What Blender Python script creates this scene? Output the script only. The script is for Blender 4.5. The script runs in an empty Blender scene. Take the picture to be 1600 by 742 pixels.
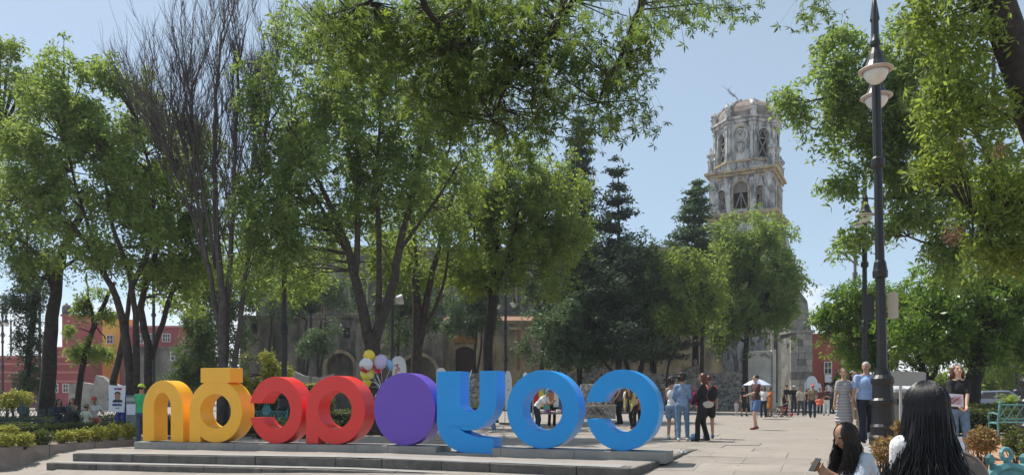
import bpy, math, random
import numpy as np
from mathutils import Vector, Matrix
from mathutils.geometry import tessellate_polygon

R = math.radians
rng = np.random.default_rng(7)
random.seed(7)
scene = bpy.context.scene
COL = scene.collection

# ---------------------------------------------------------------- camera
F, HZ, CZ = 1164.0, 616.0, 1.2            # focal length and horizon of the photograph in pixels, eye height in metres
cam_d = bpy.data.cameras.new("camera"); cam = bpy.data.objects.new("camera", cam_d); COL.objects.link(cam)
cam.location = (0, 0, CZ); cam.rotation_euler = (R(90), 0, 0)
cam_d.sensor_width = 36; cam_d.lens = 36 * F / 1600; cam_d.shift_y = (HZ - 371) / 1600
cam_d.clip_start = .1; cam_d.clip_end = 4000
scene.camera = cam
# ---------------------------------------------------------------- sky, sun, exposure
SUN_AZ = (-.76, .65); SUN_EL = 60
world = bpy.data.worlds.new("World"); scene.world = world; world.use_nodes = True
wn, wl = world.node_tree.nodes, world.node_tree.links
bg = wn["Background"]
sky = wn.new("ShaderNodeTexSky"); sky.sky_type = 'NISHITA'; sky.sun_disc = False
sky.sun_elevation = R(SUN_EL); sky.sun_rotation = math.atan2(SUN_AZ[0], SUN_AZ[1])
sky.altitude = 2200; sky.air_density = 1.0; sky.dust_density = 4.0; sky.ozone_density = 1.6
# a bank of thin cloud low over the whole horizon
tc = wn.new("ShaderNodeTexCoord"); mp = wn.new("ShaderNodeMapping"); mp.inputs['Scale'].default_value = (2.2, 2.2, 6.5)
ns = wn.new("ShaderNodeTexNoise"); ns.inputs['Scale'].default_value = 2.6; ns.inputs['Detail'].default_value = 7; ns.inputs['Roughness'].default_value = .62
sp = wn.new("ShaderNodeSeparateXYZ")
lowr = wn.new("ShaderNodeMapRange"); lowr.inputs[1].default_value = .02; lowr.inputs[2].default_value = .26; lowr.inputs[3].default_value = .30; lowr.inputs[4].default_value = -.16
add = wn.new("ShaderNodeMath"); add.operation = 'ADD'
rp = wn.new("ShaderNodeMapRange"); rp.inputs[1].default_value = .57; rp.inputs[2].default_value = .74; rp.inputs[3].default_value = 0; rp.inputs[4].default_value = .8
mx = wn.new("ShaderNodeMixRGB"); mx.inputs[2].default_value = (7.2, 7.4, 7.8, 1)
wl.new(tc.outputs['Generated'], mp.inputs[0]); wl.new(mp.outputs[0], ns.inputs['Vector'])
wl.new(tc.outputs['Generated'], sp.inputs[0]); wl.new(sp.outputs['Z'], lowr.inputs[0])
wl.new(ns.outputs['Fac'], add.inputs[0]); wl.new(lowr.outputs[0], add.inputs[1]); wl.new(add.outputs[0], rp.inputs[0])
hz = wn.new('ShaderNodeMixRGB'); hz.inputs[0].default_value = .44; hz.inputs[2].default_value = (4.4, 5.5, 5.9, 1); wl.new(sky.outputs[0], hz.inputs[1])      # thin even haze over the whole sky
wl.new(rp.outputs[0], mx.inputs[0]); wl.new(hz.outputs[0], mx.inputs[1]); wl.new(mx.outputs[0], bg.inputs[0])
bg.inputs[1].default_value = .115
sun_d = bpy.data.lights.new("sun", 'SUN'); sun_d.energy = 4.6; sun_d.angle = R(.53); sun_d.color = (1, .95, .87)
sun = bpy.data.objects.new("sun", sun_d); COL.objects.link(sun)
_s = Vector((SUN_AZ[0] * math.cos(R(SUN_EL)), SUN_AZ[1] * math.cos(R(SUN_EL)), math.sin(R(SUN_EL))))
sun.rotation_euler = _s.to_track_quat('Z', 'Y').to_euler(); sun.location = (-20, 20, 40)
vs = scene.view_settings; vs.view_transform = 'Standard'; vs.look = 'None'; vs.gamma = 1; vs.exposure = .42
scene.render.engine = 'CYCLES'; scene.cycles.max_bounces = 10; scene.cycles.transparent_max_bounces = 4
scene.cycles.diffuse_bounces = 6

# ---------------------------------------------------------------- helpers
def W(px, py, d):                          # a pixel of the photograph at depth d metres
    return Vector(((px - 800) * d / F, d, CZ - (py - HZ) * d / F))
def PX(px, d): return (px - 800) * d / F
def tag(o, label=None, cat=None, group=None, kind=None):
    if label: o["label"] = label
    if cat: o["category"] = cat
    if group: o["group"] = group
    if kind: o["kind"] = kind
    return o
def empty(name, loc=(0, 0, 0), rz=0):
    o = bpy.data.objects.new(name, None); COL.objects.link(o); o.location = loc; o.rotation_euler = (0, 0, rz); o.empty_display_size = .2
    return o
def link(name, me, mat=None, parent=None, loc=None, smooth=False):
    o = bpy.data.objects.new(name, me); COL.objects.link(o)
    if mat is not None and not me.materials: me.materials.append(mat)
    if parent is not None: o.parent = parent
    if loc is not None: o.location = loc
    if smooth: me.polygons.foreach_set('use_smooth', np.ones(len(me.polygons), bool))
    return o
def copy_tree(o, parent=None):
    c = o.copy(); COL.objects.link(c); c.parent = parent
    for ch in list(o.children): copy_tree(ch, c)
    return c

class MB:
    """collects shapes for ONE mesh"""
    def __init__(s): s.v = []; s.f = []
    def add(s, vs, fs):
        n = len(s.v); s.v += [tuple(v) for v in vs]; s.f += [tuple(i + n for i in f) for f in fs]; return s
    def box(s, a, b, M=None):
        x0, y0, z0 = a; x1, y1, z1 = b
        vs = [(x0,y0,z0),(x1,y0,z0),(x1,y1,z0),(x0,y1,z0),(x0,y0,z1),(x1,y0,z1),(x1,y1,z1),(x0,y1,z1)]
        if M is not None: vs = [M @ Vector(v) for v in vs]
        return s.add(vs, [(0,3,2,1),(4,5,6,7),(0,1,5,4),(1,2,6,5),(2,3,7,6),(3,0,4,7)])
    def bar(s, p, q, w, h=None):           # rectangular bar from p to q
        p, q = Vector(p), Vector(q); h = h or w; d = q - p; L = d.length
        if L < 1e-6: return s
        M = Matrix.Translation(p) @ d.to_track_quat('Z', 'Y').to_matrix().to_4x4()
        return s.box((-w/2, -h/2, 0), (w/2, h/2, L), M)
    def tube(s, pts, rad, n=8, caps=True):
        pts = [Vector(p) for p in pts]; m = len(pts)
        if not hasattr(rad, '__len__'): rad = [rad] * m
        vs = []; prev = None
        for i, p in enumerate(pts):
            t = (pts[min(i+1, m-1)] - pts[max(i-1, 0)])
            if t.length < 1e-9: t = Vector((0, 0, 1))
            t.normalize()
            if prev is None:
                u = t.orthogonal().normalized()
            else:
                u = (prev - t * prev.dot(t))
                u = u.normalized() if u.length > 1e-6 else t.orthogonal().normalized()
            prev = u; w = t.cross(u)
            for k in range(n):
                a = 2 * math.pi * k / n
                vs.append(p + (u * math.cos(a) + w * math.sin(a)) * rad[i])
        fs = []
        for i in range(m - 1):
            for k in range(n):
                k2 = (k + 1) % n
                fs.append((i*n+k, i*n+k2, (i+1)*n+k2, (i+1)*n+k))
        if caps: fs += [tuple(range(n-1, -1, -1)), tuple(range((m-1)*n, m*n))]
        return s.add(vs, fs)
    def lathe(s, prof, n=16, c=(0, 0, 0), M=None, sx=1, sy=1):   # prof [(r,z)]
        vs = []
        for r, z in prof:
            for k in range(n):
                a = 2 * math.pi * k / n
                v = Vector((c[0] + r*sx*math.cos(a), c[1] + r*sy*math.sin(a), c[2] + z))
                vs.append(M @ v if M is not None else v)
        m = len(prof); fs = []
        for i in range(m - 1):
            for k in range(n):
                k2 = (k + 1) % n; fs.append((i*n+k, i*n+k2, (i+1)*n+k2, (i+1)*n+k))
        fs += [tuple(range(n-1, -1, -1)), tuple(range((m-1)*n, m*n))]
        return s.add(vs, fs)
    def ell(s, c, r, M=None, n=12, m=8):
        vs = [(0, 0, -1)]
        for i in range(1, m):
            t = -math.pi/2 + math.pi * i / m
            for k in range(n):
                a = 2*math.pi*k/n; vs.append((math.cos(t)*math.cos(a), math.cos(t)*math.sin(a), math.sin(t)))
        vs.append((0, 0, 1))
        out = []
        for v in vs:
            v = Vector((v[0]*r[0], v[1]*r[1], v[2]*r[2]))
            if M is not None: v = M @ v
            out.append(v + Vector(c))
        fs = [(0, 1+(k+1) % n, 1+k) for k in range(n)]
        for i in range(m-2):
            for k in range(n):
                k2 = (k+1) % n; a = 1+i*n; b = a+n; fs.append((a+k, a+k2, b+k2, b+k))
        a = 1+(m-2)*n; L = len(vs)-1
        fs += [(a+k, a+(k+1) % n, L) for k in range(n)]
        return s.add(out, fs)
    def cap(s, p, r0, q, r1, n=10):        # tapered capsule
        p, q = Vector(p), Vector(q); d = q - p
        t = d.normalized() if d.length > 1e-6 else Vector((0, 0, 1))
        pts = []; rr = []
        for a in (85, 55, 25): pts.append(p - t*r0*math.sin(R(a))); rr.append(r0*math.cos(R(a)))
        pts.append(p); rr.append(r0); pts.append(q); rr.append(r1)
        for a in (25, 55, 85): pts.append(q + t*r1*math.sin(R(a))); rr.append(r1*math.cos(R(a)))
        return s.tube(pts, rr, n)
    def plate(s, outer, holes, t, M=None, o=0.0):   # flat shape in local XZ, thick along +Y from o to o+t, with holes
        loops = [list(outer)] + [list(h) for h in holes]
        flat = [p for l in loops for p in l]
        tris = tessellate_polygon([[Vector((p[0], p[1], 0)) for p in l] for l in loops])
        n = len(flat); vs = []
        for y in (o, o + t):
            for x, z in flat:
                v = Vector((x, y, z)); vs.append(M @ v if M is not None else v)
        fs = []
        for a, b, c in tris:
            (x0, z0), (x1, z1), (x2, z2) = flat[a], flat[b], flat[c]
            ar = (x1-x0)*(z2-z0) - (x2-x0)*(z1-z0)
            if abs(ar) < 1e-12: continue
            if ar < 0: a, c = c, a
            fs.append((a, b, c)); fs.append((c+n, b+n, a+n))
        i0 = 0
        for li, l in enumerate(loops):
            m = len(l); ar = sum(l[i][0]*l[(i+1) % m][1]-l[(i+1) % m][0]*l[i][1] for i in range(m))
            ccw = ar > 0
            if li > 0: ccw = not ccw
            for i in range(m):
                a, b = i0+i, i0+(i+1) % m
                fs.append((b, a, a+n, b+n) if ccw else (a, b, b+n, a+n))
            i0 += m
        return s.add(vs, fs)
    def mesh(s, name):
        me = bpy.data.meshes.new(name); me.from_pydata(s.v, [], s.f); me.update(); return me
    def build(s, name, mat, parent=None, smooth=False, loc=None, bevel=0):
        o = link(name, s.mesh(name), mat, parent, loc, smooth)
        if bevel:
            b = o.modifiers.new('bevel', 'BEVEL'); b.width = bevel; b.segments = 2; b.limit_method = 'ANGLE'; b.angle_limit = R(40)
        return o

def fast_mesh(name, V, Fq, tint=None, mats=None):
    """V (n,3), Fq (m,k) numpy"""
    me = bpy.data.meshes.new(name); n, m, k = len(V), len(Fq), Fq.shape[1]
    me.vertices.add(n); me.vertices.foreach_set('co', np.ascontiguousarray(V, np.float32).ravel())
    me.loops.add(m*k); me.loops.foreach_set('vertex_index', np.ascontiguousarray(Fq, np.int32).ravel())
    me.polygons.add(m); me.polygons.foreach_set('loop_start', np.arange(0, m*k, k, dtype=np.int32))
    if tint is not None:
        at = me.attributes.new('tint', 'FLOAT', 'POINT'); at.data.foreach_set('value', np.ascontiguousarray(tint, np.float32))
    me.update(); me.validate(); return me

# ---------------------------------------------------------------- materials
MATS = {}
def hexc(h):
    return tuple(pow(int(h[i:i+2], 16)/255, 2.2) for i in (0, 2, 4))
def mat(name, col, rough=.7, var=.12, scale=3.0, col2=None, bump=.0, bscale=None, metal=0, spec=.4, coat=0, detail=6, dirt=None, dscale=1.0, dthr=(.5, .7), dstretch=None):
    if name in MATS: return MATS[name]
    m = bpy.data.materials.new(name); m.use_nodes = True; nt = m.node_tree; n, l = nt.nodes, nt.links
    b = n["Principled BSDF"]; b.inputs['Roughness'].default_value = rough; b.inputs['Metallic'].default_value = metal
    b.inputs['Specular IOR Level'].default_value = spec; b.inputs['Coat Weight'].default_value = coat; b.inputs['Coat Roughness'].default_value = .08
    g = n.new("ShaderNodeNewGeometry")
    nz = n.new("ShaderNodeTexNoise"); nz.inputs['Scale'].default_value = scale; nz.inputs['Detail'].default_value = detail; nz.inputs['Roughness'].default_value = .65
    l.new(g.outputs['Position'], nz.inputs['Vector'])
    c1 = tuple(max(0, c*(1-var)) for c in col); c2 = col2 or tuple(min(1, c*(1+var)) for c in col)
    r = n.new("ShaderNodeMapRange"); r.inputs[1].default_value = .32; r.inputs[2].default_value = .68
    l.new(nz.outputs['Fac'], r.inputs[0])
    mixn = n.new("ShaderNodeMixRGB"); mixn.inputs[1].default_value = (*c1, 1); mixn.inputs[2].default_value = (*c2, 1); l.new(r.outputs[0], mixn.inputs[0])
    out = mixn.outputs[0]
    if dirt is not None:
        nd = n.new("ShaderNodeTexNoise"); nd.inputs['Scale'].default_value = dscale; nd.inputs['Detail'].default_value = 8; nd.inputs['Roughness'].default_value = .7
        (lambda mpn: (setattr(mpn.inputs['Scale'], 'default_value', dstretch or (1, 1, 1)), l.new(g.outputs['Position'], mpn.inputs[0]), l.new(mpn.outputs[0], nd.inputs['Vector'])))(n.new('ShaderNodeMapping'))
        rd = n.new("ShaderNodeMapRange"); rd.inputs[1].default_value = dthr[0]; rd.inputs[2].default_value = dthr[1]; l.new(nd.outputs['Fac'], rd.inputs[0])
        m2 = n.new("ShaderNodeMixRGB"); m2.inputs[2].default_value = (*dirt, 1); l.new(rd.outputs[0], m2.inputs[0]); l.new(out, m2.inputs[1]); out = m2.outputs[0]
    l.new(out, b.inputs['Base Color'])
    if bump:
        nb = n.new("ShaderNodeTexNoise"); nb.inputs['Scale'].default_value = bscale or scale*6; nb.inputs['Detail'].default_value = 5
        l.new(g.outputs['Position'], nb.inputs['Vector'])
        bp = n.new("ShaderNodeBump"); bp.inputs['Strength'].default_value = bump; bp.inputs['Distance'].default_value = .03
        l.new(nb.outputs['Fac'], bp.inputs['Height']); l.new(bp.outputs[0], b.inputs['Normal'])
    MATS[name] = m; return m
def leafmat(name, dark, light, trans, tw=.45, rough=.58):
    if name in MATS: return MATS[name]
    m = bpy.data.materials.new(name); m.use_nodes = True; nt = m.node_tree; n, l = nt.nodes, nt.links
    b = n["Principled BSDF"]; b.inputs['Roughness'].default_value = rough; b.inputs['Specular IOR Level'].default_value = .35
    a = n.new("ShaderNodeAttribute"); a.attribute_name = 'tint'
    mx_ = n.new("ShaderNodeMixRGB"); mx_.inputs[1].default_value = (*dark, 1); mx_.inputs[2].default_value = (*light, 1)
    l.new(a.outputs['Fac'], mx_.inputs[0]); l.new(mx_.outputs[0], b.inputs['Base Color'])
    t = n.new("ShaderNodeBsdfTranslucent"); mt = n.new("ShaderNodeMixRGB"); mt.blend_type = 'MIX'
    mt.inputs[1].default_value = (*[c*.6 for c in trans], 1); mt.inputs[2].default_value = (*trans, 1); l.new(a.outputs['Fac'], mt.inputs[0]); l.new(mt.outputs[0], t.inputs[0])
    ms = n.new("ShaderNodeMixShader"); ms.inputs[0].default_value = tw
    l.new(b.outputs[0], ms.inputs[1]); l.new(t.outputs[0], ms.inputs[2]); l.new(ms.outputs[0], n["Material Output"].inputs[0])
    MATS[name] = m; return m
def stonemat(name, c1, c2, mortar, scale, wid=.05, bump=.6, rough=.9, stretch=(1, 1, 1)):
    if name in MATS: return MATS[name]
    m = bpy.data.materials.new(name); m.use_nodes = True; nt = m.node_tree; n, l = nt.nodes, nt.links
    b = n["Principled BSDF"]; b.inputs['Roughness'].default_value = rough
    g = n.new("ShaderNodeNewGeometry"); mp_ = n.new("ShaderNodeMapping"); mp_.inputs['Scale'].default_value = stretch; l.new(g.outputs['Position'], mp_.inputs[0])
    wv = n.new("ShaderNodeTexNoise"); wv.inputs['Scale'].default_value = scale*.9; l.new(mp_.outputs[0], wv.inputs['Vector'])
    av = n.new("ShaderNodeMixRGB"); av.blend_type = 'ADD'; av.inputs[0].default_value = .22/scale*2; l.new(mp_.outputs[0], av.inputs[1]); l.new(wv.outputs['Color'], av.inputs[2])
    v1 = n.new("ShaderNodeTexVoronoi"); v1.inputs['Scale'].default_value = scale; l.new(av.outputs[0], v1.inputs['Vector'])
    v2 = n.new("ShaderNodeTexVoronoi"); v2.feature = 'DISTANCE_TO_EDGE'; v2.inputs['Scale'].default_value = scale; l.new(av.outputs[0], v2.inputs['Vector'])
    sc = n.new("ShaderNodeSeparateColor"); l.new(v1.outputs['Color'], sc.inputs[0])
    mc = n.new("ShaderNodeMixRGB"); mc.inputs[1].default_value = (*c1, 1); mc.inputs[2].default_value = (*c2, 1); l.new(sc.outputs[0], mc.inputs[0])
    r = n.new("ShaderNodeMapRange"); r.inputs[1].default_value = wid*.4; r.inputs[2].default_value = wid; l.new(v2.outputs['Distance'], r.inputs[0])
    mm = n.new("ShaderNodeMixRGB"); mm.inputs[1].default_value = (*mortar, 1); l.new(r.outputs[0], mm.inputs[0]); l.new(mc.outputs[0], mm.inputs[2]); l.new(mm.outputs[0], b.inputs['Base Color'])
    bp = n.new("ShaderNodeBump"); bp.inputs['Strength'].default_value = bump; bp.inputs['Distance'].default_value = .08; l.new(r.outputs[0], bp.inputs['Height']); l.new(bp.outputs[0], b.inputs['Normal'])
    MATS[name] = m; return m

PAVE = (.280, .244, .211)
M_PAVE = mat('paving stone', PAVE, .85, .1, .6, bump=.25, bscale=18, dirt=(.22, .197, .17), dscale=1.1, dthr=(.48, .75))
M_JOINT = mat('paving joints', (.40, .35, .295), .95, .15, 4)
M_STEP = mat('dark volcanic stone', (.115, .105, .098), .9, .3, 3, bump=.5, bscale=14, dirt=(.19, .175, .16), dscale=2.5, dthr=(.52, .75))
M_PLINTH = mat('light concrete', (.29, .28, .262), .85, .16, 2.5, bump=.25, dirt=(.30, .29, .27), dscale=1.7, dthr=(.5, .8))
M_SOIL = mat('garden soil', (.20, .145, .10), .95, .35, 2.5, bump=.6, bscale=9)
M_DIRT = mat('reddish dirt and dry leaves', (.44, .26, .165), .95, .25, 7, bump=.8, bscale=22, dirt=(.28, .17, .11), dscale=9, dthr=(.5, .66))
M_KERB = mat('kerb stone', (.27, .225, .20), .9, .2, 2.5, bump=.3, dirt=(.38, .34, .30), dscale=1.3)
M_BLACK = mat('black cast iron paint', (.012, .013, .014), .42, .3, 6, spec=.5)
M_DKGREEN = mat('dark green iron paint', (.03, .07, .065), .5, .3, 6)
M_TEAL = mat('teal iron paint', (.10, .26, .27), .5, .25, 5)
M_BARK = mat('grey brown bark', (.055, .046, .038), .95, .5, 6, bump=1.0, bscale=22)
M_BARKD = mat('dark bark', (.034, .028, .024), .95, .45, 6, bump=1.0, bscale=22)
M_BARE = mat('bare tree bark', (.085, .073, .069), .95, .35, 6, bump=.8, bscale=25)
M_WHITE = mat('white cloth', (.74, .76, .82), .8, .04, 3)
M_GLASS = mat('dark window glass', (.02, .024, .028), .12, .2, 2, spec=.6)
# ================================================================ ground
A2 = Vector((-10.95, 18.6)); B2 = Vector((2.1, 13.2)); E2 = (B2 - A2).normalized(); N2 = Vector((E2.y, -E2.x))   # front line of the steps, N2 towards the camera
if N2.y > 0: N2 = -N2
def ss(a, b, x):
    t = min(1, max(0, (x-a)/(b-a))); return t*t*(3-2*t)
GX = [-60, -14, -11, -9, -3.2, 2, 4, 8, 60]; GZ = [-.30, -.30, -.28, -.24, -.12, -.12, -.03, .02, .02]
def gp(x, y=20.0):                          # level of the plaza
    z = float(np.interp(x, GX, GZ)); return z * (1 - ss(28, 50, y))
def gz(x, y):                               # level of the ground, falling away in front of the steps
    u = (Vector((x, y)) - A2).dot(N2)
    dl = .42 * ss(-1.2, .9, u); dr = .043 * min(max(u + 3.8, 0), 9)
    k = ss(-8, 0, x); drop = dl*(1-k) + dr*k
    return gp(x, y) - drop * (1 - ss(6, 9, x)*.6)
xs = sorted(set([-900, -400, -200, -120, -80, -60, -45, -35, -28, 30, 38, 50, 65, 85, 120, 200, 400, 900] + list(np.arange(-24, 26, .5))))
ys = sorted(set([-60, -30, -15, -8, 60, 66, 72, 80, 95, 120, 160, 240, 400, 800, 1600] + list(np.arange(-4, 56, .5))))
V = np.array([(x, y, gz(x, y) - .010) for y in ys for x in xs]); nx = len(xs)
Fq = np.array([(j*nx+i, j*nx+i+1, (j+1)*nx+i+1, (j+1)*nx+i) for j in range(len(ys)-1) for i in range(nx-1)])
ground = tag(link('ground', fast_mesh('ground', V, Fq), M_PAVE, smooth=True), kind='structure')

# paving slabs of the plaza, each its own piece, following the slope
sl_th = R(-23)
SIDE = Vector((4.15, 16.75))
def in_plat(x, y):                          # well inside the platform outline
    P = [A2, B2, SIDE, A2 - N2*4.2]; c = Vector((x, y))
    return all((P[(i+1) % 4]-P[i]).x*(c-P[i]).y - (P[(i+1) % 4]-P[i]).y*(c-P[i]).x > .45*(P[(i+1) % 4]-P[i]).length for i in range(4))
def in_platform(x, y, m=0.0):
    p = Vector((x, y)) - A2; s = p.dot(E2); u = p.dot(N2)
    return u < 1.2 + m and -4.4 < u and -0.6 - m < s
M_SLAB = []
for c in (.97, 1.0, 1.05, .91):
    M_SLAB.append(mat('paving stone %.2f' % c, tuple(v*c for v in PAVE), .85, .12, .9, bump=.25, bscale=18, dirt=tuple(v*.72*c for v in PAVE), dscale=1.6, dthr=(.5, .78)))
ns_ = 0
SW, SD = 1.5, .95
ca, sa = math.cos(sl_th), math.sin(sl_th)
cand = []
for j in range(-4, 30):
    for i in range(-16, 18):
        lx = (i + .5*(j % 2))*SW; ly = j*SD
        x = 1.0 + lx*ca - ly*sa; y = 12.0 + lx*sa + ly*ca
        if y < 10 or y > 25 or abs(x/y) > .72 or x > 5.6 or x < -10.5: continue
        if in_plat(x, y): continue                                 # the platform stands here
        if x < -10.2 - (22-y)*.35 and y > 16.8: continue            # left planter
        cand.append((y, x))
cand.sort()
for y, x in cand[:300]:
    vs = []
    for dz in (-.05, .002):
        for sx, sy in ((-1, -1), (1, -1), (1, 1), (-1, 1)):
            lx, ly = sx*(SW/2-.004), sy*(SD/2-.004); X, Y = x + lx*ca - ly*sa, y + lx*sa + ly*ca; vs.append((X-x, Y-y, gz(X, Y)+dz-gz(x, y)))
    MB().add(vs, [(4,5,6,7),(0,1,5,4),(1,2,6,5),(2,3,7,6),(3,0,4,7)]).build('paving_slab', random.choice(M_SLAB), ground, loc=(x, y, gz(x, y)+random.uniform(0, .002)))

# platform with two steps, built of separate stones
plat = empty('stone_steps', (-4, 16, -.3))
tag(plat, 'worn dark stone platform with two long steps under the coloured letters', 'steps')
def rel(o): o.location = Vector(o.location) - Vector(plat.location); return o
pm = MB()
SIDE = Vector((4.15, 16.75))
top = []
NSEG = 14
front = [A2 + (B2-A2)*(i/NSEG) for i in range(NSEG+1)]
back = [A2 - N2*4.2 + (SIDE - (A2 - N2*4.2))*(i/NSEG) for i in range(NSEG+1)]
vs_, fs_ = [], []
for P_, dz in ((front, 0), (back, 0)):
    for p in P_: vs_.append((p.x, p.y, gp(p.x, p.y) + .010))
n_ = NSEG+1
for i in range(NSEG): fs_.append((i, i+1, n_+i+1, n_+i))
k0 = len(vs_)
for p in (B2, SIDE): vs_ += [(p.x, p.y, gp(p.x, p.y)), (p.x, p.y, gp(p.x, p.y)-.6)]
fs_.append((k0+1, k0+3, k0+2, k0))
pm.add(vs_, fs_)
rel(pm.build('platform_top', M_PAVE, plat))
def stones(name, off, depth, ztop, zbot, s0, s1, lens, mt, end_chip=0):
    s = s0; i = 0
    while s < s1 - .05:
        L = min(lens[i % len(lens)] * random.uniform(.85, 1.15), s1 - s); i += 1
        a, b = A2 + E2*s + N2*off, A2 + E2*(s+L-.012) + N2*off
        jz = random.uniform(-.008, .008); jd = random.uniform(-.012, .012)
        m = MB(); q = []
        for p in (a, b, b - N2*(depth), a - N2*(depth)):
            p2 = p
            q.append(p2)
        q[0] = q[0] + N2*jd; q[1] = q[1] + N2*jd
        vs = [(p.x, p.y, gp(p.x, 18)+zbot) for p in q] + [(p.x, p.y, gp(p.x, 18)+ztop+jz) for p in q]
        m.add(vs, [(0,3,2,1),(4,5,6,7),(0,1,5,4),(1,2,6,5),(2,3,7,6),(3,0,4,7)])
        rel(m.build(name, mt, plat, bevel=.018))
        s += L
M_TREAD = M_PAVE
SL = (B2-A2).length
stones('step_stone', .02, .42, .012, -.20, 0, SL, (1.9, 1.3, 1.6, 1.1), M_STEP)
stones('step_stone', .45, .44, -.195, -.44, -.35, SL*.93, (1.7, 1.2, 2.0), M_STEP)
# lighter sheets on the treads: sun on the tops put into colour
def tread(off0, off1, z, s0, s1):
    m = MB(); s = s0
    vs, fs = [], []
    ks = np.linspace(s0, s1, 24)
    for s in ks:
        for o_ in (off0, off1):
            p = A2 + E2*float(s) + N2*(o_ + (random.uniform(-.03, .03) if o_ == off0 else 0)); vs.append((p.x, p.y, gp(p.x, 18)+z))
    for i in range(len(ks)-1): fs.append((2*i, 2*i+2, 2*i+3, 2*i+1))
    m.add(vs, fs); return m
rel(tread(-.02, -.5, .024, 0.0, SL-.2).build('tread_top', M_PLINTH, plat))
rel(tread(.36, .03, -.18, -.35, SL*.93).build('tread_top', M_PLINTH, plat))
# side wall stones of the platform on the right
sdv = (SIDE - B2); L = sdv.length; sdv.normalize(); nrm = Vector((sdv.y, -sdv.x))
s = 0
while s < L - .3:
    l_ = min(random.uniform(.7, 1.1), L - s)
    a, b = B2 + sdv*s, B2 + sdv*(s+l_-.015); jd = random.uniform(0, .03)
    q = [a + nrm*(.03+jd), b + nrm*(.03+jd), b - nrm*.35, a - nrm*.35]
    m = MB(); vs = [(p.x, p.y, gz(p.x, p.y)-.3) for p in q] + [(p.x, p.y, gp(p.x, p.y)+.01) for p in q]
    m.add(vs, [(0,3,2,1),(4,5,6,7),(0,1,5,4),(1,2,6,5),(2,3,7,6),(3,0,4,7)])
    rel(m.build('side_stone', M_STEP, plat, bevel=.02)); s += l_

# ================================================================ the letters (seen from behind, so mirrored)
LH = 1.6
Cc = Vector((PX(975, F*LH/126), F*LH/126)); Nc = Vector((PX(262, F*LH/95), F*LH/95))
D2 = (Cc - Nc).normalized(); FN = Vector((D2.y, -D2.x));
if FN.y > 0: FN = -FN
ang = math.atan2(D2.y, D2.x)
def sline(px):                              # distance along the sign for a pixel column
    k = (px - 800)/F                        # x = k*y ; Nc + D2*s
    return (k*Nc.y - Nc.x)/(D2.x - k*D2.y)
def zat(py, px):
    s = sline(px); y = Nc.y + D2.y*s
    return CZ - (py - HZ)*y/F
LD = .45
def paint(name, c): return mat(name, c, .36, .05, 1.3, spec=.4, coat=.12, bump=.05, bscale=7, dirt=tuple(v*.70+.012 for v in c), dscale=5, dthr=(.60, .82), dstretch=(1, 1, .45))
P_YEL = paint('yellow sign paint', (.93, .47, .03)); P_RED = paint('red sign paint', (.74, .032, .028)); P_PUR = paint('purple sign paint', (.145, .065, .47)); P_BLU = paint('blue sign paint', (.003, .30, .76))
def arc(cx, cz, rx, rz, a0, a1, n=32):
    return [(cx + rx*math.cos(R(a0+(a1-a0)*i/n)), cz + rz*math.sin(R(a0+(a1-a0)*i/n))) for i in range(n+1)]
def letter(px0, px1, ptop, pbot, shape, m, label, kind_extra=None):
    """shape(w,h)->list of (outer,holes) in a frame 0..w, 0..h"""
    s0, s1 = sline(px0), sline(px1); mid = (px0+px1)/2
    z0, z1 = zat(pbot, mid), zat(ptop, mid)
    p = Nc + D2*s0
    o = empty('sign_letter', (p.x, p.y, z0), ang)
    tag(o, label, 'letter', 'letters of the mirrored coloured sign')
    for nm, (outer, holes) in shape(s1-s0, z1-z0):
        mb = MB().plate(outer, holes, LD); b = mb.build(nm, m, o, bevel=.008)
    return o
def ring(w, h, t):
    n = 56; return ([(w/2 + w/2*math.cos(2*math.pi*i/n), h/2 + h/2*math.sin(2*math.pi*i/n)) for i in range(n)],
                    [[(w/2 + (w/2-t)*math.cos(2*math.pi*i/n), h/2 + (h/2-t)*math.sin(2*math.pi*i/n)) for i in range(n)]])
def cshape(w, h, t, g0, g1):
    # ring open to the left between heights g0..g1
    r = w/2-t; 
    def ang_at(z, rx, rz): return math.degrees(math.asin(max(-1, min(1, (z-h/2)/rz))))
    ao1 = 180-ang_at(g1, w/2, h/2); ao0 = 180-ang_at(g0, w/2, h/2)
    ai1 = 180-ang_at(g1, r, h/2-t); ai0 = 180-ang_at(g0, r, h/2-t)
    outer = arc(w/2, h/2, w/2, h/2, ao0-360, ao1, 56) + arc(w/2, h/2, r, h/2-t, ai1, ai0-360, 48)
    return (outer, [])
T = .36
def sh_n(w, h):
    t = .5*LH/1.6; t = w*.44 if False else .56
    t1 = w*.28; t2 = w*.30; r = (w-t1-t2)/2
    outer = [(0, 0), (t1*1.0, 0)] + [(t1, h*.55)] + arc(t1+r, h*.55, r, h*.25, 180, 0, 14)[1:-1] + [(w-t2, h*.55), (w-t2, 0), (w, 0), (w, h*.5)] + arc(w/2, h*.5, w/2, h*.5, 0, 180, 28)[1:-1] + [(0, h*.5)]
    return [('stroke', (outer, []))]
def sh_a(st, ):
    def f(w, h):
        n = 64; t = T; outer = []
        # ring whose left side runs straight down into a stem
        outer = arc(w/2, h/2, w/2, h/2, 180, -90-25, 60)
        outer = [(0, 0), (0, h/2)] + outer[1:]
        notch = (w*.215, h*.10)
        outer = outer + [notch, (w*.215, 0)]
        holes = [[(w/2 + (w/2-t)*math.cos(2*math.pi*i/n), h/2 + (h/2-t)*math.sin(2*math.pi*i/n)) for i in range(n)]]
        return [('stroke', (outer, holes))]
    return f
def sh_ring(w, h): return [('stroke', ring(w, h, T))]
def sh_disc(w, h): return [('stroke', (ring(w, h, T)[0], []))]
def sh_c(w, h): return [('stroke', cshape(w, h, T, h*.385, h*.60))]
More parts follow.
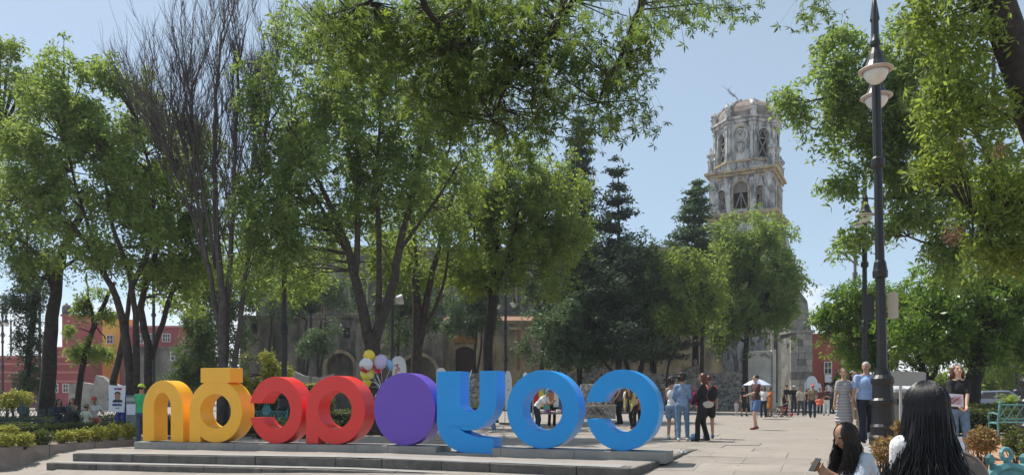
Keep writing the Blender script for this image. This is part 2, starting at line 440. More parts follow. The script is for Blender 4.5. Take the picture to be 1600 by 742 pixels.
def sh_y(w, h):
    # y seen from behind: long arm on the left whose tail turns right along the ground
    lw = w*.40; rx0 = w*.72; ih = h*.50     # inner U bottom
    iu = (rx0-lw)/2
    outer = [(0, h), (0, h*.38)] + arc(w*.52, h*.38, w*.52, h*.38, 180, 270, 16)[1:] + [(w*.95, 0), (w*.95, h*.185)] \
        + [(w*.66, h*.20), (w*.48, h*.245), (w*.34, h*.315)] \
        + [(w*.45, h*.275)] + arc(w*.52, h*.66, w*.48, h*.385, -85, 0, 16)[0:] + [(w, h), (rx0, h), (rx0, ih+iu*.9)] \
        + arc(lw+iu, ih+iu*.9, iu, iu*.9, 0, -180, 14)[1:-1] + [(lw, ih+iu*.9), (lw, h)]
    return [('stroke', (outer, []))]
letter(223, 286, 594, 689, sh_n, P_YEL, 'yellow arched letter n at the left end of the sign')
la = letter(296, 378, 593, 691, sh_a(0), P_YEL, 'yellow letter a with a block accent on top')
# accent block of the a
s0, s1 = sline(314)-sline(296), sline(360)-sline(296); z0 = zat(597.5, 340) - zat(691, 337); z1 = zat(574.5, 340) - zat(691, 337)
MB().plate([(s0, z0), (s1, z0), (s1, z1), (s0, z1)], [], LD*1.0, o=-.015).build('accent', P_YEL, la, bevel=.008)
letter(390, 472, 588, 692.5, sh_c, P_RED, 'red letter c with its gap facing left')
letter(478, 570, 586.5, 693.5, sh_a(0), P_RED, 'red letter a with a short stem at its left foot')
letter(584, 680, 582, 695.5, sh_disc, P_PUR, 'solid purple disc of the sign between red a and blue y')
letter(682.5, 776, 579.5, 707, sh_y, P_BLU, 'blue letter y whose foot stands lower than its neighbours')
letter(792, 905, 578, 700.5, sh_ring, P_BLU, 'blue ring letter o beside the blue y')
letter(915, 1030, 577, 703.8, sh_c, P_BLU, 'blue letter c at the right end of the sign')
# plinth of concrete slabs under the letters, interrupted at the y
pl = empty('sign_plinth', (Nc.x, Nc.y, 0)); tag(pl, 'low grey concrete plinth in sections that carries the coloured letters', 'plinth')
def plinth_piece(px0, px1, low=False):
    s0, s1 = sline(px0), sline(px1); m = MB(); q = []
    f0, f1 = (.14, -LD-.14)
    for s, fo in ((s0, f0), (s1, f0), (s1, f1), (s0, f1)):
        p = Nc + D2*s + FN*fo; q.append((p, s))
    def zb(s):
        px = 800 + F*(Nc.x+D2.x*s)/(Nc.y+D2.y*s); return zat(np.interp(px, [223, 337, 431, 524, 632, 848, 972, 1050], [689, 691, 692.5, 693.5, 695.5, 700.5, 703.8, 705.5]), px)
    if low: zt = [zat(707, 730)]*4
    else: zt = [zb(s)-.003 for _, s in q]
    vs = [(p.x, p.y, z-(.22 if not low else .1)) for (p, s), z in zip(q, zt)] + [(p.x, p.y, z) for (p, s), z in zip(q, zt)]
    m.add(vs, [(0,3,2,1),(4,5,6,7),(0,1,5,4),(1,2,6,5),(2,3,7,6),(3,0,4,7)])
    o = m.build('slab', M_PLINTH, pl, bevel=.012); o.location = -Vector(pl.location)
edges = [216, 297, 372, 470, 560, 611, 686]
for a, b in zip(edges[:-1], edges[1:]): plinth_piece(a+.3, b-.2)
plinth_piece(686.5, 772, True)
for a, b in ((772.5, 786), (786.3, 900), (900.3, 1043)): plinth_piece(a, b)
# litter on the paving
def litter(px, d, col, label, r=.05):
    m = MB(); x = PX(px, d)
    for k in range(7):
        c = (x+random.uniform(-r, r), d+random.uniform(-r, r), gz(x, d)+r*.5+random.uniform(0, r)); m.ell(c, (r*random.uniform(.4, .9), r*.5, r*.35), Matrix.Rotation(random.uniform(0, 3), 3, 'X'), 6, 4)
    tag(m.build('litter', mat(label, col, .6, .2, 20)), label, 'litter')
litter(1066, 15.9, (.75, .74, .72), 'crumpled white paper by the wedge of the steps', .06)
litter(1084, 19.6, (.25, .5, .7), 'crumpled blue plastic bag between the standing women', .11)
litter(1236, 40, (.7, .1, .09), 'small red scrap on the paving near the child bicycle', .12)

# ================================================================ planters
def poly_bed(name, pts, z, m, kind='structure', th=.4):
    mb = MB(); n = len(pts); vs = [(x, y, z(x, y)) for x, y in pts] + [(x, y, z(x, y)-th) for x, y in pts]
    mb.add(vs, [tuple(range(n))] + [(i, i+n, (i+1) % n+n, (i+1) % n) for i in range(n)])
    return tag(mb.build(name, m), kind=kind)
K0, K1 = Vector((-14.6, 15.4)), Vector((-11.05, 21.9))
poly_bed('garden_bed', [(-60, 12), (-15.6, 12.8), (K0.x-.1, K0.y), (K1.x-.15, K1.y), (-13.5, 24.2), (-60, 26)][::1], lambda x, y: gp(x, 20)+.12, M_SOIL)
def kerb(p, q, w, h, n, m, label, z):
    root = empty('kerb', (p.x, p.y, 0)); tag(root, label, 'kerb')
    d = (q-p); L = d.length; d = d.normalized(); nn = Vector((-d.y, d.x))
    for i in range(n):
        a, b = p + d*(L*i/n), p + d*(L*(i+1)/n - .012)
        qv = [a, b, b+nn*w, a+nn*w]
        vs = [(c.x-p.x, c.y-p.y, z(c.x, c.y)-.4) for c in qv] + [(c.x-p.x, c.y-p.y, z(c.x, c.y)+h+random.uniform(-.005, .005)) for c in qv]
        MB().add(vs, [(0,3,2,1),(4,5,6,7),(0,1,5,4),(1,2,6,5),(2,3,7,6),(3,0,4,7)]).build('kerb_stone', m, root, bevel=.015)
kerb(Vector((-15.8, 13.2)), K1, .28, .19, 8, M_KERB, 'brown stone kerb edging the left flower bed', lambda x, y: gp(x, 20)-.02 if y > 17 else gp(x, 20)-.02)
# right garden of bare reddish dirt
RB = [(5.45, 2.0), (5.2, 8), (6.3, 13.4), (7.75, 16.35), (9.6, 17.3), (40, 21), (60, 10), (40, 1)]
def rz(x, y): return gz(x, y)*.0 + np.interp(y, [2, 8, 13, 17, 22], [-.12, -.02, .10, .16, .12])
RB = [(2.55, 1.0), (3.15, 6.2), (5.05, 10.2), (6.6, 13.6), (7.6, 15.6), (9.6, 16.8), (26, 19), (26, 1)]
nb_ = 0
mb = MB(); 
gx = np.linspace(0, 1, 24); gy = np.linspace(1.0, 19, 30); vs = []; fs = []
def left_edge(y): return float(np.interp(y, [1, 6.2, 10.2, 13.6, 15.6, 16.8, 19], [2.55, 3.15, 5.05, 6.6, 7.55, 9.2, 14]))
for y in gy:
    x0 = left_edge(y)
    for t in gx: x = x0 + (40-x0)*t**1.6; vs.append((x, y, rz(x, y) + random.uniform(-.012, .012)))
for j in range(29):
    for i in range(23): a = j*24+i; fs.append((a, a+1, a+25, a+24))
mb.add(vs, fs); tag(mb.build('dirt_bed', M_DIRT, smooth=True), kind='structure')
# low edge stones of that garden
ek = empty('kerb', (left_edge(1), 1, 0)); tag(ek, 'low pale stone kerb along the bare dirt garden', 'kerb')
prev = None
for y in np.linspace(1, 19, 19):
    p = Vector((left_edge(y), y))
    if prev is not None:
        d = (p-prev).normalized(); nn = Vector((-d.y, d.x)); a, b = prev, p - d*.012
        qv = [a, b, b+nn*.16, a+nn*.16]
        vs = [(c.x-left_edge(1), c.y-1, gz(c.x, c.y)-.4) for c in qv] + [(c.x-left_edge(1), c.y-1, rz(c.x, c.y)+.03) for c in qv]
        MB().add(vs, [(3,2,1,0)[::-1],(7,6,5,4),(4,5,1,0),(5,6,2,1),(6,7,3,2),(7,4,0,3)]).build('kerb_stone', M_PLINTH, ek, bevel=.012)
    prev = p
# dry fallen leaves over the dirt
nl = 2600
y = rng.uniform(5, 17.5, nl); x = np.array([left_edge(v) for v in y]) + rng.uniform(.1, 8, nl)**1.0; z = np.array([rz(a, b) for a, b in zip(x, y)]) + .025
a = rng.uniform(0, 6.28, nl); s = rng.uniform(.02, .05, nl)
c = np.stack([x, y, z], 1); u = np.stack([np.cos(a)*s, np.sin(a)*s, rng.uniform(-.3, .3, nl)*s], 1); w = np.stack([-np.sin(a)*s*.55, np.cos(a)*s*.55, rng.uniform(-.4, .4, nl)*s], 1)
V = np.stack([c-u, c-w, c+u, c+w], 1).reshape(-1, 3); Fq = np.arange(nl*4).reshape(-1, 4)
lo = link('fallen_leaves', fast_mesh('fallen_leaves', V, Fq, np.repeat(rng.random(nl), 4)), leafmat('dry fallen leaves', (.20, .10, .05), (.45, .27, .13), (.4, .25, .1), .15))
tag(lo, 'dry fallen leaves scattered over the dirt', 'leaves', kind='stuff')

# specks and stray leaves on the paving
nl = 420
y = rng.uniform(11.5, 34, nl); x = rng.uniform(-.62, .5, nl)*y; ok = x < np.array([left_edge(min(v, 19)) for v in y])-.3; x, y = x[ok], y[ok]; nl = len(x)
z = np.array([(gp(a, b) + .03 if in_plat(a, b) else gz(a, b) + .012) for a, b in zip(x, y)])
a = rng.uniform(0, 6.28, nl); s_ = rng.uniform(.012, .045, nl); c = np.stack([x, y, z], 1); u = np.stack([np.cos(a)*s_, np.sin(a)*s_, np.abs(rng.normal(0, .2, nl))*s_], 1); w = np.stack([-np.sin(a)*s_*.5, np.cos(a)*s_*.5, 0*s_], 1)
V = np.stack([c-u, c-w, c+u, c+w], 1).reshape(-1, 3)
lo = link('stray_leaves', fast_mesh('stray_leaves', V, np.arange(nl*4).reshape(-1, 4), np.repeat(rng.random(nl), 4)), leafmat('dry fallen leaves', (.20, .10, .05), (.45, .27, .13), (.4, .25, .1), .15))
tag(lo, 'stray dry leaves and specks on the plaza paving', 'leaves', kind='stuff')
# ================================================================ church, walls and houses
M_CREAM = mat('stained cream plaster', (.40, .32, .205), .9, .2, .5, bump=.4, bscale=2, dirt=(.15, .135, .115), dscale=.8, dthr=(.43, .62), dstretch=(1, 1, .4))
M_NAVE = mat('weathered grey plaster', (.21, .195, .17), .95, .3, .7, bump=.6, bscale=2.5, dirt=(.075, .07, .065), dscale=.7, dthr=(.42, .62), dstretch=(1, 1, .4))
M_TAN = mat('tan plaster', (.27, .245, .205), .95, .3, .7, bump=.5, bscale=2.5, dirt=(.10, .095, .085), dscale=.7, dthr=(.42, .62), dstretch=(1, 1, .4))  # base tone lowered to hold tree shade; the stains are its own
M_TOWER = mat('flaking white lime wash', (.55, .545, .52), .9, .2, .9, bump=.5, bscale=5, dirt=(.13, .135, .145), dscale=1.9, dthr=(.44, .59), dstretch=(1, 1, .3))
M_TRIM = mat('ochre stained cornice', (.50, .40, .24), .9, .2, .8, bump=.3, dirt=(.15, .14, .13), dscale=1.6, dthr=(.46, .64))
M_DOME = mat('brown dome tiles', (.19, .14, .115), .85, .3, 1.2, bump=.4, dirt=(.26, .245, .225), dscale=1.4, dthr=(.48, .66))
M_DARK = mat('near black shade and marks', (.02, .019, .018), .95, .2, 2)  # near-black stands in for shade in tower, doorway and bin slot; also clock marks
M_TIMBER = mat('grey weathered timber', (.22, .2, .18), .9, .2, 3)
M_DOOR = mat('old brown door wood', (.055, .03, .02), .7, .3, 4)
M_RUBBLE = stonemat('rubble stone wall', (.10, .095, .10), (.42, .40, .37), (.40, .37, .33), 4.6, .10, .9)
M_ASHLAR = stonemat('grey ashlar stone', (.13, .13, .12), (.30, .29, .26), (.20, .19, .17), 1.35, .05, .5)
M_REDW = mat('brick red wall paint', (.34, .085, .065), .9, .14, .6, bump=.1, dirt=(.26, .075, .06), dscale=.8, dthr=(.5, .7))
M_PINK = mat('faded red wall paint', (.36, .095, .10), .9, .12, .6, dirt=(.33, .10, .085), dscale=.7, dthr=(.5, .7))
M_PINK2 = mat('pale red cornice paint', (.50, .2, .17), .9, .12, .6)
M_YELLOW = mat('ochre yellow wall paint', (.72, .42, .09), .9, .1, .6)
M_FRAME = mat('white window frames', (.7, .68, .63), .6, .05, 3)
M_ROOFT = mat('old clay roof tiles', (.26, .14, .085), .9, .3, 2)

def arch(cx, z0, w, h, n=12):               # outline of an arched opening
    r = w/2
    return [(cx-r, z0), (cx+r, z0)] + [(cx + r*math.cos(math.pi*i/n), z0+h-r + r*math.sin(math.pi*i/n)) for i in range(n+1)]

def tower():
    d = 75; k = d/F
    cx, cy = PX(1166, d+3.2), d
    t = empty('church_tower', (cx, cy + 3.2, 0), R(-33)); t.scale = (.95, .95, 1); t.rotation_euler.z = R(-28); tag(t, 'tall weathered white bell tower with clock and brown dome', 'tower')
    zz = lambda py: CZ + (HZ-py)*k
    # base shaft
    W0 = 3.45
    def ring4(name, hw, z0, z1, m, bev=.03):
        return MB().box((-hw, -hw, z0), (hw, hw, z1)).build(name, m, t, bevel=bev)
    ring4('base_shaft', W0, 0, zz(341), M_TOWER)
    ring4('cornice', W0+.35, zz(341), zz(337), M_TRIM); ring4('cornice', W0+.55, zz(337)+.002, zz(331), M_TRIM)
    # bell storey: four pierced walls
    z0, z1 = zz(331)+.002, zz(270)
    hw = 3.2; h = z1-z0
    for a in range(4):
        M = Matrix.Rotation(a*math.pi/2, 4, 'Z')
        holes = [arch(0, z0+.45, 1.55, 2.75), arch(-2.0, z0+.55, .75, 2.0), arch(2.0, z0+.55, .75, 2.0)]
        MB().plate([(-hw+.45, z0), (hw-.45, z0), (hw-.45, z1), (-hw+.45, z1)], holes, .5, M, -hw).build('wall', M_TOWER, t)
        for px_ in (-hw+.32, -1.28, 1.28, hw-.32):
            p = MB().box((px_-.27, -hw-.16, z0+.3), (px_+.27, -hw+.0, z1-.75), M); p.box((px_-.34, -hw-.22, z0), (px_+.34, -hw, z0+.3), M); p.box((px_-.34, -hw-.22, z1-.75), (px_+.34, -hw, z1-.5), M)
            p.build('pilaster', M_TOWER, t)
        for (hx, w_, hh, zb) in ((0, 1.55, 2.75, z0+.45), (-2, .75, 2.0, z0+.55), (2, .75, 2.0, z0+.55)):
            # moulding round the opening, timber brace and louvre head inside
            o_ = arch(hx, zb-.0, w_+.34, hh+.17); i_ = arch(hx, zb+.001, w_, hh)
            MB().plate(o_, [i_], .12, M, -hw-.1).build('moulding', M_TRIM if hx == 0 else M_TOWER, t)
            b = MB(); q = lambda x, z: M @ Vector((x, -hw+.38, z))
            b.bar(q(hx-w_*.42, zb), q(hx, zb+hh*.62), .13); b.bar(q(hx+w_*.42, zb), q(hx, zb+hh*.62), .13); b.bar(q(hx-w_*.5, zb+hh*.64), q(hx+w_*.5, zb+hh*.64), .13); b.bar(q(hx, zb), q(hx, zb+hh*.64), .1)
            b.build('bell_frame', M_TIMBER, t)
            MB().plate([(x, z) for x, z in arch(hx, zb+hh*.66, w_, hh*.34)], [], .08, M, -hw+.3).build('arch_louvre', M_TIMBER, t)
        # panel mouldings on the frieze
        p = MB()
        for px_ in (-2.2, 0, 2.2): p.box((px_-.25, -hw-.1, z1-.48), (px_+.25, -hw, z1-.2), M)
        p.build('frieze_block', M_TRIM, t)
        # corner post
        c = MB(); c.lathe([(.62, z0), (.62, z1)], 8, c=(0, 0, 0), M=M @ Matrix.Translation((hw-.42, -hw+.42, 0))); c.build('corner_pier', M_TOWER, t)
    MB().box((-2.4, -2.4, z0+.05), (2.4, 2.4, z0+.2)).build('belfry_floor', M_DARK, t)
    MB().box((-2.3, -2.3, z0+.2), (2.3, 2.3, z1-.2)).build('dark_block', M_DARK, t)  # added solid block so the openings look dark
    ring4('cornice', hw+.30, z1-.12, z1+.15, M_TRIM); ring4('cornice', hw+.55, z1+.152, z1+.42, M_TRIM); ring4('cornice', hw+.28, z1+.422, z1+.62, M_TOWER)
    def finial(x, y, z, s):
        f = MB().lathe([(.34*s, 0), (.34*s, .9*s), (.42*s, .95*s), (.42*s, 1.1*s), (.2*s, 1.2*s), (.26*s, 1.4*s), (.46*s, 1.55*s), (.40*s, 1.75*s), (.12*s, 2.15*s), (.07*s, 2.35*s)], 8)
        f.build('finial', M_TOWER, t, loc=(x, y, z))
    for sx in (-1, 1):
        for sy in (-1, 1): finial(sx*(hw-.05), sy*(hw-.05), z1+.6, 1.05)
    # octagonal drum
    z0, z1 = z1+.62, zz(183); ap = 3.12; s = ap*math.tan(R(22.5))
    for z_a, z_b, r_, mm in ((z0, z0+.55, .35, M_TOWER), (z0+.55, z0+.75, .5, M_TRIM)):
        MB().lathe([((ap+r_)/math.cos(R(22.5)), z_a), ((ap+r_)/math.cos(R(22.5)), z_b)], 8, M=Matrix.Rotation(R(22.5), 4, 'Z')).build('drum_base', mm, t)
    z0 += .75
    for a in range(8):
        M = Matrix.Rotation(a*math.pi/4, 4, 'Z'); clock = a % 2 == 0
        if clock: holes = [arch(0, z1-1.75, 1.05, .95)]
        else: holes = [arch(0, z0+.35, 1.35, z1-z0-1.35)]
        MB().plate([(-s, z0), (s, z0), (s, z1), (-s, z1)], holes, .42, M, -ap).build('drum_wall', M_TOWER, t)
        # corner pilaster pair
        p = MB().box((s-.30, -ap-.2, z0), (s+.02, -ap+.05, z1-.4), M); p.box((s-.38, -ap-.28, z0), (s+.06, -ap, z0+.35), M); p.box((s-.38, -ap-.28, z1-.75), (s+.06, -ap, z1-.5), M); p.build('pilaster', M_TOWER, t)
        p = MB().box((-s-.02, -ap-.2, z0), (-s+.30, -ap+.05, z1-.4), M); p.box((-s-.06, -ap-.28, z0), (-s+.38, -ap, z0+.35), M); p.box((-s-.06, -ap-.28, z1-.75), (-s+.38, -ap, z1-.5), M); p.build('pilaster', M_TOWER, t)
        if clock:
            C = M @ Matrix.Translation((0, -ap-.02, z0+2.55)) @ Matrix.Rotation(R(90), 4, 'X')
            cf = MB().lathe([(.74, 0), (.74, .14), (.62, .16), (.62, .06)], 24, M=C).build('clock_rim', M_TOWER, t)
            MB().lathe([(.60, .05), (.60, .075)], 24, M=C).build('clock_face', mat('clock face', (.42, .41, .38), .7, .1, 3), cf)
            hd = MB()
            for i in range(12):
                an = i*math.pi/6; hd.bar(C @ Vector((.44*math.cos(an), .44*math.sin(an), .09)), C @ Vector((.56*math.cos(an), .56*math.sin(an), .09)), .05)
            hd.build('hour_marks', M_DARK, cf)
            hd = MB(); hd.bar(C @ Vector((0, 0, .11)), C @ Vector((-.22, .30, .11)), .05); hd.bar(C @ Vector((0, 0, .12)), C @ Vector((.16, .36, .12)), .04); hd.build('clock_hands', M_DARK, cf)
            b = MB().lathe([(.05, -.95), (.25, -.6), (.55, -.2), (.6, 0)], 10, M=M @ Matrix.Translation((0, -ap, z0+1.65))); b.build('bracket', M_TOWER, t)
            MB().plate(arch(0, z1-1.76, 1.35, 1.12), [arch(0, z1-1.75, 1.05, .95)], .12, M, -ap-.1).build('moulding', M_TRIM, t)
            bell_z = z1-1.35
        else:
            MB().plate(arch(0, z0+.34, 1.6, z1-z0-1.2), [arch(0, z0+.35, 1.35, z1-z0-1.35)], .1, M, -ap-.09).build('moulding', M_TOWER, t)
            b = MB(); q = lambda x, z: M @ Vector((x, -ap+.22, z))
            for (x0, za, x1, zb) in ((-.55, z0+.4, .5, z0+2.3), (.55, z0+.4, -.5, z0+2.3), (-.55, z0+2.3, 0, z0+3.3), (.55, z0+2.3, 0, z0+3.3), (-.65, z0+2.3, .65, z0+2.3), (-.6, z0+.4, -.6, z0+3.2), (.6, z0+.4, .6, z0+3.2)): b.bar(q(x0, za), q(x1, zb), .13)
            b.build('bell_frame', M_TIMBER, t)
            bl = MB()
            for zb in (z0+1.0, z0+2.5): bl.lathe([(.05, .5), (.18, .48), (.24, .2), (.36, 0)], 10, M=M @ Matrix.Translation((.0, -ap+.62, zb)))
            bl.build('bell', mat('bronze bell', (.16, .15, .13), .5, .2, 3, metal=.6), t)
    MB().lathe([(2.35, z0-.3), (2.35, z1)], 8).build('dark_block', M_DARK, t)  # drum filled the same way, to darken its openings
    rr = 1/math.cos(R(22.5)); M8 = Matrix.Rotation(R(22.5), 4, 'Z')
    MB().lathe([((ap+.05)*rr, z1-.4), ((ap+.25)*rr, z1-.35), ((ap+.3)*rr, z1-.12), ((ap+.12)*rr, z1-.1), ((ap+.45)*rr, z1), ((ap+.45)*rr, z1+.2), ((ap-.2)*rr, z1+.3)], 8, M=M8).build('cornice', M_TOWER, t)
    z2 = z1+.3
    prof = [(3.12, 0), (3.02, .6), (2.75, 1.15), (2.25, 1.65), (1.55, 2.0), (.8, 2.2), (.3, 2.25)]
    dm = MB().lathe([(r*rr, z2+z) for r, z in prof], 8, M=M8).build('dome', M_DOME, t)
    for a in range(8):
        c_, s_ = math.cos(R(22.5+45*a)), math.sin(R(22.5+45*a))
        MB().tube([(r*rr*c_, r*rr*s_, z2+z+.05) for r, z in prof], .2, 6).build('dome_rib', M_TOWER, dm)
        c_, s_ = (ap+.1)*rr*c_, (ap+.1)*rr*s_
        f = MB().lathe([(.3, 0), (.3, .55), (.4, .6), (.4, .72), (.18, .8), (.3, .95), (.36, 1.05), (.28, 1.2), (.06, 1.5)], 8); f.build('finial', M_TOWER, t, loc=(c_, s_, z2-.05))
    f = MB()
    for i in range(9):
        an = i*.7; f.ell((1.0*math.cos(an), 1.0*math.sin(an), z2+2.1), (.4, .35, .35+random.uniform(0, .25)), None, 7, 5)
    f.build('broken_lantern', M_TOWER, t)
    # dry weed growing out of the dome
    wd = MB(); rt = Vector((-.5, -.4, z2+2.2)); tip = rt + Vector((-1.6, .6, 2.0)); wd.tube([rt, rt.lerp(tip, .5)+Vector((.1, 0, .1)), tip], [.06, .045, .02], 5)
    for i in range(14):
        p = rt.lerp(tip, random.uniform(.45, 1)); wd.tube([p, p+Vector((random.uniform(-.9, .3), random.uniform(-.5, .5), random.uniform(-.1, .55)))], [.022, .01], 4)
    wd.build('rooftop_weed', M_BARE, t)
    # stepped buttress on the right flank with small pinnacles
    b = MB(); b.plate([(W0, 0), (W0+2.6, 0), (W0+2.6, zz(500)), (W0+1.6, zz(430)), (W0+.55, zz(352)), (W0, zz(345))], [], 3.0, None, -1.2); b.build('sloping_buttress', M_ASHLAR, t)
    for k_ in range(6):
        z_ = zz(352+k_*14); x_ = W0+.55+k_*.16; MB().lathe([(.22, 0), (.22, .5), (.3, .55), (.1, .8), (.16, .95), (.03, 1.25)], 6).build('pinnacle', M_TOWER, t, loc=(x_, -1.0, z_-.2))
    return t
tower()

def wall_box(name, px0, px1, pyt, d, th, m, parent, slant=0, zb=0):
    x0, x1 = PX(px0, d), PX(px1, d); z = CZ + (HZ-pyt)*d/F
    o = MB().box((x0, d, zb), (x1, d+th, z)).build(name, m, parent, bevel=.03)
    return o
# nave: long grey wall high behind the trees
nv = empty('church_nave', (0, 72, 0)); tag(nv, 'long weathered grey church nave behind the trees with a stained parapet', 'church')
def on(root, o): o.location = Vector(o.location) - Vector(root.location); return o
d = 72; k = d/F
zt = CZ + (HZ-392)*k
on(nv, MB().plate([(PX(440, d), 0), (PX(1110, d), 0), (PX(1110, d), zt), (PX(440, d), zt)], [arch(PX(c, d), CZ+(HZ-475)*k, 1.5, 3.0) for c in (560, 680, 820, 900, 1010)], .8, None, d).build('wall', M_NAVE, nv))
for c in (560, 680, 820, 900, 1010):
    on(nv, MB().plate(arch(PX(c, d), CZ+(HZ-475)*k, 1.5, 3.0), [], .05, None, d+.5).build('window_pane', M_GLASS, nv))
    on(nv, MB().plate(arch(PX(c, d), CZ+(HZ-476)*k, 1.9, 3.25), [arch(PX(c, d), CZ+(HZ-475)*k, 1.5, 3.0)], .12, None, d-.12).build('window_surround', M_TRIM, nv))
on(nv, MB().box((PX(440, d), d-.25, zt), (PX(1110, d), d+1, zt+.35)).build('parapet', M_TRIM, nv))
on(nv, MB().box((PX(440, d), d+.8, 0), (PX(1110, d), d+11, zt-.3)).build('nave_body', M_NAVE, nv))
for c in (470, 610, 745, 862, 955, 1060):
    on(nv, MB().plate([(0, 0), (0, zt-.8), (.6, zt-.8), (1.5, zt-3), (1.6, 0)], [], .9, Matrix.Translation((PX(c, d), d, 0)) @ Matrix.Rotation(R(-90), 4, 'Z'), 0).build('buttress', M_NAVE, nv))
# cream cloister range in front of the nave
cl = empty('cloister_range', (0, 64, 0)); tag(cl, 'low cream cloister building with arched brown door behind the stone wall', 'building')
d = 64; k = d/F; Z = lambda py: CZ + (HZ-py)*k
x0, x1 = PX(690, d), PX(1130, d); zt = Z(505)
holes = [arch(PX(726, d), 0.02, 2.2, Z(541)), [(PX(985, d), 1), (PX(998, d), 1), (PX(998, d), 3.2), (PX(985, d), 3.2)]]
on(cl, MB().plate([(x0, 0), (x1, 0), (x1, zt), (x0, zt)], holes, .7, None, d).build('wall', M_CREAM, cl))
on(cl, MB().plate(arch(PX(726, d), .02, 2.2, Z(541)), [], .1, None, d+.45).build('arched_door', M_DOOR, cl))
on(cl, MB().plate(arch(PX(726, d), 0.0, 2.75, Z(541)+.3), [arch(PX(726, d), .02, 2.2, Z(541))], .14, None, d-.14).build('door_arch', M_CREAM, cl))
on(cl, MB().box((PX(985, d), d+.5, 1), (PX(998, d), d+.55, 3.2)).build('window_pane', M_GLASS, cl))
on(cl, MB().box((x0, d-.15, zt), (x1, d+.9, zt+.22)).build('cornice', M_TRIM, cl))
rf = MB(); rf.add([(x0, d-.3, zt+.22), (x1, d-.3, zt+.22), (x1, d+8, zt+1.6), (x0, d+8, zt+1.6)], [(0, 1, 2, 3)]); on(cl, rf.build('roof', M_ROOFT, cl))
for c in (694, 706, 750, 781): on(cl, MB().box((PX(c, d)-.32, d-.22, 0), (PX(c, d)+.32, d, zt-.02)).build('pilaster', M_CREAM, cl))
on(cl, MB().box((PX(792, d), d-.12, Z(515)), (PX(1128, d), d-.002, Z(511))).build('string_course', M_TRIM, cl))
on(cl, MB().box((PX(808, d), d-.1, Z(578)), (PX(812, d), d-.002, Z(512))).build('downpipe', M_ROOFT, cl))
on(cl, MB().box((PX(710, d), d-.3, Z(535)), (PX(745, d), d-.22, Z(523))).build('orange_panel', mat('faded orange plaster', (.45, .19, .06), .9, .2, 1), cl))
# grey range to the left with two flying arches and a balustrade
gr = empty('convent_range', (0, 62, 0)); tag(gr, 'grey and tan convent building with arched buttresses and a roof balustrade', 'building')
d = 62; k = d/F; Z = lambda py: CZ + (HZ-py)*k
x0, x1 = PX(375, d), PX(692, d); zt = Z(497)
holes = [arch(PX(533, d), .02, 2.2, Z(552)), arch(PX(606, d), .02, 2.9, Z(560)), arch(PX(655, d), .02, 2.9, Z(556)), [(PX(392, d), Z(522)), (PX(402, d), Z(522)), (PX(402, d), Z(500)), (PX(392, d), Z(500))], [(PX(537, d), Z(528)), (PX(547, d), Z(528)), (PX(547, d), Z(511)), (PX(537, d), Z(511))]]
on(gr, MB().plate([(x0, 0), (x1, 0), (x1, zt), (x0, zt)], holes, .8, None, d).build('wall', M_TAN, gr))
on(gr, MB().box((x0, d+.8, 0), (x1, d+7, zt-.1)).build('back_rooms', M_NAVE, gr))
for c, w_, pyt in ((533, 2.2, 552), (606, 2.9, 560), (655, 2.9, 556)):
    on(gr, MB().plate(arch(PX(c, d), 0, w_+.55, Z(pyt)+.28), [arch(PX(c, d), .02, w_, Z(pyt))], .55, None, d-.55).build('arch_rib', M_CREAM, gr))
for a, b, c, e_ in ((392, 402, 522, 500), (537, 547, 528, 511)): on(gr, MB().box((PX(a, d), d+.3, Z(c)), (PX(b, d), d+.34, Z(e_))).build('window_pane', M_GLASS, gr))
on(gr, MB().box((x0, d-.2, zt), (x1, d+.6, zt+.2)).build('cornice', M_TAN, gr))
for i in range(17):
    x = PX(497+i*4.2, d); on(gr, MB().lathe([(.06, 0), (.1, .1), (.05, .4), (.1, .75), (.06, .85)], 6).build('baluster', M_CREAM, gr, loc=(x, d+.1, zt+.2)))
on(gr, MB().box((PX(494, d), d-.05, zt+1.05), (PX(568, d), d+.3, zt+1.2)).build('balustrade_rail', M_TAN, gr))
for c in (424, 462, 566): on(gr, MB().box((PX(c, d)-.35, d-.9, 0), (PX(c, d)+.35, d, zt-.5)).build('buttress', M_TAN, gr))
on(gr, MB().plate([(PX(590, d), Z(547)), (PX(590, d), Z(552)), (PX(632, d), Z(518)), (PX(632, d), Z(513))], [], .5, None, d-1.2).build('stair_coping', M_CREAM, gr))
# upper storey, left of the nave
up = empty('upper_range', (0, 68, 0)); tag(up, 'taller grey stained building block behind the convent roof', 'building')
d = 68; on(up, MB().box((PX(400, d), d, 0), (PX(445, d), d+8, CZ+(HZ-430)*d/F)).build('wall', M_NAVE, up)); on(up, MB().box((PX(399, d), d-.15, CZ+(HZ-430)*d/F), (PX(446, d), d+8.1, CZ+(HZ-426)*d/F)).build('parapet', M_TRIM, up))

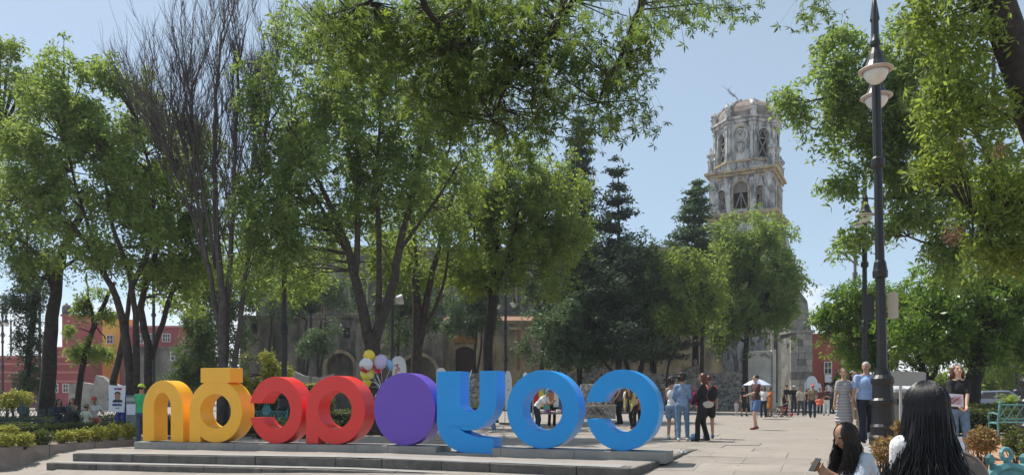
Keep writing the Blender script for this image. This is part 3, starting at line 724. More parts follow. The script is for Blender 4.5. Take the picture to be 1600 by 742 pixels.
# rubble boundary wall with scalloped top
def rubble(px0, px1, d, pyt, label, humps, pyb=642, th=.7):
    k = d/F; pts = []; n = 70
    for i in range(n+1):
        px = px0+(px1-px0)*i/n; z = CZ+(HZ-pyt)*k
        for hp, hw, hh in humps:
            t = abs(px-hp)/hw
            if t < 1: z += hh*(math.cos(math.pi*t)+1)/2
        pts.append((PX(px, d), z+random.uniform(-.04, .04)))
    o = empty('stone_wall', (PX((px0+px1)/2, d), d, 0)); tag(o, label, 'wall')
    on(o, MB().plate([(PX(px0, d), -.4), (PX(px1, d), -.4)] + pts[::-1], [], th, None, d).build('masonry', M_RUBBLE, o))
    for hp, hw, hh in humps:
        if hh > .4: on(o, MB().lathe([(.22, 0), (.22, .2), (.1, .25), (.16, .42), (.05, .62)], 8).build('finial', M_RUBBLE, o, loc=(PX(hp, d), d+.35, CZ+(HZ-pyt)*k+hh-.05)))
    # lighter rough stones set proud of the face
    for i in range(90):
        px = random.uniform(px0+2, px1-2); z = random.uniform(.1, CZ+(HZ-pyt)*k-.25)
        on(o, MB().ell((PX(px, d), d, z), (random.uniform(.14, .3), .07, random.uniform(.1, .2)), None, 7, 5).build('stone', M_STONE[i % 3], o))
    return o
M_STONE = [mat('volcanic stone %d' % i, c, .95, .25, 4, bump=.6, bscale=10) for i, c in enumerate(((.16, .155, .155), (.29, .275, .26), (.40, .37, .33)))]
rubble(835, 1168, 56, 583, 'dark rubble stone boundary wall with scalloped top below the church trees', [(935, 32, .45), (1088, 30, .55), (1000, 26, .15), (1140, 20, .2)])
rubble(724, 757, 55, 583, 'short rubble stone wall pier framed by the arms of the blue y', [])
rubble(908, 938, 46, 600, 'low pale rubble wall seen between blue o and blue c', [])
# long low planter wall in the middle distance with zigzag coping, behind the red letters
lw = empty('planter_wall', (PX(480, 48), 48, 0)); tag(lw, 'low grey wall with peaked coping behind the red letters', 'wall')
d = 48; Z = lambda py: CZ+(HZ-py)*d/F
for a, b in ((448, 482), (487, 520)):
    on(lw, MB().plate([(PX(a, d), 0), (PX(b, d), 0), (PX(b, d), Z(588 if a < 460 else 583)), (PX((a+b)/2+8, d), Z(586)), (PX(a+10, d), Z(579 if a < 460 else 590)), (PX(a, d), Z(588))], [], .4, None, d).build('coping', M_PLINTH, lw))
# ramp wall with coping, through the blue c
rw = empty('ramp_wall', (PX(930, 38), 38, 0)); tag(rw, 'low ramp wall with pale coping and scrawls seen through the blue c', 'wall')
d = 38; Z = lambda py: CZ+(HZ-py)*d/F
on(rw, MB().plate([(PX(880, d), -.1), (PX(962, d), -.1), (PX(962, d), Z(634)), (PX(880, d), Z(637))], [], .3, None, d).build('wall', stonemat('pale rubble', (.26, .24, .22), (.5, .47, .43), (.42, .39, .35), 5, .1, .8), rw))
on(rw, MB().plate([(PX(878, d), Z(637)), (PX(963, d), Z(634)), (PX(963, d), Z(632)), (PX(878, d), Z(635))], [], .45, None, d-.08).build('coping', M_PLINTH, rw))
on(rw, MB().tube([W(946, 633, 37.9), W(953, 616, 37.9)], .04, 6).build('handrail', M_PLINTH, rw))
sc = MB()
for i in range(7):
    p = W(918+i*4, 644+random.uniform(-3, 3), 37.97); sc.tube([p, p+Vector((.15, 0, random.uniform(.0, .25))), p+Vector((.3, 0, random.uniform(-.2, .1)))], .022, 4)
on(rw, sc.build('scrawl', M_BLACK, rw))
# pale plaster screen wall and white pilasters by the tower foot
pw = empty('plaster_screen', (PX(1190, 57), 57, 0)); tag(pw, 'pale grey plaster wall panel with scrawls in front of the tower foot', 'wall')
d = 57; Z = lambda py: CZ+(HZ-py)*d/F
M_PANEL = mat('pale grey plaster', (.60, .575, .53), .9, .15, .8, bump=.2, dirt=(.42, .40, .36), dscale=.9, dthr=(.5, .7))
on(pw, MB().box((PX(1168, d), d, 0), (PX(1206, d), d+.5, Z(548))).build('panel', M_PANEL, pw, bevel=.03))
on(pw, MB().box((PX(1206, d)+.01, d-.12, 0), (PX(1212, d), d+.55, Z(546))).build('edge_post', M_PANEL, pw, bevel=.03))
sc = MB()
for i in range(5):
    p = W(1188+i*3, 557+random.uniform(-2, 2), 56.97); sc.tube([p, p+Vector((.1, 0, .2)), p+Vector((.18, 0, -.05))], .025, 4)
on(pw, sc.build('scrawl', M_TIMBER, pw))
pc = empty('church_portal', (PX(1222, 66), 66, 0)); tag(pc, 'white fluted pilasters of the church portal below the tower', 'portal')
d = 66; Z = lambda py: CZ+(HZ-py)*d/F
on(pc, MB().box((PX(1206, d), d+.6, 0), (PX(1236, d), d+1.4, Z(470))).build('wall', M_NAVE, pc))
for c, w_ in ((1209.5, 3.2), (1220, 3), (1226, 2.2), (1231.5, 3.6)):
    m = MB(); m.lathe([(.32, 0), (.32, .4), (w_*k*.8, .5), (w_*k*.75, Z(500)), (.3, Z(498)), (.3, Z(492))], 10); on(pc, m.build('pilaster', mat('white plaster', (.62, .6, .55), .85, .1, 1, dirt=(.35, .33, .3), dscale=.8), pc, loc=(PX(c, d), d+.5, 0)))
on(pc, MB().box((PX(1205, d), d, Z(491)), (PX(1237, d), d+1.3, Z(486))).build('entablature', M_TOWER, pc))
on(pc, MB().box((PX(1212, d), d+.55, 0), (PX(1218, d), d+.59, Z(590))).build('doorway', M_DARK, pc))
# stone buttress tower on the right
bt = empty('stone_buttress', (PX(1252, 62), 62, 0)); tag(bt, 'massive grey stone buttress between white pilasters and red house', 'buttress')
d = 62; k = d/F; Z = lambda py: CZ+(HZ-py)*k
rowz = 0; stn = 0
bx0, bx1 = PX(1236, d), PX(1270, d)
on(bt, MB().plate([(bx0+.05, 0), (bx1-.05, 0), (bx1-.05, Z(522)), (PX(1262, d), Z(470)), (PX(1240, d), Z(440)), (bx0+.05, Z(440))], [], 2.5, None, d+.08).build('core', M_ASHLAR, bt))
while rowz < Z(524):
    h = random.uniform(.42, .62); x = bx0
    while x < bx1 - .1:
        w_ = min(random.uniform(.4, .8), bx1-x); w_ = w_ if bx1-x-w_ > .2 else bx1-x
        on(bt, MB().box((x, d+random.uniform(-.05, .03), rowz), (x+w_-.03, d+.3, rowz+h-.03)).build('stone', M_STONE[random.randrange(3)], bt)); x += w_
    rowz += h
on(bt, MB().box((bx0-.1, d-.15, rowz), (bx1+.15, d+2.7, rowz+.25)).build('ledge', M_STONE[1], bt))
# red house on the right
def house_window(root, x0, x1, z0, z1, y, nv_=2, nh=2):
    w_ = MB().box((x0, y-.06, z0), (x1, y-.02, z1)); f = on(root, w_.build('window', M_GLASS, root))
    fr = MB(); t = .07
    fr.box((x0-t, y-.12, z0-t), (x1+t, y-.02, z0)); fr.box((x0-t, y-.12, z1), (x1+t, y-.02, z1+t)); fr.box((x0-t, y-.12, z0), (x0, y-.02, z1)); fr.box((x1, y-.12, z0), (x1+t, y-.02, z1))
    for i in range(1, nv_): xx = x0+(x1-x0)*i/nv_; fr.box((xx-.025, y-.1, z0), (xx+.025, y-.061, z1))
    for i in range(1, nh): zz = z0+(z1-z0)*i/nh; fr.box((x0, y-.102, zz-.025), (x1, y-.063, zz+.025))
    fr.build('frame', M_FRAME, f)
rh = empty('red_house', (PX(1285, 66), 66, 0)); tag(rh, 'dark red painted house wall beside the stone buttress', 'house')
d = 66; k = d/F; Z = lambda py: CZ+(HZ-py)*k
on(rh, MB().box((PX(1264, d), d, 0), (PX(1345, d), d+8, Z(525))).build('wall', M_REDW, rh)); on(rh, MB().box((PX(1263, d), d-.15, Z(525)), (PX(1346, d), d+8.1, Z(521))).build('cornice', M_REDW, rh))
house_window(rh, PX(1288, d), PX(1298, d), Z(583), Z(566), d); on(rh, MB().box((PX(1288, d), d-.14, Z(597)), (PX(1299, d), d-.01, Z(585))).build('notice_board', M_WHITE, rh)); on(rh, MB().box((PX(1288, d), d-.1, 0), (PX(1299, d), d-.01, Z(598))).build('door', M_DARK, rh)); house_window(rh, PX(1315, d), PX(1326, d), Z(583), Z(562), d)
# ---- houses on the left
def house(px0, px1, pyt, d, m, label, depth=9, corn=None, pieces=True):
    o = empty('house', (PX((px0+px1)/2, d), d, 0)); tag(o, label, 'house'); k = d/F
    on(o, MB().box((PX(px0, d), d, -.5), (PX(px1, d), d+depth, CZ+(HZ-pyt)*k)).build('wall', m, o))
    on(o, MB().box((PX(px0, d)-.1, d-.15, CZ+(HZ-pyt)*k), (PX(px1, d)+.1, d+depth+.1, CZ+(HZ-pyt)*k+.22)).build('parapet', corn or m, o))
    return o
h1 = house(97, 163, 494, 83.5, M_PINK, 'tall plain dark red house block with a roof tank', 3)
def tank(o, px, py, d, r=.45):
    p = W(px, py, d+1.5); t_ = MB().lathe([(r*.9, 0), (r, .1), (r, 1.0), (r*.85, 1.2), (r*.25, 1.4), (r*.2, 1.5)], 12); on(o, t_.build('water_tank', M_NAVE, o, loc=p))
tank(h1, 104, 494, 83.5)
h2 = house(160, 188, 499, 82, M_YELLOW, 'ochre yellow house between the red houses', 3); house_window(h2, PX(168, 82), PX(177, 82), CZ+(HZ-536)*82/F, CZ+(HZ-524)*82/F, 82)
h3 = house(187, 278, 512, 80.5, M_PINK, 'red house with a white framed window behind the slanted trunks', 10, M_PINK2)
house_window(h3, PX(255, 80.5), PX(266, 80.5), CZ+(HZ-533)*80.5/F, CZ+(HZ-522)*80.5/F, 80.5, 3, 2); house_window(h3, PX(214, 80.5), PX(224, 80.5), CZ+(HZ-536)*80.5/F, CZ+(HZ-522)*80.5/F, 80.5, 3, 2); house_window(h3, PX(233, 80.5), PX(243, 80.5), CZ+(HZ-536)*80.5/F, CZ+(HZ-522)*80.5/F, 80.5, 3, 2)
h4 = house(-60, 128, 559, 72, M_PINK, 'long low red house front with pale string courses', 3, M_PINK2)
for py in (570, 583, 597): on(h4, MB().box((PX(-60, 72), 71.8, CZ+(HZ-py)*72/F), (PX(128, 72), 71.99, CZ+(HZ-py)*72/F+.2)).build('string_course', M_PINK2, h4))
house_window(h4, PX(52, 72), PX(60, 72), CZ+(HZ-580)*72/F, CZ+(HZ-572)*72/F, 72); on(h4, MB().box((PX(20, 72), 71.85, 0), (PX(32, 72), 71.99, 2.3)).build('door', M_DOOR, h4))
for a in (68, 84, 100): house_window(h4, PX(a, 72), PX(a+7, 72), CZ+(HZ-612)*72/F, CZ+(HZ-600)*72/F, 72)
h5 = house(-120, 22, 575, 84, M_REDW, 'distant dark red house at the far left edge', 10, M_PINK2)
h6 = house(86, 140, 545, 78, M_PINK, 'red house with a sloping parapet below the tall red block', 2, M_PINK2)
h7 = house(193, 300, 545, 74, M_NAVE, 'grey stained garden wall with dark windows below the red house', 4); 
for a in (196, 206, 268): house_window(h7, PX(a, 74), PX(a+5, 74), CZ+(HZ-562)*74/F, CZ+(HZ-550)*74/F, 74, 1, 2)
# broken grey wall with a rubble outline left
rwl = empty('ruined_wall', (PX(145, 58), 58, 0)); tag(rwl, 'broken grey plaster wall behind the seated people', 'wall'); d = 58; Z = lambda py: CZ+(HZ-py)*d/F
on(rwl, MB().plate([(PX(106, d), 0), (PX(196, d), 0), (PX(196, d), Z(606)), (PX(180, d), Z(600)), (PX(168, d), Z(596)), (PX(160, d), Z(588)), (PX(150, d), Z(586)), (PX(146, d), Z(600)), (PX(128, d), Z(597)), (PX(108, d), Z(600))], [], .6, None, d).build('wall', mat('grey broken plaster', (.33, .31, .28), .95, .2, .8, bump=.4, dirt=(.2, .19, .17), dscale=1.2), rwl))
# ================================================================ trees
LF_ASH = leafmat('ash leaves', (.050, .100, .034), (.17, .25, .075), (.44, .58, .11), .5)
LF_YEL = leafmat('sunlit yellow green leaves', (.05, .095, .025), (.17, .245, .055), (.44, .56, .08), .5)  # own colour of the yellow-green trees, shrubs and palm
LF_DARK = leafmat('dark leaves', (.022, .048, .020), (.085, .135, .048), (.18, .28, .06), .35)
LF_BLUE = leafmat('blue green leaves', (.035, .072, .035), (.15, .22, .11), (.16, .26, .07), .3)
LF_CON = leafmat('conifer needles', (.024, .045, .028), (.085, .125, .072), (.10, .15, .05), .25, .6)
LF_FIC = leafmat('glossy ficus leaves', (.03, .08, .016), (.14, .245, .045), (.34, .50, .06), .4, .35)
LF_HEDGE = leafmat('yellow variegated hedge leaves', (.10, .13, .025), (.55, .52, .09), (.55, .55, .1), .3)
LF_BOX = leafmat('clipped box hedge leaves', (.03, .05, .015), (.14, .16, .04), (.2, .25, .05), .3)
LF_DRY = leafmat('dry brown shrub leaves', (.16, .10, .045), (.46, .31, .12), (.45, .3, .1), .3)
LF_SEED = leafmat('dry seed bunches', (.16, .09, .055), (.36, .23, .15), (.3, .18, .1), .3)

def leaves(C, T, size, aspect=.34, droop=.5, up=.0, spread=None):
    """one folded leaf (2 triangles as a quad) at each point C with tint T"""
    n = len(C); a = rng.uniform(0, 2*np.pi, n); el = rng.normal(-droop, .5, n) + up
    u = np.stack([np.cos(a)*np.cos(el), np.sin(a)*np.cos(el), np.sin(el)], 1)
    r = rng.normal(size=(n, 3)); w = np.cross(u, r); w /= np.linalg.norm(w, axis=1)[:, None]+1e-9
    L = (size*rng.uniform(.65, 1.35, n))[:, None]; nn = np.cross(u, w)
    V = np.stack([C, C + u*L*.45 + w*L*aspect*.5 + nn*L*.05, C + u*L, C + u*L*.45 - w*L*aspect*.5 + nn*L*.05], 1).reshape(-1, 3)
    return V, np.arange(n*4).reshape(-1, 4), np.repeat(T, 4)

class Limbs:
    def __init__(s): s.paths = []
    def add(s, pts, r0, r1): s.paths.append(([Vector(p) for p in pts], r0, r1)); return s
def smooth_path(pts, sub=4, jit=0.0):
    P = [Vector(p) for p in pts]; out = []
    for i in range(len(P)-1):
        p0, p1, p2, p3 = P[max(i-1, 0)], P[i], P[i+1], P[min(i+2, len(P)-1)]
        for k in range(sub):
            t = k/sub; q = .5*((2*p1) + (p2-p0)*t + (2*p0-5*p1+4*p2-p3)*t*t + (3*p1-p0-3*p2+p3)*t**3)
            out.append(q + Vector(rng.normal(0, jit, 3)) if jit else q)
    out.append(P[-1]); return out

def tree(label, d, limbs, lobes, leafm, bark=M_BARK, leaf=.16, dens=1.0, aspect=.34, name='tree', cat='tree', group=None, clus=.36, droop=.5, shell=.5, twig=True, per=90, depth_k=.85, base_flare=1.5):
    """limbs: [( [(px,py,dd)...], diameter0_px, diameter1_px )]; lobes: [(px,py,rx,ry,dd)] in photo pixels at depth d (+dd metres)"""
    k = d/F
    P0 = W(limbs[0][0][0][0], HZ, d + (limbs[0][0][0][2] if len(limbs[0][0][0]) > 2 else 0)); P0.z = gz(P0.x, P0.y) if P0.y < 60 else 0
    root = empty(name, P0); tag(root, label, cat, group)
    mb = MB(); samples = []
    for li, (pts, w0, w1) in enumerate(limbs):
        pp = [W(p[0], p[1], d + (p[2] if len(p) > 2 else 0)) for p in pts]
        if li == 0: pp[0].z = P0.z - .1
        sp_ = smooth_path(pp, 4, .02); n = len(sp_)
        rr = [(w0+(w1-w0)*i/(n-1))*k/2*.82 for i in range(n)]
        if li == 0: rr[0] *= base_flare; rr[1] *= 1+(base_flare-1)*.4
        mb.tube([p-P0 for p in sp_], rr, 9)
        for p, r in zip(sp_[n//3:], rr[n//3:]): samples.append((p, r))
    SP = np.array([s[0][:] for s in samples]); 
    Cs, Ts, sizes = [], [], []
    twigs = MB()
    ph = rng.uniform(0, 6.28, (6, 3)); kv = rng.normal(size=(6, 3)); kv /= np.linalg.norm(kv, axis=1)[:, None]; kv *= (2*np.pi/np.array([2.4, 1.7, 1.3, 1.0, .8, 1.5])*(26/max(d, 20))**.5)[:, None]
    for li, (px, py, rx, ry, *dd) in enumerate(lobes):
        dd = dd[0] if dd else 0; tl = rng.normal(0, .10)
        c = np.array(W(px, py, d+dd)[:]); r = np.array([rx*k, min(rx, ry*1.2)*k*depth_k, ry*k])
        area = 4*np.pi*((r[0]*r[1])**1.6/3 + (r[0]*r[2])**1.6/3 + (r[1]*r[2])**1.6/3)**(1/1.6)
        n0 = int(area*11.5*dens*(.36/clus)**1.5*(.17/leaf)) + 30
        q = rng.normal(size=(n0, 3)); q /= np.linalg.norm(q, axis=1)[:, None]
        rad = rng.uniform(.02, 1, n0)**(1/2.6)*rng.choice([1, 1, 1, 1.12, 1.3], n0)
        lump = 1 + .22*np.sin(q[:, 0]*4.1+px)*np.cos(q[:, 2]*3.7+py) + .14*np.sin(q[:, 1]*7+q[:, 2]*6+px)
        cc = c + q*r*(rad*lump)[:, None]
        f_ = np.sin(cc @ kv.T + ph[:, 0]).sum(1)
        keep = f_ > (-.12 if group else -.4) - 1.2*(rad < .45); cc = cc[keep]; q = q[keep]; fk = f_[keep]; n = len(cc)
        # every spot is a drooping spray of leaves strung on a hidden twig
        m = max(8, int(per*.24)); out = q*np.array([1, 1, .3]); out /= np.linalg.norm(out, axis=1)[:, None]+1e-6
        t = rng.random((n, m)); Ls = clus*rng.uniform(1.0, 2.1, n)
        pts = cc[:, None, :] + out[:, None, :]*(Ls*.55)[:, None, None]*t[:, :, None]; pts[:, :, 2] -= (Ls*droop*1.3)[:, None]*t**1.6
        pts += rng.normal(size=(n, m, 3))*clus*.30*(1-.35*t[:, :, None])
        tt0 = np.clip(.40 + tl + .07*fk + .10*q[:, 2] + rng.normal(0, .13, n), 0, 1)  # clump light and dark put into the tint, lighter toward the top
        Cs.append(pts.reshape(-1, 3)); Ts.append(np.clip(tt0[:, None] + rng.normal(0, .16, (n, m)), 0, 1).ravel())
        if twig:
            for j in range(0, n, 9):
                i = np.argmin(((SP-cc[j])**2).sum(1) + np.maximum(0, SP[:, 2]-cc[j, 2])*3); a_ = samples[i][0]; b_ = Vector(cc[j]); mid = a_.lerp(b_, .5) + Vector((0, 0, (b_-a_).length*.08))
                if (b_-a_).length < 5: twigs.tube([a_-P0, mid-P0, b_-P0], [min(samples[i][1]*.6, .04), .02, .008], 4, False)
    mb.build('trunk', bark, root, smooth=True)
    if twigs.v: twigs.build('twigs', bark, root, smooth=True)['kind'] = 'stuff'
    C = np.concatenate(Cs); T_ = np.concatenate(Ts)
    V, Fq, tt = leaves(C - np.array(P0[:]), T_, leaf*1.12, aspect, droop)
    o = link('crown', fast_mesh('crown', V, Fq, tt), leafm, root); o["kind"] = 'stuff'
    return root

AG = 'tall ash trees of the plaza'
# ---- left edge
tree('yellow green tree crown entering at the left edge', 30, [([(-150, 640), (-130, 400), (-70, 260), (0, 210)], 40, 8), ([(-110, 340), (-40, 330), (40, 300)], 14, 4)],
     [(-20, 170, 75, 70), (30, 250, 60, 80), (60, 140, 45, 45), (-10, 330, 60, 60), (10, 75, 28, 16)], LF_YEL, dens=.75, leaf=.17, group=AG)
tree('thick dark leaning trunk with sparse dark tufts at the far left', 31, [([(72, 640), (78, 540), (86, 460), (100, 390), (130, 330)], 29, 12), ([(86, 460), (60, 400), (20, 370)], 12, 4), ([(95, 420), (140, 390)], 8, 3)],
     [(30, 380, 50, 26), (60, 420, 45, 22), (115, 400, 45, 25), (10, 420, 30, 18), (150, 380, 40, 20)], LF_DARK, M_BARKD, dens=.7, leaf=.14)
tree('slim dark trunk with feathery foliage at the far left', 36, [([(38, 640), (44, 560), (56, 470), (70, 430)], 14, 8)],
     [(45, 520, 16, 40), (30, 470, 35, 12), (60, 450, 30, 12), (48, 590, 16, 20)], LF_CON, M_BARKD, dens=1.2, leaf=.14, clus=.3)
tree('slender leaning tree with a light green tuft before the red house', 33, [([(116, 650), (126, 590), (143, 520), (165, 470), (180, 440)], 13, 6), ([(146, 512), (142, 480), (136, 455), (135, 430)], 6, 3), ([(150, 510), (165, 530)], 3, 2)],
     [(150, 465, 28, 16), (130, 478, 14, 10), (118, 512, 14, 6), (128, 548, 16, 10), (158, 540, 14, 26), (165, 490, 12, 8)], LF_ASH, M_BARKD, dens=1.3, leaf=.14, clus=.28)
# ---- ash group left of the bare tree
tree('tall ash with forked trunk left of the bare tree', 27, [([(205, 650), (202, 580), (192, 500), (165, 430), (110, 350), (40, 310)], 21, 4), ([(212, 640), (213, 540), (205, 440), (170, 330), (160, 240)], 15, 4), ([(205, 450), (235, 380), (240, 300), (215, 190)], 11, 4), ([(165, 430), (130, 330), (100, 220)], 8, 3)],
     [(95, 215, 75, 85), (165, 190, 60, 80), (45, 320, 60, 55), (130, 320, 75, 70), (220, 260, 60, 90), (95, 110, 40, 32), (200, 380, 55, 40), (190, 120, 34, 30), (60, 250, 50, 60), (130, 400, 40, 20), (165, 260, 60, 80, 2), (70, 180, 60, 60), (120, 160, 60, 60), (230, 350, 50, 50), (50, 400, 50, 26, 3), (260, 420, 50, 40, 3)], LF_ASH, dens=.85, leaf=.17, group=AG)
tree('ash with a bent trunk just left of the bare tree', 29, [([(232, 650), (232, 560), (222, 480), (236, 420), (262, 330), (255, 240)], 17, 5), ([(236, 560), (262, 480), (292, 380), (300, 300)], 12, 4), ([(182, 640), (178, 595), (193, 530), (202, 470), (206, 400)], 15, 6)],
     [(270, 220, 50, 70), (300, 300, 45, 70), (240, 330, 50, 60), (285, 400, 45, 45), (225, 170, 35, 40), (330, 360, 40, 50), (235, 430, 40, 26), (265, 300, 50, 60, 2), (310, 230, 40, 60), (340, 420, 40, 50, 3), (290, 460, 36, 30, 3)], LF_ASH, dens=.85, leaf=.17, group=AG)
tree('dark conifer shrub tree behind the yellow letters', 40, [([(312, 640), (312, 560), (318, 470)], 14, 5)],
     [(310, 560, 36, 40), (318, 500, 30, 40), (330, 440, 26, 40), (300, 590, 35, 20)], LF_DARK, M_BARKD, dens=1.4, leaf=.16, clus=.36)

# ---- bare tree
def bare_tree():
    d = 25.5; k = d/F; P0 = W(350, HZ, d); P0.z = gz(P0.x, P0.y)
    root = empty('bare_tree', P0); tag(root, 'leafless dead tree with a fan of thin upright branches', 'tree')
    tr = MB(); fine = MB()
    def grow(p, dirv, L, r, lev):
        n = 5; pts = [p]; q = p; dv = dirv
        for i in range(n):
            dv = (dv + Vector(rng.normal(0, .07 if lev < 2 else .10, 3)) + Vector((0, 0, .10))).normalized(); q = q + dv*(L/n); pts.append(q)
        r1 = r*.42 if lev < 3 else r*.35
        (tr if lev < 2 else fine).tube([a-P0 for a in pts], [r+(r1-r)*i/n for i in range(n+1)], 7 if lev < 2 else (5 if lev < 3 else 3), False)
        if lev >= 4: return
        nc = (7, 6, 7, 5)[lev]
        for i in range(nc):
            t = rng.uniform(.25, 1.0); j = min(n-1, int(t*n)); a = pts[j].lerp(pts[j+1], t*n-j)
            side = Vector(rng.normal(size=3)); side.z = abs(side.z)*.3; side.normalize()
            nd = (dv*.9 + side*rng.uniform(.35, .75) + Vector((0, 0, .25))).normalized()
            grow(a, nd, L*rng.uniform(.42, .68), max(r*(1-t*.55)*.5, .007), lev+1)
    mains = [([(345, 650), (348, 500), (340, 380), (335, 260), (338, 150), (345, 60)], 22, 4), ([(352, 600), (358, 450), (366, 300), (368, 180), (375, 60)], 16, 4), ([(360, 620), (378, 480), (388, 380), (392, 280), (402, 150)], 15, 3),
             ([(345, 520), (322, 400), (305, 300), (285, 220), (262, 150)], 12, 3), ([(338, 420), (318, 300), (300, 200), (292, 110)], 9, 3), ([(325, 420), (295, 320), (262, 240), (232, 180)], 8, 3), ([(385, 420), (405, 300), (415, 200), (428, 110)], 8, 3)]
    for pts, w0, w1 in mains:
        pp = smooth_path([W(p[0], p[1], d + rng.normal(0, .25)) for p in pts], 4, .02)
        if pts[0][1] >= 600: pp[0].z = P0.z-.1
        n = len(pp); tr.tube([a-P0 for a in pp], [(w0+(w1-w0)*(i/(n-1))**.8)*k/2*.74 for i in range(n)], 8)
        for t in np.linspace(.36, .99, 19):
            i = int(t*(n-1)); dv = (pp[min(i+1, n-1)]-pp[i-1]).normalized(); side = Vector((rng.normal(0, 1), rng.normal(0, .7), .1)).normalized()
            grow(pp[i], (dv + side*rng.uniform(.3, .6)).normalized(), rng.uniform(1.6, 3.3)*(1.2-t*.4), .026, 2)
    tr.build('trunk', M_BARE, root, smooth=True); o = fine.build('twigs', M_BARE, root); o["kind"] = 'stuff'
bare_tree()

# ---- centre
tree('big spreading ash with V forked trunk behind the red letters', 25, [([(590, 650), (586, 590), (580, 520)], 34, 28), ([(578, 540), (556, 440), (540, 380), (505, 300), (455, 210)], 22, 5), ([(556, 430), (560, 330), (556, 220), (530, 90)], 13, 4), ([(582, 540), (612, 450), (625, 380), (650, 290), (665, 170)], 22, 5), ([(592, 500), (592, 380), (590, 250), (600, 120)], 13, 4), ([(540, 390), (480, 290), (420, 230)], 9, 3), ([(625, 390), (690, 300), (720, 250)], 8, 3)],
     [(470, 150, 75, 85), (555, 90, 85, 80), (425, 270, 55, 90), (640, 170, 75, 90), (520, 260, 90, 80), (475, 50, 45, 36), (610, 290, 70, 60), (430, 400, 50, 50), (690, 250, 60, 70), (560, 180, 90, 90), (480, 350, 60, 50), (650, 60, 70, 50), (720, 130, 60, 70), (420, 170, 40, 50), (560, 350, 50, 40, 2), (430, 340, 60, 60), (500, 410, 60, 40, 3), (620, 400, 50, 50, 3), (470, 440, 50, 30, 6), (690, 340, 40, 60, 4), (400, 420, 40, 50, 5)], LF_ASH, dens=.95, leaf=.165, group=AG)
tree('twin stemmed tree behind the purple disc', 31, [([(652, 650), (650, 560), (652, 480), (645, 380), (640, 280)], 24, 9), ([(655, 540), (672, 440), (690, 370), (712, 290)], 15, 5), ([(660, 520), (692, 450), (700, 380)], 8, 4)],
     [(650, 330, 50, 60), (700, 280, 60, 60), (720, 380, 36, 45), (660, 420, 36, 40, 3), (610, 380, 40, 40, 3)], LF_YEL, dens=.75, leaf=.17, group=AG)
tree('round crowned yellow green tree right of centre', 35, [([(766, 645), (762, 560), (770, 470), (775, 420)], 22, 16), ([(772, 460), (795, 400), (810, 330)], 11, 4), ([(768, 470), (748, 410), (738, 350)], 10, 4), ([(775, 420), (780, 340), (790, 280)], 9, 4), ([(778, 430), (840, 360), (870, 310)], 7, 3)],
     [(800, 300, 75, 60), (740, 340, 55, 60), (860, 300, 55, 55), (820, 370, 75, 55), (760, 420, 45, 35), (880, 360, 40, 40), (790, 240, 45, 30), (720, 420, 30, 30), (850, 430, 45, 30), (800, 340, 80, 60, 2)], LF_YEL, M_BARKD, dens=1.15, leaf=.19, shell=.5)
for i, (px, d, lob, lab) in enumerate([
    (743, 58, [(735, 480, 40, 35), (755, 450, 30, 30), (715, 505, 25, 22), (760, 495, 25, 20)], 'small blue green tree with thin twin trunks in front of the arched door'),
    (498, 52, [(498, 525, 22, 20), (488, 540, 16, 14), (510, 512, 16, 14)], 'small tree beside the grey convent buttress'),
    (476, 56, [(470, 455, 40, 26), (505, 450, 38, 24), (440, 470, 30, 24), (530, 460, 30, 22)], 'spreading grey green tree in front of the convent balustrade')]):
    tree(lab, d, [([(px, 640), (px-2, 570), (px+3, 500)], 7, 4), ([(px, 600), (px+9, 540), (px+10, 490)], 5, 3)], lob, LF_BLUE, M_BARKD, dens=1.1, leaf=.2, clus=.45)
# ---- conifers by the church
def conifer(label, px, d, pyb, pyt, wid, tiers, leafm=LF_CON, tipup=.15, sparse=1.0, irr=.35, size=.2):
    k = d/F; P0 = Vector((PX(px, d), d, 0)); H = CZ+(HZ-pyt)*k
    root = empty('conifer_tree', P0); tag(root, label, 'tree'); mb = MB(); Cs = []; Ts = []
    mb.tube([(0, 0, -.1), (.05, 0, H*.5), (0, 0, H*.98)], [wid*k*.07+.08, wid*k*.05+.05, .03], 7)
    zb = CZ+(HZ-pyb)*k
    for t in range(tiers):
        f = t/(tiers-1); z = zb+(H-zb)*f; rad = wid*k*(1-f)**.75*(1+rng.normal(0, irr*.4)) + .25
        for b in range(int(7*sparse)+1):
            a = rng.uniform(0, 6.28); L = rad*rng.uniform(1-irr*1.4, 1.15)
            if L < .25: continue
            tip = Vector((math.cos(a)*L, math.sin(a)*L, z+L*tipup+rng.normal(0, .1))); st = Vector((0, 0, z))
            mid = st.lerp(tip, .5)+Vector((0, 0, -.05*L)); mb.tube([st, mid, tip], [.05, .03, .012], 4, False)
            m = int(90*L/1.5)+30; s = rng.uniform(.15, 1.05, m)
            pts = np.array([(st.lerp(tip, float(v)))[:] for v in s]) + rng.normal(size=(m, 3))*np.array([.27, .27, .10])*(.6+L*.24)
            Cs.append(pts); Ts.append(np.clip(rng.normal(.4, .2)+rng.normal(0, .15, m), 0, 1))
    mb.build('trunk', M_BARKD, root); V, Fq, tt = leaves(np.concatenate(Cs), np.concatenate(Ts), size, .35, .1)
    o = link('crown', fast_mesh('crown', V, Fq, tt), leafm, root); o["kind"] = 'stuff'
conifer('tall dark cypress behind the round tree', 905, 52, 560, 175, 46, 26, irr=.3, sparse=1.3, size=.3)
conifer('layered dark conifer with flat sprays before the church', 966, 50, 560, 250, 62, 15, tipup=.32, irr=.6, size=.3)
conifer('pointed blue green conifer in front of the bell tower', 1086, 57, 520, 288, 62, 17, LF_BLUE, tipup=.3, irr=.3, sparse=1.2, size=.34)
conifer('small dark yew beside the layered conifer', 1020, 58, 560, 385, 70, 12, tipup=.1, irr=.4, sparse=1.3, size=.32)
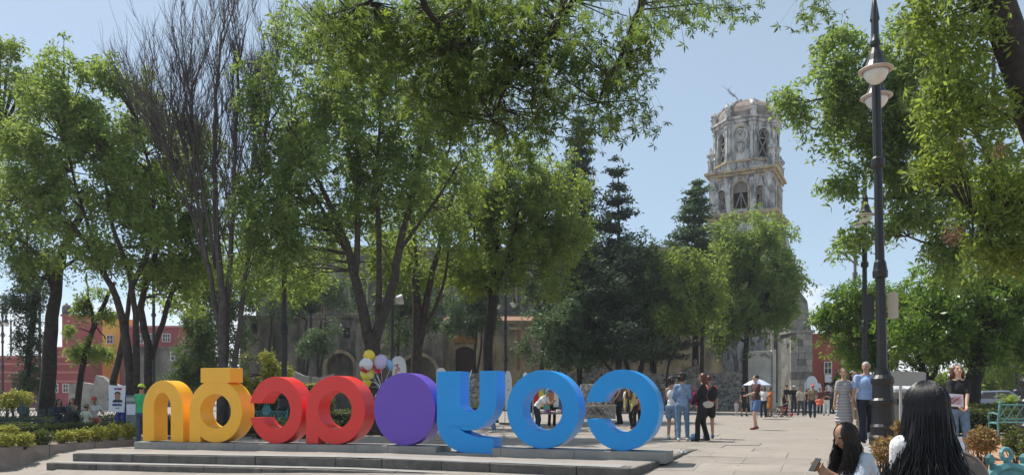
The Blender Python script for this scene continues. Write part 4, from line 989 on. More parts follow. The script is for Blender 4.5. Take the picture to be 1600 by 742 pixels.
tree('pale leaved bushy tree above the stone wall left of the conifers', 50, [([(872, 640), (872, 570), (868, 520)], 7, 4), ([(850, 640), (848, 560), (856, 520)], 4, 3)],
     [(868, 490, 34, 28), (850, 520, 30, 26), (895, 520, 26, 30), (840, 545, 22, 16), (885, 555, 34, 22), (900, 480, 20, 18)], LF_BLUE, M_BARKD, dens=1.4, leaf=.24, clus=.45)
tree('dark multi stemmed tree leaning over the stone wall', 51, [([(985, 640), (982, 580), (962, 530), (945, 490)], 10, 5), ([(988, 620), (1005, 560), (1030, 520)], 7, 4), ([(975, 600), (940, 560), (925, 530)], 6, 3), ([(1000, 600), (1010, 540), (1012, 490)], 6, 3), ([(1040, 640), (1045, 570), (1062, 530), (1040, 500)], 5, 3)],
     [(940, 480, 40, 34), (985, 470, 45, 40), (1025, 480, 40, 40), (930, 540, 36, 28), (960, 440, 40, 36), (1010, 430, 40, 40), (975, 400, 50, 36), (1000, 530, 36, 16), (930, 410, 36, 36)], LF_DARK, M_BARKD, dens=1.2, leaf=.24, clus=.5)
tree('light leaved tree with a straight trunk before the tower', 49, [([(1097, 640), (1097, 560), (1098, 470), (1092, 420)], 9, 5), ([(1097, 520), (1075, 460), (1060, 420)], 5, 3), ([(1098, 500), (1120, 450)], 5, 3)],
     [(1070, 410, 30, 22), (1095, 440, 36, 34), (1050, 450, 26, 30), (1110, 400, 24, 24), (1075, 490, 30, 26), (1040, 490, 26, 22), (1115, 480, 26, 24)], LF_YEL, M_BARKD, dens=1.1, leaf=.24, clus=.45)
tree('dense rounded green tree covering the tower foot', 53, [([(1165, 640), (1165, 560), (1172, 460), (1180, 400)], 12, 6), ([(1168, 520), (1200, 460), (1215, 420)], 7, 3), ([(1166, 500), (1140, 440)], 7, 3)],
     [(1170, 360, 38, 34), (1205, 380, 34, 40), (1150, 410, 40, 45), (1200, 440, 46, 45), (1230, 440, 26, 40), (1150, 480, 40, 45), (1195, 490, 44, 34), (1140, 520, 30, 26), (1235, 480, 20, 28), (1140, 360, 26, 26), (1175, 430, 60, 70, 2)], LF_ASH, M_BARKD, dens=1.25, leaf=.26, clus=.5)
# ---- right side
tree('big tree arching in from the right edge behind the tall lamp', 23, [([(1760, 660), (1720, 480), (1640, 380), (1560, 330), (1470, 290), (1400, 250)], 44, 6), ([(1560, 330), (1540, 240), (1480, 120)], 12, 4), ([(1470, 290), (1400, 190), (1330, 150), (1260, 160)], 9, 3), ([(1640, 380), (1530, 400), (1420, 370)], 12, 3), ([(1500, 300), (1420, 310), (1340, 310)], 7, 2)],
     [(1275, 150, 48, 34), (1320, 110, 45, 40), (1310, 200, 36, 36), (1365, 170, 50, 55), (1420, 240, 55, 60), (1380, 90, 50, 60), (1345, 285, 36, 28), (1440, 330, 55, 50), (1400, 350, 34, 26), (1325, 370, 26, 20), (1500, 270, 60, 60), (1540, 360, 70, 60), (1310, 290, 26, 14), (1440, 60, 60, 60), (1500, 400, 60, 34), (1480, 170, 60, 60), (1590, 250, 40, 70), (1240, 155, 22, 14), (1300, 60, 26, 24), (1350, 130, 60, 60), (1430, 130, 70, 70), (1460, 260, 70, 60), (1400, 200, 60, 60)], LF_ASH, dens=1.0, leaf=.17, group=AG)
right_tree = tree('near tree with a thick dark leaning trunk in the top right corner', 13, [([(1790, 700), (1720, 420), (1640, 230), (1575, 60), (1530, -120), (1500, -260)], 86, 44), ([(1640, 240), (1570, 180), (1510, 180), (1470, 165)], 12, 3), ([(1700, 380), (1600, 330), (1520, 340)], 12, 3), ([(1575, 60), (1520, 0), (1470, -20)], 12, 3)],
     [(1495, 60, 48, 55), (1485, 150, 42, 45), (1540, 170, 45, 50), (1475, 10, 45, 40), (1510, 300, 36, 34), (1560, 280, 36, 40), (1480, 240, 36, 34), (1560, 380, 40, 26), (1500, -30, 60, 30), (1600, 320, 34, 60)], LF_YEL, M_BARKD, dens=1.25, leaf=.12, clus=.28, per=70, base_flare=1.1)
for px, py, r_ in ((1500, 230, 15), (1490, 365, 18), (1575, 300, 17), (1545, 385, 14), (1562, 235, 13), (1582, 350, 13)):
    c = W(px, py, 13.6); n = 420; q = rng.normal(size=(n, 3)); q /= np.linalg.norm(q, axis=1)[:, None]; C = np.array((c-right_tree.location)[:]) + q*np.array([1, 1, 1.15])*(r_*13.6/F)*(rng.random(n)**.5)[:, None]
    V, Fq, tt = leaves(C, np.clip(rng.normal(.5, .3, n), 0, 1), .05, .3, .9); o = link('seed_bunch', fast_mesh('seed_bunch', V, Fq, tt), LF_SEED, right_tree); o['kind'] = 'stuff'
tree('dense glossy ficus tree shading the right garden', 29, [([(1515, 650), (1520, 600), (1530, 560), (1545, 500)], 34, 22), ([(1522, 580), (1490, 530), (1450, 490)], 14, 5), ([(1530, 560), (1570, 520), (1600, 480)], 14, 5)],
     [(1470, 470, 60, 50), (1530, 450, 60, 60), (1590, 470, 50, 70), (1500, 520, 70, 40), (1570, 540, 50, 30), (1430, 520, 40, 36), (1540, 500, 70, 60, 2)], LF_FIC, M_BARKD, dens=1.35, leaf=.19, shell=.5)
tree('bright leaved ficus tree behind the walking couple', 32, [([(1452, 650), (1452, 610), (1440, 570), (1420, 530)], 16, 8), ([(1450, 600), (1470, 560), (1480, 520)], 10, 4), ([(1440, 580), (1400, 550), (1360, 520)], 8, 3)],
     [(1306, 498, 24, 24), (1345, 530, 36, 34), (1370, 480, 45, 40), (1400, 530, 50, 40), (1330, 470, 36, 28), (1430, 470, 40, 40), (1365, 560, 32, 16), (1288, 492, 16, 14), (1450, 545, 40, 20), (1380, 510, 60, 40, 2)], LF_FIC, M_BARKD, dens=1.35, leaf=.19, shell=.5)
tree('pale weeping tree far behind the right garden', 52, [([(1570, 640), (1570, 590), (1575, 560)], 9, 5)], [(1560, 570, 40, 26), (1600, 560, 40, 40), (1540, 590, 26, 20), (1600, 600, 30, 20)], LF_YEL, M_BARKD, dens=1.2, leaf=.26, droop=1.0)
tree('pale shrub behind the bus shelter', 44, [([(1490, 640), (1490, 600)], 5, 3)], [(1480, 590, 30, 20), (1500, 600, 26, 18), (1460, 600, 20, 14)], LF_YEL, M_BARKD, dens=1.2, leaf=.22, name='shrub', cat='shrub')
tree('dry yellow bush behind the lamp base', 60, [([(1325, 640), (1300, 600)], 4, 3)], [(1322, 590, 14, 18), (1330, 580, 14, 20)], LF_YEL, M_BARKD, dens=1.1, leaf=.26, name='shrub', cat='shrub')
# far trees closing the views
for px, d, lob, lab in ((30, 92, [(20, 600, 50, 20), (60, 595, 40, 20)], 'far green trees at the end of the left street'), (1590, 80, [(1560, 590, 40, 30), (1620, 580, 50, 40)], 'far trees beyond the parked cars'), (352, 58, [(350, 520, 45, 60), (370, 440, 40, 50), (320, 470, 36, 60)], 'dark green background tree behind the bare tree'), (420, 60, [(430, 440, 40, 40), (400, 400, 36, 40)], 'grey green background tree behind the black pole'), (620, 54, [(625, 480, 40, 60), (600, 420, 36, 40), (660, 460, 36, 50)], 'dark background tree behind the twin stems'), (845, 58, [(850, 440, 40, 50), (880, 400, 36, 60)], 'dark background tree beside the tall cypress')):
    tree(lab, d, [([(px, 645), (px, 590), (px+4, 500 if d < 70 else 600)], 8, 4)], lob, LF_DARK, M_BARKD, dens=1.0, leaf=.3, clus=.6)

# ---- foreground tree: trunk stands beside the camera, its limbs hang over the plaza
def near_tree():
    P0 = Vector((-4.3, 4.6, gz(-4.3, 4.6)))
    root = empty('overhanging_tree', P0); tag(root, 'near tree hanging starry leaf sprays from the top of the view', 'tree')
    mb = MB(); L = []
    def limb(pts, r0, r1, n=7):
        sp_ = smooth_path(pts, 5, .015); m = len(sp_); mb.tube([p-P0 for p in sp_], [r0+(r1-r0)*i/(m-1) for i in range(m)], n); return sp_
    T0 = limb([P0-Vector((0, 0, .2)), P0+Vector((.1, .1, 3)), P0+Vector((.4, .3, 6)), P0+Vector((1.1, .6, 8.4))], .28, .16)
    top = T0[-1]
    mains = [([top, W(560, -200, 8), W(640, -40, 8.5), W(700, 70, 9)], .10, .02), ([T0[-6], top.lerp(W(760, -150, 8), .6), W(860, -120, 8.6), W(880, 10, 9), W(800, 120, 9.3), W(770, 190, 9.4)], .10, .012), ([top, W(820, -260, 7.5), W(1000, -120, 8.4), W(1003, 0, 9), W(965, 100, 9.2), W(935, 160, 9.2)], .10, .012),
             ([W(1000, -125, 8.4), W(1080, -90, 8.7), W(1150, -20, 9)], .04, .012), ([W(640, -40, 8.5), W(560, 10, 8.8), W(510, 50, 9)], .03, .01), ([W(860, -120, 8.6), W(900, -20, 9.4), W(850, 90, 10), W(830, 170, 10.2)], .05, .012), ([W(700, -120, 8.2), W(735, 20, 9.6), W(715, 160, 10), W(700, 240, 10.2)], .05, .012), ([W(1080, -95, 8.7), W(1200, -90, 9), W(1290, -30, 9.3)], .03, .01)]
    paths = []
    for pts, a, b in mains: paths.append(limb(pts, a, b, 6))
    mb.build('trunk', M_BARKD, root, smooth=True)
    # spray meshes: three stars of leaflets on a short stalk
    sprays = []; sprF = []
    for v in range(5):
        Vs, Ts, Fs = [Vector((0, 0, .12)), Vector((.006, 0, .12))], [.3, .3], []
        for s_ in range(5):
            c = Vector((rng.normal(0, .10), rng.normal(0, .10), -.07*s_+rng.normal(0, .05)))
            ax = Vector((rng.normal(0, .6), rng.normal(0, .6), -1)).normalized(); u = ax.orthogonal().normalized(); w = ax.cross(u); t0 = float(np.clip(rng.normal(.42, .26), 0, 1))
            ci = len(Vs); Vs += [c, c+Vector((.005, 0, 0))]; Ts += [t0, t0]; Fs.append((0, 1, ci+1, ci))
            for q in range(7):
                an = 2*math.pi*q/7+rng.normal(0, .2); dv = (u*math.cos(an)+w*math.sin(an)+ax*rng.uniform(.1, .8)).normalized(); sd = dv.cross(ax).normalized(); Ln = rng.uniform(.065, .12)
                nn = dv.cross(sd); k0 = len(Vs); Fs.append((ci, k0, k0+1, k0+2))
                Vs += [c+dv*Ln*.45+sd*Ln*.135+nn*.006, c+dv*Ln, c+dv*Ln*.45-sd*Ln*.135+nn*.006]; Ts += [float(np.clip(t0+rng.normal(0, .12), 0, 1))]*3
        n = len(Vs); me = fast_mesh('leaf_spray', np.array([x[:] for x in Vs]), np.array(Fs), np.array(Ts)); sprF.append(np.array(Fs)); me.materials.append(LF_OVER if v < 4 else LF_NEAR); sprays.append(me)
    # where the sprays hang (photo regions): px, py, spread, depth, count
    regs = [(530, 20, 36, 22, 8.9, 50), (600, 40, 55, 40, 9.2, 110), (680, 60, 55, 55, 9.4, 150), (760, 60, 55, 65, 9.4, 150), (830, 60, 45, 55, 9.4, 110), (900, 60, 40, 50, 9.3, 70), (960, 110, 32, 38, 9.2, 55), (1000, 50, 26, 36, 9.2, 40), (935, 185, 26, 18, 9.2, 26), (1060, 2, 40, 10, 9.0, 26), (1130, 0, 26, 9, 9.0, 18), (860, 150, 36, 36, 9.9, 60), (770, 160, 45, 40, 9.8, 80), (700, 160, 36, 45, 10, 60), (1010, 160, 16, 16, 9.2, 10), (1275, 4, 24, 8, 9.3, 14), (720, 10, 160, 18, 9.4, 120), (820, 200, 40, 22, 10, 26), (560, 90, 40, 30, 9.6, 40), (640, 120, 40, 40, 10, 50)]
    spots = []
    for px, py, sx, sy, d, n in regs:
        for i in range(int(n*.78)): spots.append(W(px+rng.normal(0, sx*.72), py+rng.normal(0, sy*.72), d+rng.normal(0, .45)))
    tw = MB(); AP = np.array([p[:] for pth in paths for p in pth]); 
    idx = list(range(len(spots))); random.shuffle(idx); rest_V, rest_T, rest_F, voff = [], [], [], 0
    for j, i in enumerate(idx):
        p = spots[i]; a = Vector(AP[np.argmin(((AP-np.array(p[:]))**2).sum(1))]); sc = random.uniform(.62, 1.08); rz_ = random.uniform(0, 6.28)
        if (a-p).length < 2.4 and j % 2 == 0: tw.tube([a-P0, a.lerp(p, .5)+Vector((0, 0, .05))-P0, p+Vector((0, 0, .1))-P0], [.012, .008, .004], 4, False)
        si = random.randrange(5); me = sprays[si]
        if j < 300:
            o = bpy.data.objects.new('leaf_spray', me); COL.objects.link(o); o.parent = root; o.location = p-P0; o.rotation_euler = (random.uniform(-.4, .4), random.uniform(-.4, .4), rz_); o.scale = (sc, sc, sc)
        else:
            n = len(me.vertices); co = np.empty(n*3, np.float32); me.vertices.foreach_get('co', co); co = co.reshape(-1, 3)*sc; c_, s_ = math.cos(rz_), math.sin(rz_)
            co = co @ np.array([[c_, s_, 0], [-s_, c_, 0], [0, 0, 1]]) + np.array((p-P0)[:]); tt = np.empty(n, np.float32); me.attributes['tint'].data.foreach_get('value', tt); rest_V.append(co); rest_T.append(tt); rest_F.append(sprF[si]+voff); voff += n
    tw.build('twigs', M_BARKD, root)['kind'] = 'stuff'
    V = np.concatenate(rest_V); o = link('crown', fast_mesh('crown', V, np.concatenate(rest_F), np.concatenate(rest_T)), LF_OVER, root); o["kind"] = 'stuff'
LF_OVER = leafmat('overhanging leaves tinted shady', (.026, .054, .018), (.10, .15, .042), (.27, .39, .065), .42)  # darker copy; shade under the overhang put into the leaf colour
LF_NEAR = leafmat('near leaves tinted sunlit', (.03, .065, .014), (.11, .16, .03), (.36, .44, .05), .45)  # brighter copy for some sprays; sunlight put into the leaf colour
near_tree()

# ---- hedges and shrubs
def shrub(label, px, py, rx, ry, d, leafm, n=900, leaf=.09, stems=True, dry=False, zb=None, group=None, rz_=None):
    k = d/F; c = W(px, py, d); zb = gz(c.x, c.y)+.1 if zb is None else zb
    root = empty('shrub', (c.x, c.y, zb)); tag(root, label, 'shrub', group); P0 = Vector(root.location)
    r = np.array([rx*k, rx*k*.75, ry*k]); q = rng.normal(size=(n, 3)); q /= np.linalg.norm(q, axis=1)[:, None]
    rad = rng.uniform(.35, 1.0, n)**.5; lump = 1+.18*np.sin(q[:, 0]*6+px)*np.cos(q[:, 2]*6)+.12*np.sin(q[:, 1]*11)
    C = np.array(c[:]) + q*r*(rad*lump)[:, None]; C = C[C[:, 2] > zb+.02]
    V, Fq, tt = leaves(C-np.array(P0[:]), np.clip(rng.normal(.5, .25, len(C)), 0, 1), leaf, .5, -.3)
    o = link('foliage', fast_mesh('foliage', V, Fq, tt), leafm, root); o["kind"] = 'stuff'
    st = MB()
    for i in range(14):
        a = Vector(C[rng.integers(len(C))]); b = Vector((c.x+rng.normal(0, rx*k*.15), c.y+rng.normal(0, .05), zb-.05)); st.tube([b-P0, b.lerp(a, .5)+Vector((0, 0, .04))-P0, a-P0], [.012, .008, .004], 4, False)
    st.build('stems', M_BARKD if not dry else M_BARE, root)['kind'] = 'stuff'
def hedge(label, x0, y0, x1, y1, w, h, zb, leafm=LF_BOX, dens=420, leaf=.085, group=None):
    p, q = Vector((x0, y0)), Vector((x1, y1)); d = q-p; L = d.length; d = d.normalized(); nn = Vector((-d.y, d.x))
    root = empty('hedge', ((x0+x1)/2, (y0+y1)/2, zb)); tag(root, label, 'hedge', group); P0 = np.array(root.location[:])
    def face(n, kind):
        s = rng.uniform(0, L, n); a = rng.uniform(-w/2, w/2, n); z = rng.uniform(0.02, h, n)
        if kind == 'top': z = h + rng.normal(0, .025, n)
        if kind == 'f': a = -w/2 + rng.normal(0, .03, n)
        if kind == 'b': a = w/2 + rng.normal(0, .03, n)
        if kind == 'e0': s = rng.normal(0, .03, n)
        if kind == 'e1': s = L+rng.normal(0, .03, n)
        z = z + .03*np.sin(s*4.0+x0)
        return np.stack([p.x+d.x*s+nn.x*a, p.y+d.y*s+nn.y*a, zb+z], 1)
    C = np.concatenate([face(int(L*w*dens), 'top'), face(int(L*h*dens), 'f'), face(int(L*h*dens), 'b'), face(int(w*h*dens), 'e0'), face(int(w*h*dens), 'e1')])
    V, Fq, tt = leaves(C-P0, np.clip(rng.normal(.42, .25, len(C)), 0, 1), leaf, .55, -.4)
    o = link('foliage', fast_mesh('foliage', V, Fq, tt), leafm, root); o["kind"] = 'stuff'
    core = MB(); a = math.atan2(d.y, d.x); M = Matrix.Rotation(a, 4, 'Z'); core.box((-L/2+.06, -w/2+.06, 0), (L/2-.06, w/2-.06, h-.05), M); core.build('dark_core', mat('hedge dark core', (.02, .028, .012), .95, .5, 14, bump=1), root, bevel=.06)  # added solid dark block so the hedge reads opaque
zl = -.16
YG = 'yellow green flower bed shrubs along the left kerb'
for i, (px, py, rx, ry, d, lab) in enumerate(((8, 688, 16, 11, 18.9, 'yellow green shrub cut by the left picture edge'), (38, 687, 14, 11, 19.2, 'second yellow green shrub from the left edge'), (64, 684, 17, 12, 19.7, 'pale speckled shrub between two yellow ones on the left'), (100, 682, 14, 10, 20.2, 'low yellow shrub below the seated people'), (125, 680, 15, 10, 20.6, 'yellow shrub in the middle of the left bed'), (152, 677, 16, 12, 21.0, 'bushy yellow shrub under the red capped man'), (178, 675, 15, 13, 21.4, 'yellow shrub below the poster bearer'), (200, 674, 12, 12, 21.8, 'last yellow shrub by the green shirted man'), (12, 672, 16, 7, 21, 'flat yellow shrub behind the first at the left edge'))):
    shrub(lab, px, py, rx, ry, d, LF_HEDGE if i != 2 else LF_BOX, 900, .075, zb=zl, group=YG)
hedge('dark clipped hedge at the back of the left bed', -16.2, 22.2, -12.2, 23.6, .6, .42, zl)
hedge('clipped hedge across the lawn beyond the left bench', -24, 29.5, -18.2, 30.3, .8, .45, -.2)
hedge('short clipped hedge behind the seated group', -18.0, 30.6, -15.2, 31.0, .7, .5, -.2)
hedge('clipped hedge seen through the red c', -10.2, 27.0, -6.6, 26.2, .9, .62, -.2)
hedge('higher hedge seen through the upper red c', -11.2, 31.5, -7.6, 31.0, 1.2, 1.25, -.2)
hedge('low hedge seen through the red a', -8.2, 24.2, -5.6, 23.6, .8, .5, -.2)
hedge('second hedge further back through the red a', -8.6, 28.2, -5.8, 27.6, .8, .75, -.2)
hedge('hedge seen through the yellow a', -12.8, 26.4, -10.8, 26.0, .8, .6, -.2)
hedge('hedge at the foot of the blue y gap', -3.2, 40.2, -1.0, 40.0, .8, .55, 0)
hedge('tall dark clipped hedge right of the blue y', .6, 50, 3.6, 50, 1.2, 2.5, 0, LF_DARK, 260, .13)
hedge('pale topped planter hedge behind the red letters', -15.5, 44, -11.5, 44, 1.2, 1.9, -.1, LF_HEDGE, 200, .12)
hedge('right garden hedge behind the woman with the flyer', 11.3, 21.6, 16.8, 22.8, .9, .62, .08, LF_BOX)
hedge('second right garden hedge nearer the iron bench', 12.4, 18.4, 20, 19.2, .9, .5, .1, LF_BOX)
hedge('far right garden hedge in the shade', 12.5, 26.4, 21, 27, 1, .75, .05, LF_BOX)
hedge('near dark hedge in the lower right corner', 6.6, 9.2, 11.5, 9.8, .9, .55, .02, LF_BOX, 520, .07)
tree('leafy variegated bush beside the yellow a accent', 30, [([(415, 640), (415, 610), (418, 575)], 6, 3)], [(412, 575, 26, 20), (435, 585, 18, 16), (395, 590, 18, 18), (425, 560, 16, 12)], LF_HEDGE, M_BARKD, dens=1.6, leaf=.16, clus=.3, name='shrub', cat='shrub')
for i, (px, d, pyt, lab) in enumerate(((14, 30, 612, 'mushroom clipped shrub on short stems at the left edge'),)):
    tree(lab, d, [([(px-4, 650), (px-4, 630)], 4, 4), ([(px+6, 650), (px+6, 630)], 4, 3)], [(px, 618, 24, 8), (px+8, 622, 18, 7)], LF_HEDGE, M_BARKD, dens=2.2, leaf=.12, clus=.22, name='shrub', cat='shrub')
shrub('dry twiggy bush at the foot of the tall lamp', 1381, 703, 21, 22, 10.2, LF_DRY, 1100, .045, dry=True, zb=.02)
shrub('dry russet bush behind the bench on the right', 1535, 688, 24, 20, 10.6, LF_DRY, 1500, .05, dry=True, zb=.03)
shrub('small dry orange bush beside the dark haired woman', 1408, 668, 12, 12, 13.5, LF_DRY, 700, .05, dry=True, zb=.1)
shrub('dry yellow bush at the right picture edge', 1590, 690, 22, 16, 10, LF_BOX, 900, .05, dry=True, zb=.0)
def palm(px, py, d, label):
    c = W(px, py, d); root = empty('small_palm', (c.x, c.y, .1)); tag(root, label, 'palm'); h = c.z-.1; mb = MB(); mb.tube([(0, 0, -.1), (0, 0, h*.6)], [.14, .11], 8); mb.build('trunk', M_BARKD, root)
    for i in range(22):
        a = i*2.4; el = random.uniform(.15, 1.1); L = random.uniform(.8, 1.15); pts = []
        for t in np.linspace(0, 1, 6): pts.append(Vector((math.cos(a)*L*t*math.cos(el), math.sin(a)*L*t*math.cos(el), h*.6+L*t*math.sin(el)-.55*t*t)))
        vs = []; fs = []
        for j in range(5):
            for q in range(3):
                b = pts[j].lerp(pts[j+1], q/3); dv = (pts[j+1]-pts[j]).normalized(); sd = dv.cross(Vector((0, 0, 1))).normalized()
                for sg in (-1, 1):
                    n0 = len(vs); tip = b+sd*sg*.26*(1-j*.14)+dv*.16-Vector((0, 0, .05)); vs += [b, b+dv*.04, tip]; fs.append((n0, n0+1, n0+2))
        m = MB().add(vs, fs); m.tube(pts, [.012]*6, 3, False); f = m.mesh('frond'); at = f.attributes.new('tint', 'FLOAT', 'POINT'); at.data.foreach_set('value', rng.uniform(.4, 1, len(f.vertices)).astype(np.float32)); link('frond', f, LF_YEL, root)
palm(1580, 612, 34, 'small yellow green palm behind the right hedge')
# ================================================================ street lamps
M_SHADE = mat('pale lamp shade', (.55, .47, .42), .5, .08, 4)
M_BULB = mat('frosted lamp glass', (.75, .75, .72), .25, .03, 4, spec=.6)
LAMPS = 'black double armed street lamps'
M_STEEL = mat('grey painted steel', (.42, .43, .43), .5, .08, 3)
def lamp_proto():
    root = empty('street_lamp', (0, 0, 0)); H = 9.6
    MB().lathe([(.29, -.1), (.29, .16), (.26, .2), (.26, .34), (.275, .38), (.235, .44), (.225, .82), (.265, .88), (.265, .95), (.22, 1.0), (.205, 1.28), (.235, 1.34), (.235, 1.42), (.175, 1.5), (.15, 1.62)], 16).build('base', M_BLACK, root, smooth=False)
    p = MB().lathe([(.11, 1.6), (.102, 3.0), (.102, 3.02), (.102, 3.1), (.096, 3.6), (.15, 3.62), (.155, 3.75), (.14, 3.8), (.12, 3.95), (.095, 4.0), (.085, 6.0), (.14, 6.05), (.14, 6.2), (.095, 6.25), (.09, 8.4), (.12, 8.45), (.12, 8.55), (.085, 8.6), (.075, H-.4), (.1, H-.35), (.04, H+.1), (.0, H+.35)], 10)
    p.build('pole', M_BLACK, root, smooth=False)
    for s in (-1, 1):
        pts = []
        for a in np.linspace(200, -10, 16): pts.append((0, s*(.38 + .42*math.cos(R(a))), H-.55+.55*math.sin(R(a))+ (0.0)))
        pts[0] = (0, s*.05, H-1.0)
        pts += [(0, s*.80, H-.95), (0, s*.78, H-1.15)]
        arm = MB().tube(pts, .042, 7)
        sc = [(0, s*(.36+.2*math.cos(R(a))*(1-a/900)), H-.62+.2*math.sin(R(a))*(1-a/900)) for a in np.linspace(180, 560, 18)]
        arm.tube(sc, .02, 5); arm.build('arm', M_BLACK, root, smooth=True)
        b = MB().lathe([(.05, .78), (.07, .70), (.1, .62), (.1, .55), (.075, .5), (.14, .34), (.18, .2), (.24, .08), (.27, .02), (.2, .02)], 14).build('bell', M_BLACK, root, loc=(0, s*.78, 7.82), smooth=False)
        sh = MB().lathe([(.25, .05), (.34, .03), (.345, .01), (.27, -.015), (.26, .0), (.24, .02)], 20).build('shade', M_SHADE, b, smooth=True)
        MB().lathe([(.25, .0), (.235, -.08), (.18, -.18), (.09, -.25), (.01, -.27)], 16).build('glass', M_BULB, b, smooth=True)
    return root
LP = lamp_proto(); first_lamp = [True]
def lamp(px, d, rot, label, zb=None, lean=0):
    o = LP if first_lamp[0] else copy_tree(LP); first_lamp[0] = False
    x = PX(px, d); o.location = (x, d, (gz(x, d) if zb is None else zb)); o.rotation_euler = (0, R(lean), R(rot) - math.atan2(x, d)); tag(o, label, 'street lamp', LAMPS)
    return o
def floodlight(root, z, ang, r=.28, off=.45):
    b = MB(); M = Matrix.Translation((off*math.sin(R(ang)), -off*math.cos(R(ang)), z)) @ Matrix.Rotation(R(ang), 4, 'Z') @ Matrix.Rotation(R(78), 4, 'X')
    b.lathe([(.1, -.3), (.2, -.25), (r*.95, -.05), (r, .05), (r, .12)], 18, M=M); f = b.build('floodlight', M_STEEL, root)
    MB().lathe([(r*.9, .1), (r*.9, .135)], 18, M=M).build('lens', mat('floodlight lens', (.55, .52, .47), .3, .1, 8), f)
    MB().bar((0, 0, z+.1), (off*math.sin(R(ang)), -off*math.cos(R(ang)), z+.1), .06).build('bracket', M_BLACK, root)
l1 = lamp(1381, 16.2, 0, 'tall black street lamp with wide base beside the walking couple', rz(8, 16)-.02, lean=-1.1)
l2 = lamp(1351, 28.4, 2, 'street lamp with a round floodlight behind the man in blue', 0.02)
floodlight(l2, 6.85, -62)
lamp(62, 57, 88, 'street lamp in front of the thick trunk at the far left')
lamp(17, 84, 80, 'more distant street lamp at the left edge')
lamp(4, 70, 20, 'street lamp partly cut by the left picture edge')
lamp(240, 46, 40, 'street lamp among the slanted trunks')
lamp(444, 27, 15, 'street lamp whose head is lost in the big ash foliage')
l3 = lamp(613, 41, 62, 'street lamp with floodlight behind the balloons'); floodlight(l3, 6.5, 30)
lamp(522, 72, 85, 'distant street lamp in front of the convent arch')
lamp(790, 55, 50, 'street lamp right of the dark round tree trunk')
lamp(681, 67, 60, 'distant street lamp beside the twin stems')
lamp(1589, 44, 20, 'thin far street lamp behind the right bench')
lamp(1612, 17.2, 70, 'street lamp just outside the right edge showing one shade', .1)
# two traffic sign plates and their small post on the tall lamp
for nm, x0, x1, z0, z1 in (('sign_plate', .13, .34, 2.72, 3.30), ('sign_plate', -.32, -.13, 2.72, 3.30)):
    pts = [(x0+.04, z0), (x1-.04, z0), (x1, z0+.04), (x1, z1-.04), (x1-.04, z1), (x0+.04, z1), (x0, z1-.04), (x0, z0+.04)]
    MB().plate(pts, [], .02, None, .1).build(nm, mat('back of sign plate', (.5, .47, .42), .5, .06, 4) if x0 > 0 else M_BLACK, l1)
# grey signal post shaped like a gallows
sp_ = empty('bracket_post', (PX(1336, 36), 36, 0)); tag(sp_, 'grey steel post with a short arm left of the lamps', 'post')
k = 36/F; Zp = lambda py: CZ+(HZ-py)*k
b = MB().tube([(0, 0, -.1), (0, 0, Zp(395))], .075, 8); b.lathe([(.12, 0), (.12, .2)], 10, c=(0, 0, Zp(432))); b.build('post', M_TIMBER, sp_)
MB().box((-.8, -.06, Zp(397)), (.07, .06, Zp(393))).build('arm', M_TIMBER, sp_); MB().bar((-.55, 0, Zp(397)), (0, 0, Zp(412)), .06).build('brace', M_TIMBER, sp_)

# ================================================================ benches
def bench(label, loc, rz_, m=M_DKGREEN, w=1.5, crest=True):
    o = empty('iron_bench', loc, rz_); tag(o, label, 'bench')
    for s in (-1, 1):
        x = s*w/2; e = MB()
        e.tube([(x, -.28, 0), (x, -.24, .2), (x, -.27, .42), (x, -.1, .43), (x, .14, .42)], .022, 6); e.tube([(x, .26, 0), (x, .18, .25), (x, .16, .45), (x, .22, .7), (x, .26, .86)], .022, 6)
        e.tube([(x, .2, .62), (x, -.1, .66), (x, -.28, .64), (x, -.30, .56), (x, -.25, .43)], .02, 6); e.tube([(x, -.24, .2), (x, 0, .26), (x, .18, .25)], .016, 6); e.ell((x, .265, .88), (.03, .03, .04))
        e.build('end_frame', m, o, smooth=True)
    for i in range(6): MB().box((-w/2, -.27+i*.072, .435), (w/2, -.222+i*.072, .455)).build('seat_slat', m, o)
    for z, y in ((.52, .175), (.84, .25)): MB().tube([(-w/2, y, z), (w/2, y, z)], .018, 6).build('back_rail', m, o)
    bk = MB(); n = 12
    for i in range(n):
        x0 = -w/2+w*i/n; x1 = x0+w/n
        bk.tube([(x0, .175, .52), ((x0+x1)/2, .215, .68), (x1, .25, .84)], .009, 4); bk.tube([(x1, .175, .52), ((x0+x1)/2, .215, .68), (x0, .25, .84)], .009, 4)
    bk.build('back_lattice', m, o)
    if crest:
        c = MB(); M = Matrix.Translation((0, .255, .86)) @ Matrix.Rotation(R(80), 4, 'X'); c.lathe([(.17, -.02), (.17, .02), (.145, .03), (.13, .012)], 24, M=M)
        for a in range(0, 360, 30): c.ell(M @ Vector((.17*math.cos(R(a)), .17*math.sin(R(a)), 0)), (.022, .022, .022), None, 6, 5)
        c.ell(M @ Vector((0, .02, .03)), (.07, .02, .08), None, 8, 6); c.tube([M @ Vector((.03*math.cos(t), .215+.03*math.sin(t), 0)) for t in np.linspace(0, 6.28, 12)], .012, 6)
        for t in (-.10, .10): c.ell(M @ Vector((t, .19, 0)), (.03, .02, .03), None, 6, 5)
        c.build('crest', m, o)
    return o
bench('teal iron bench back with round crest in the lower right corner', (2.635, 3.62, -.185), R(8), M_TEAL, 1.5)
bench('green iron bench at the right edge by the hedge', (11.85, 16.6, .13), R(180-10), M_TEAL, 2.0, False)
bench('dark iron bench at the far left lawn', (PX(28, 26), 26, -.2), R(4), M_DKGREEN, 1.5)
bench('dark iron bench under the seated group', (PX(142, 27.4), 27.4, -.25), R(8), M_DKGREEN, 1.7)
bench('dark iron bench where two people sit apart', (PX(99, 28), 28, -.25), R(-8), M_DKGREEN, 1.6)
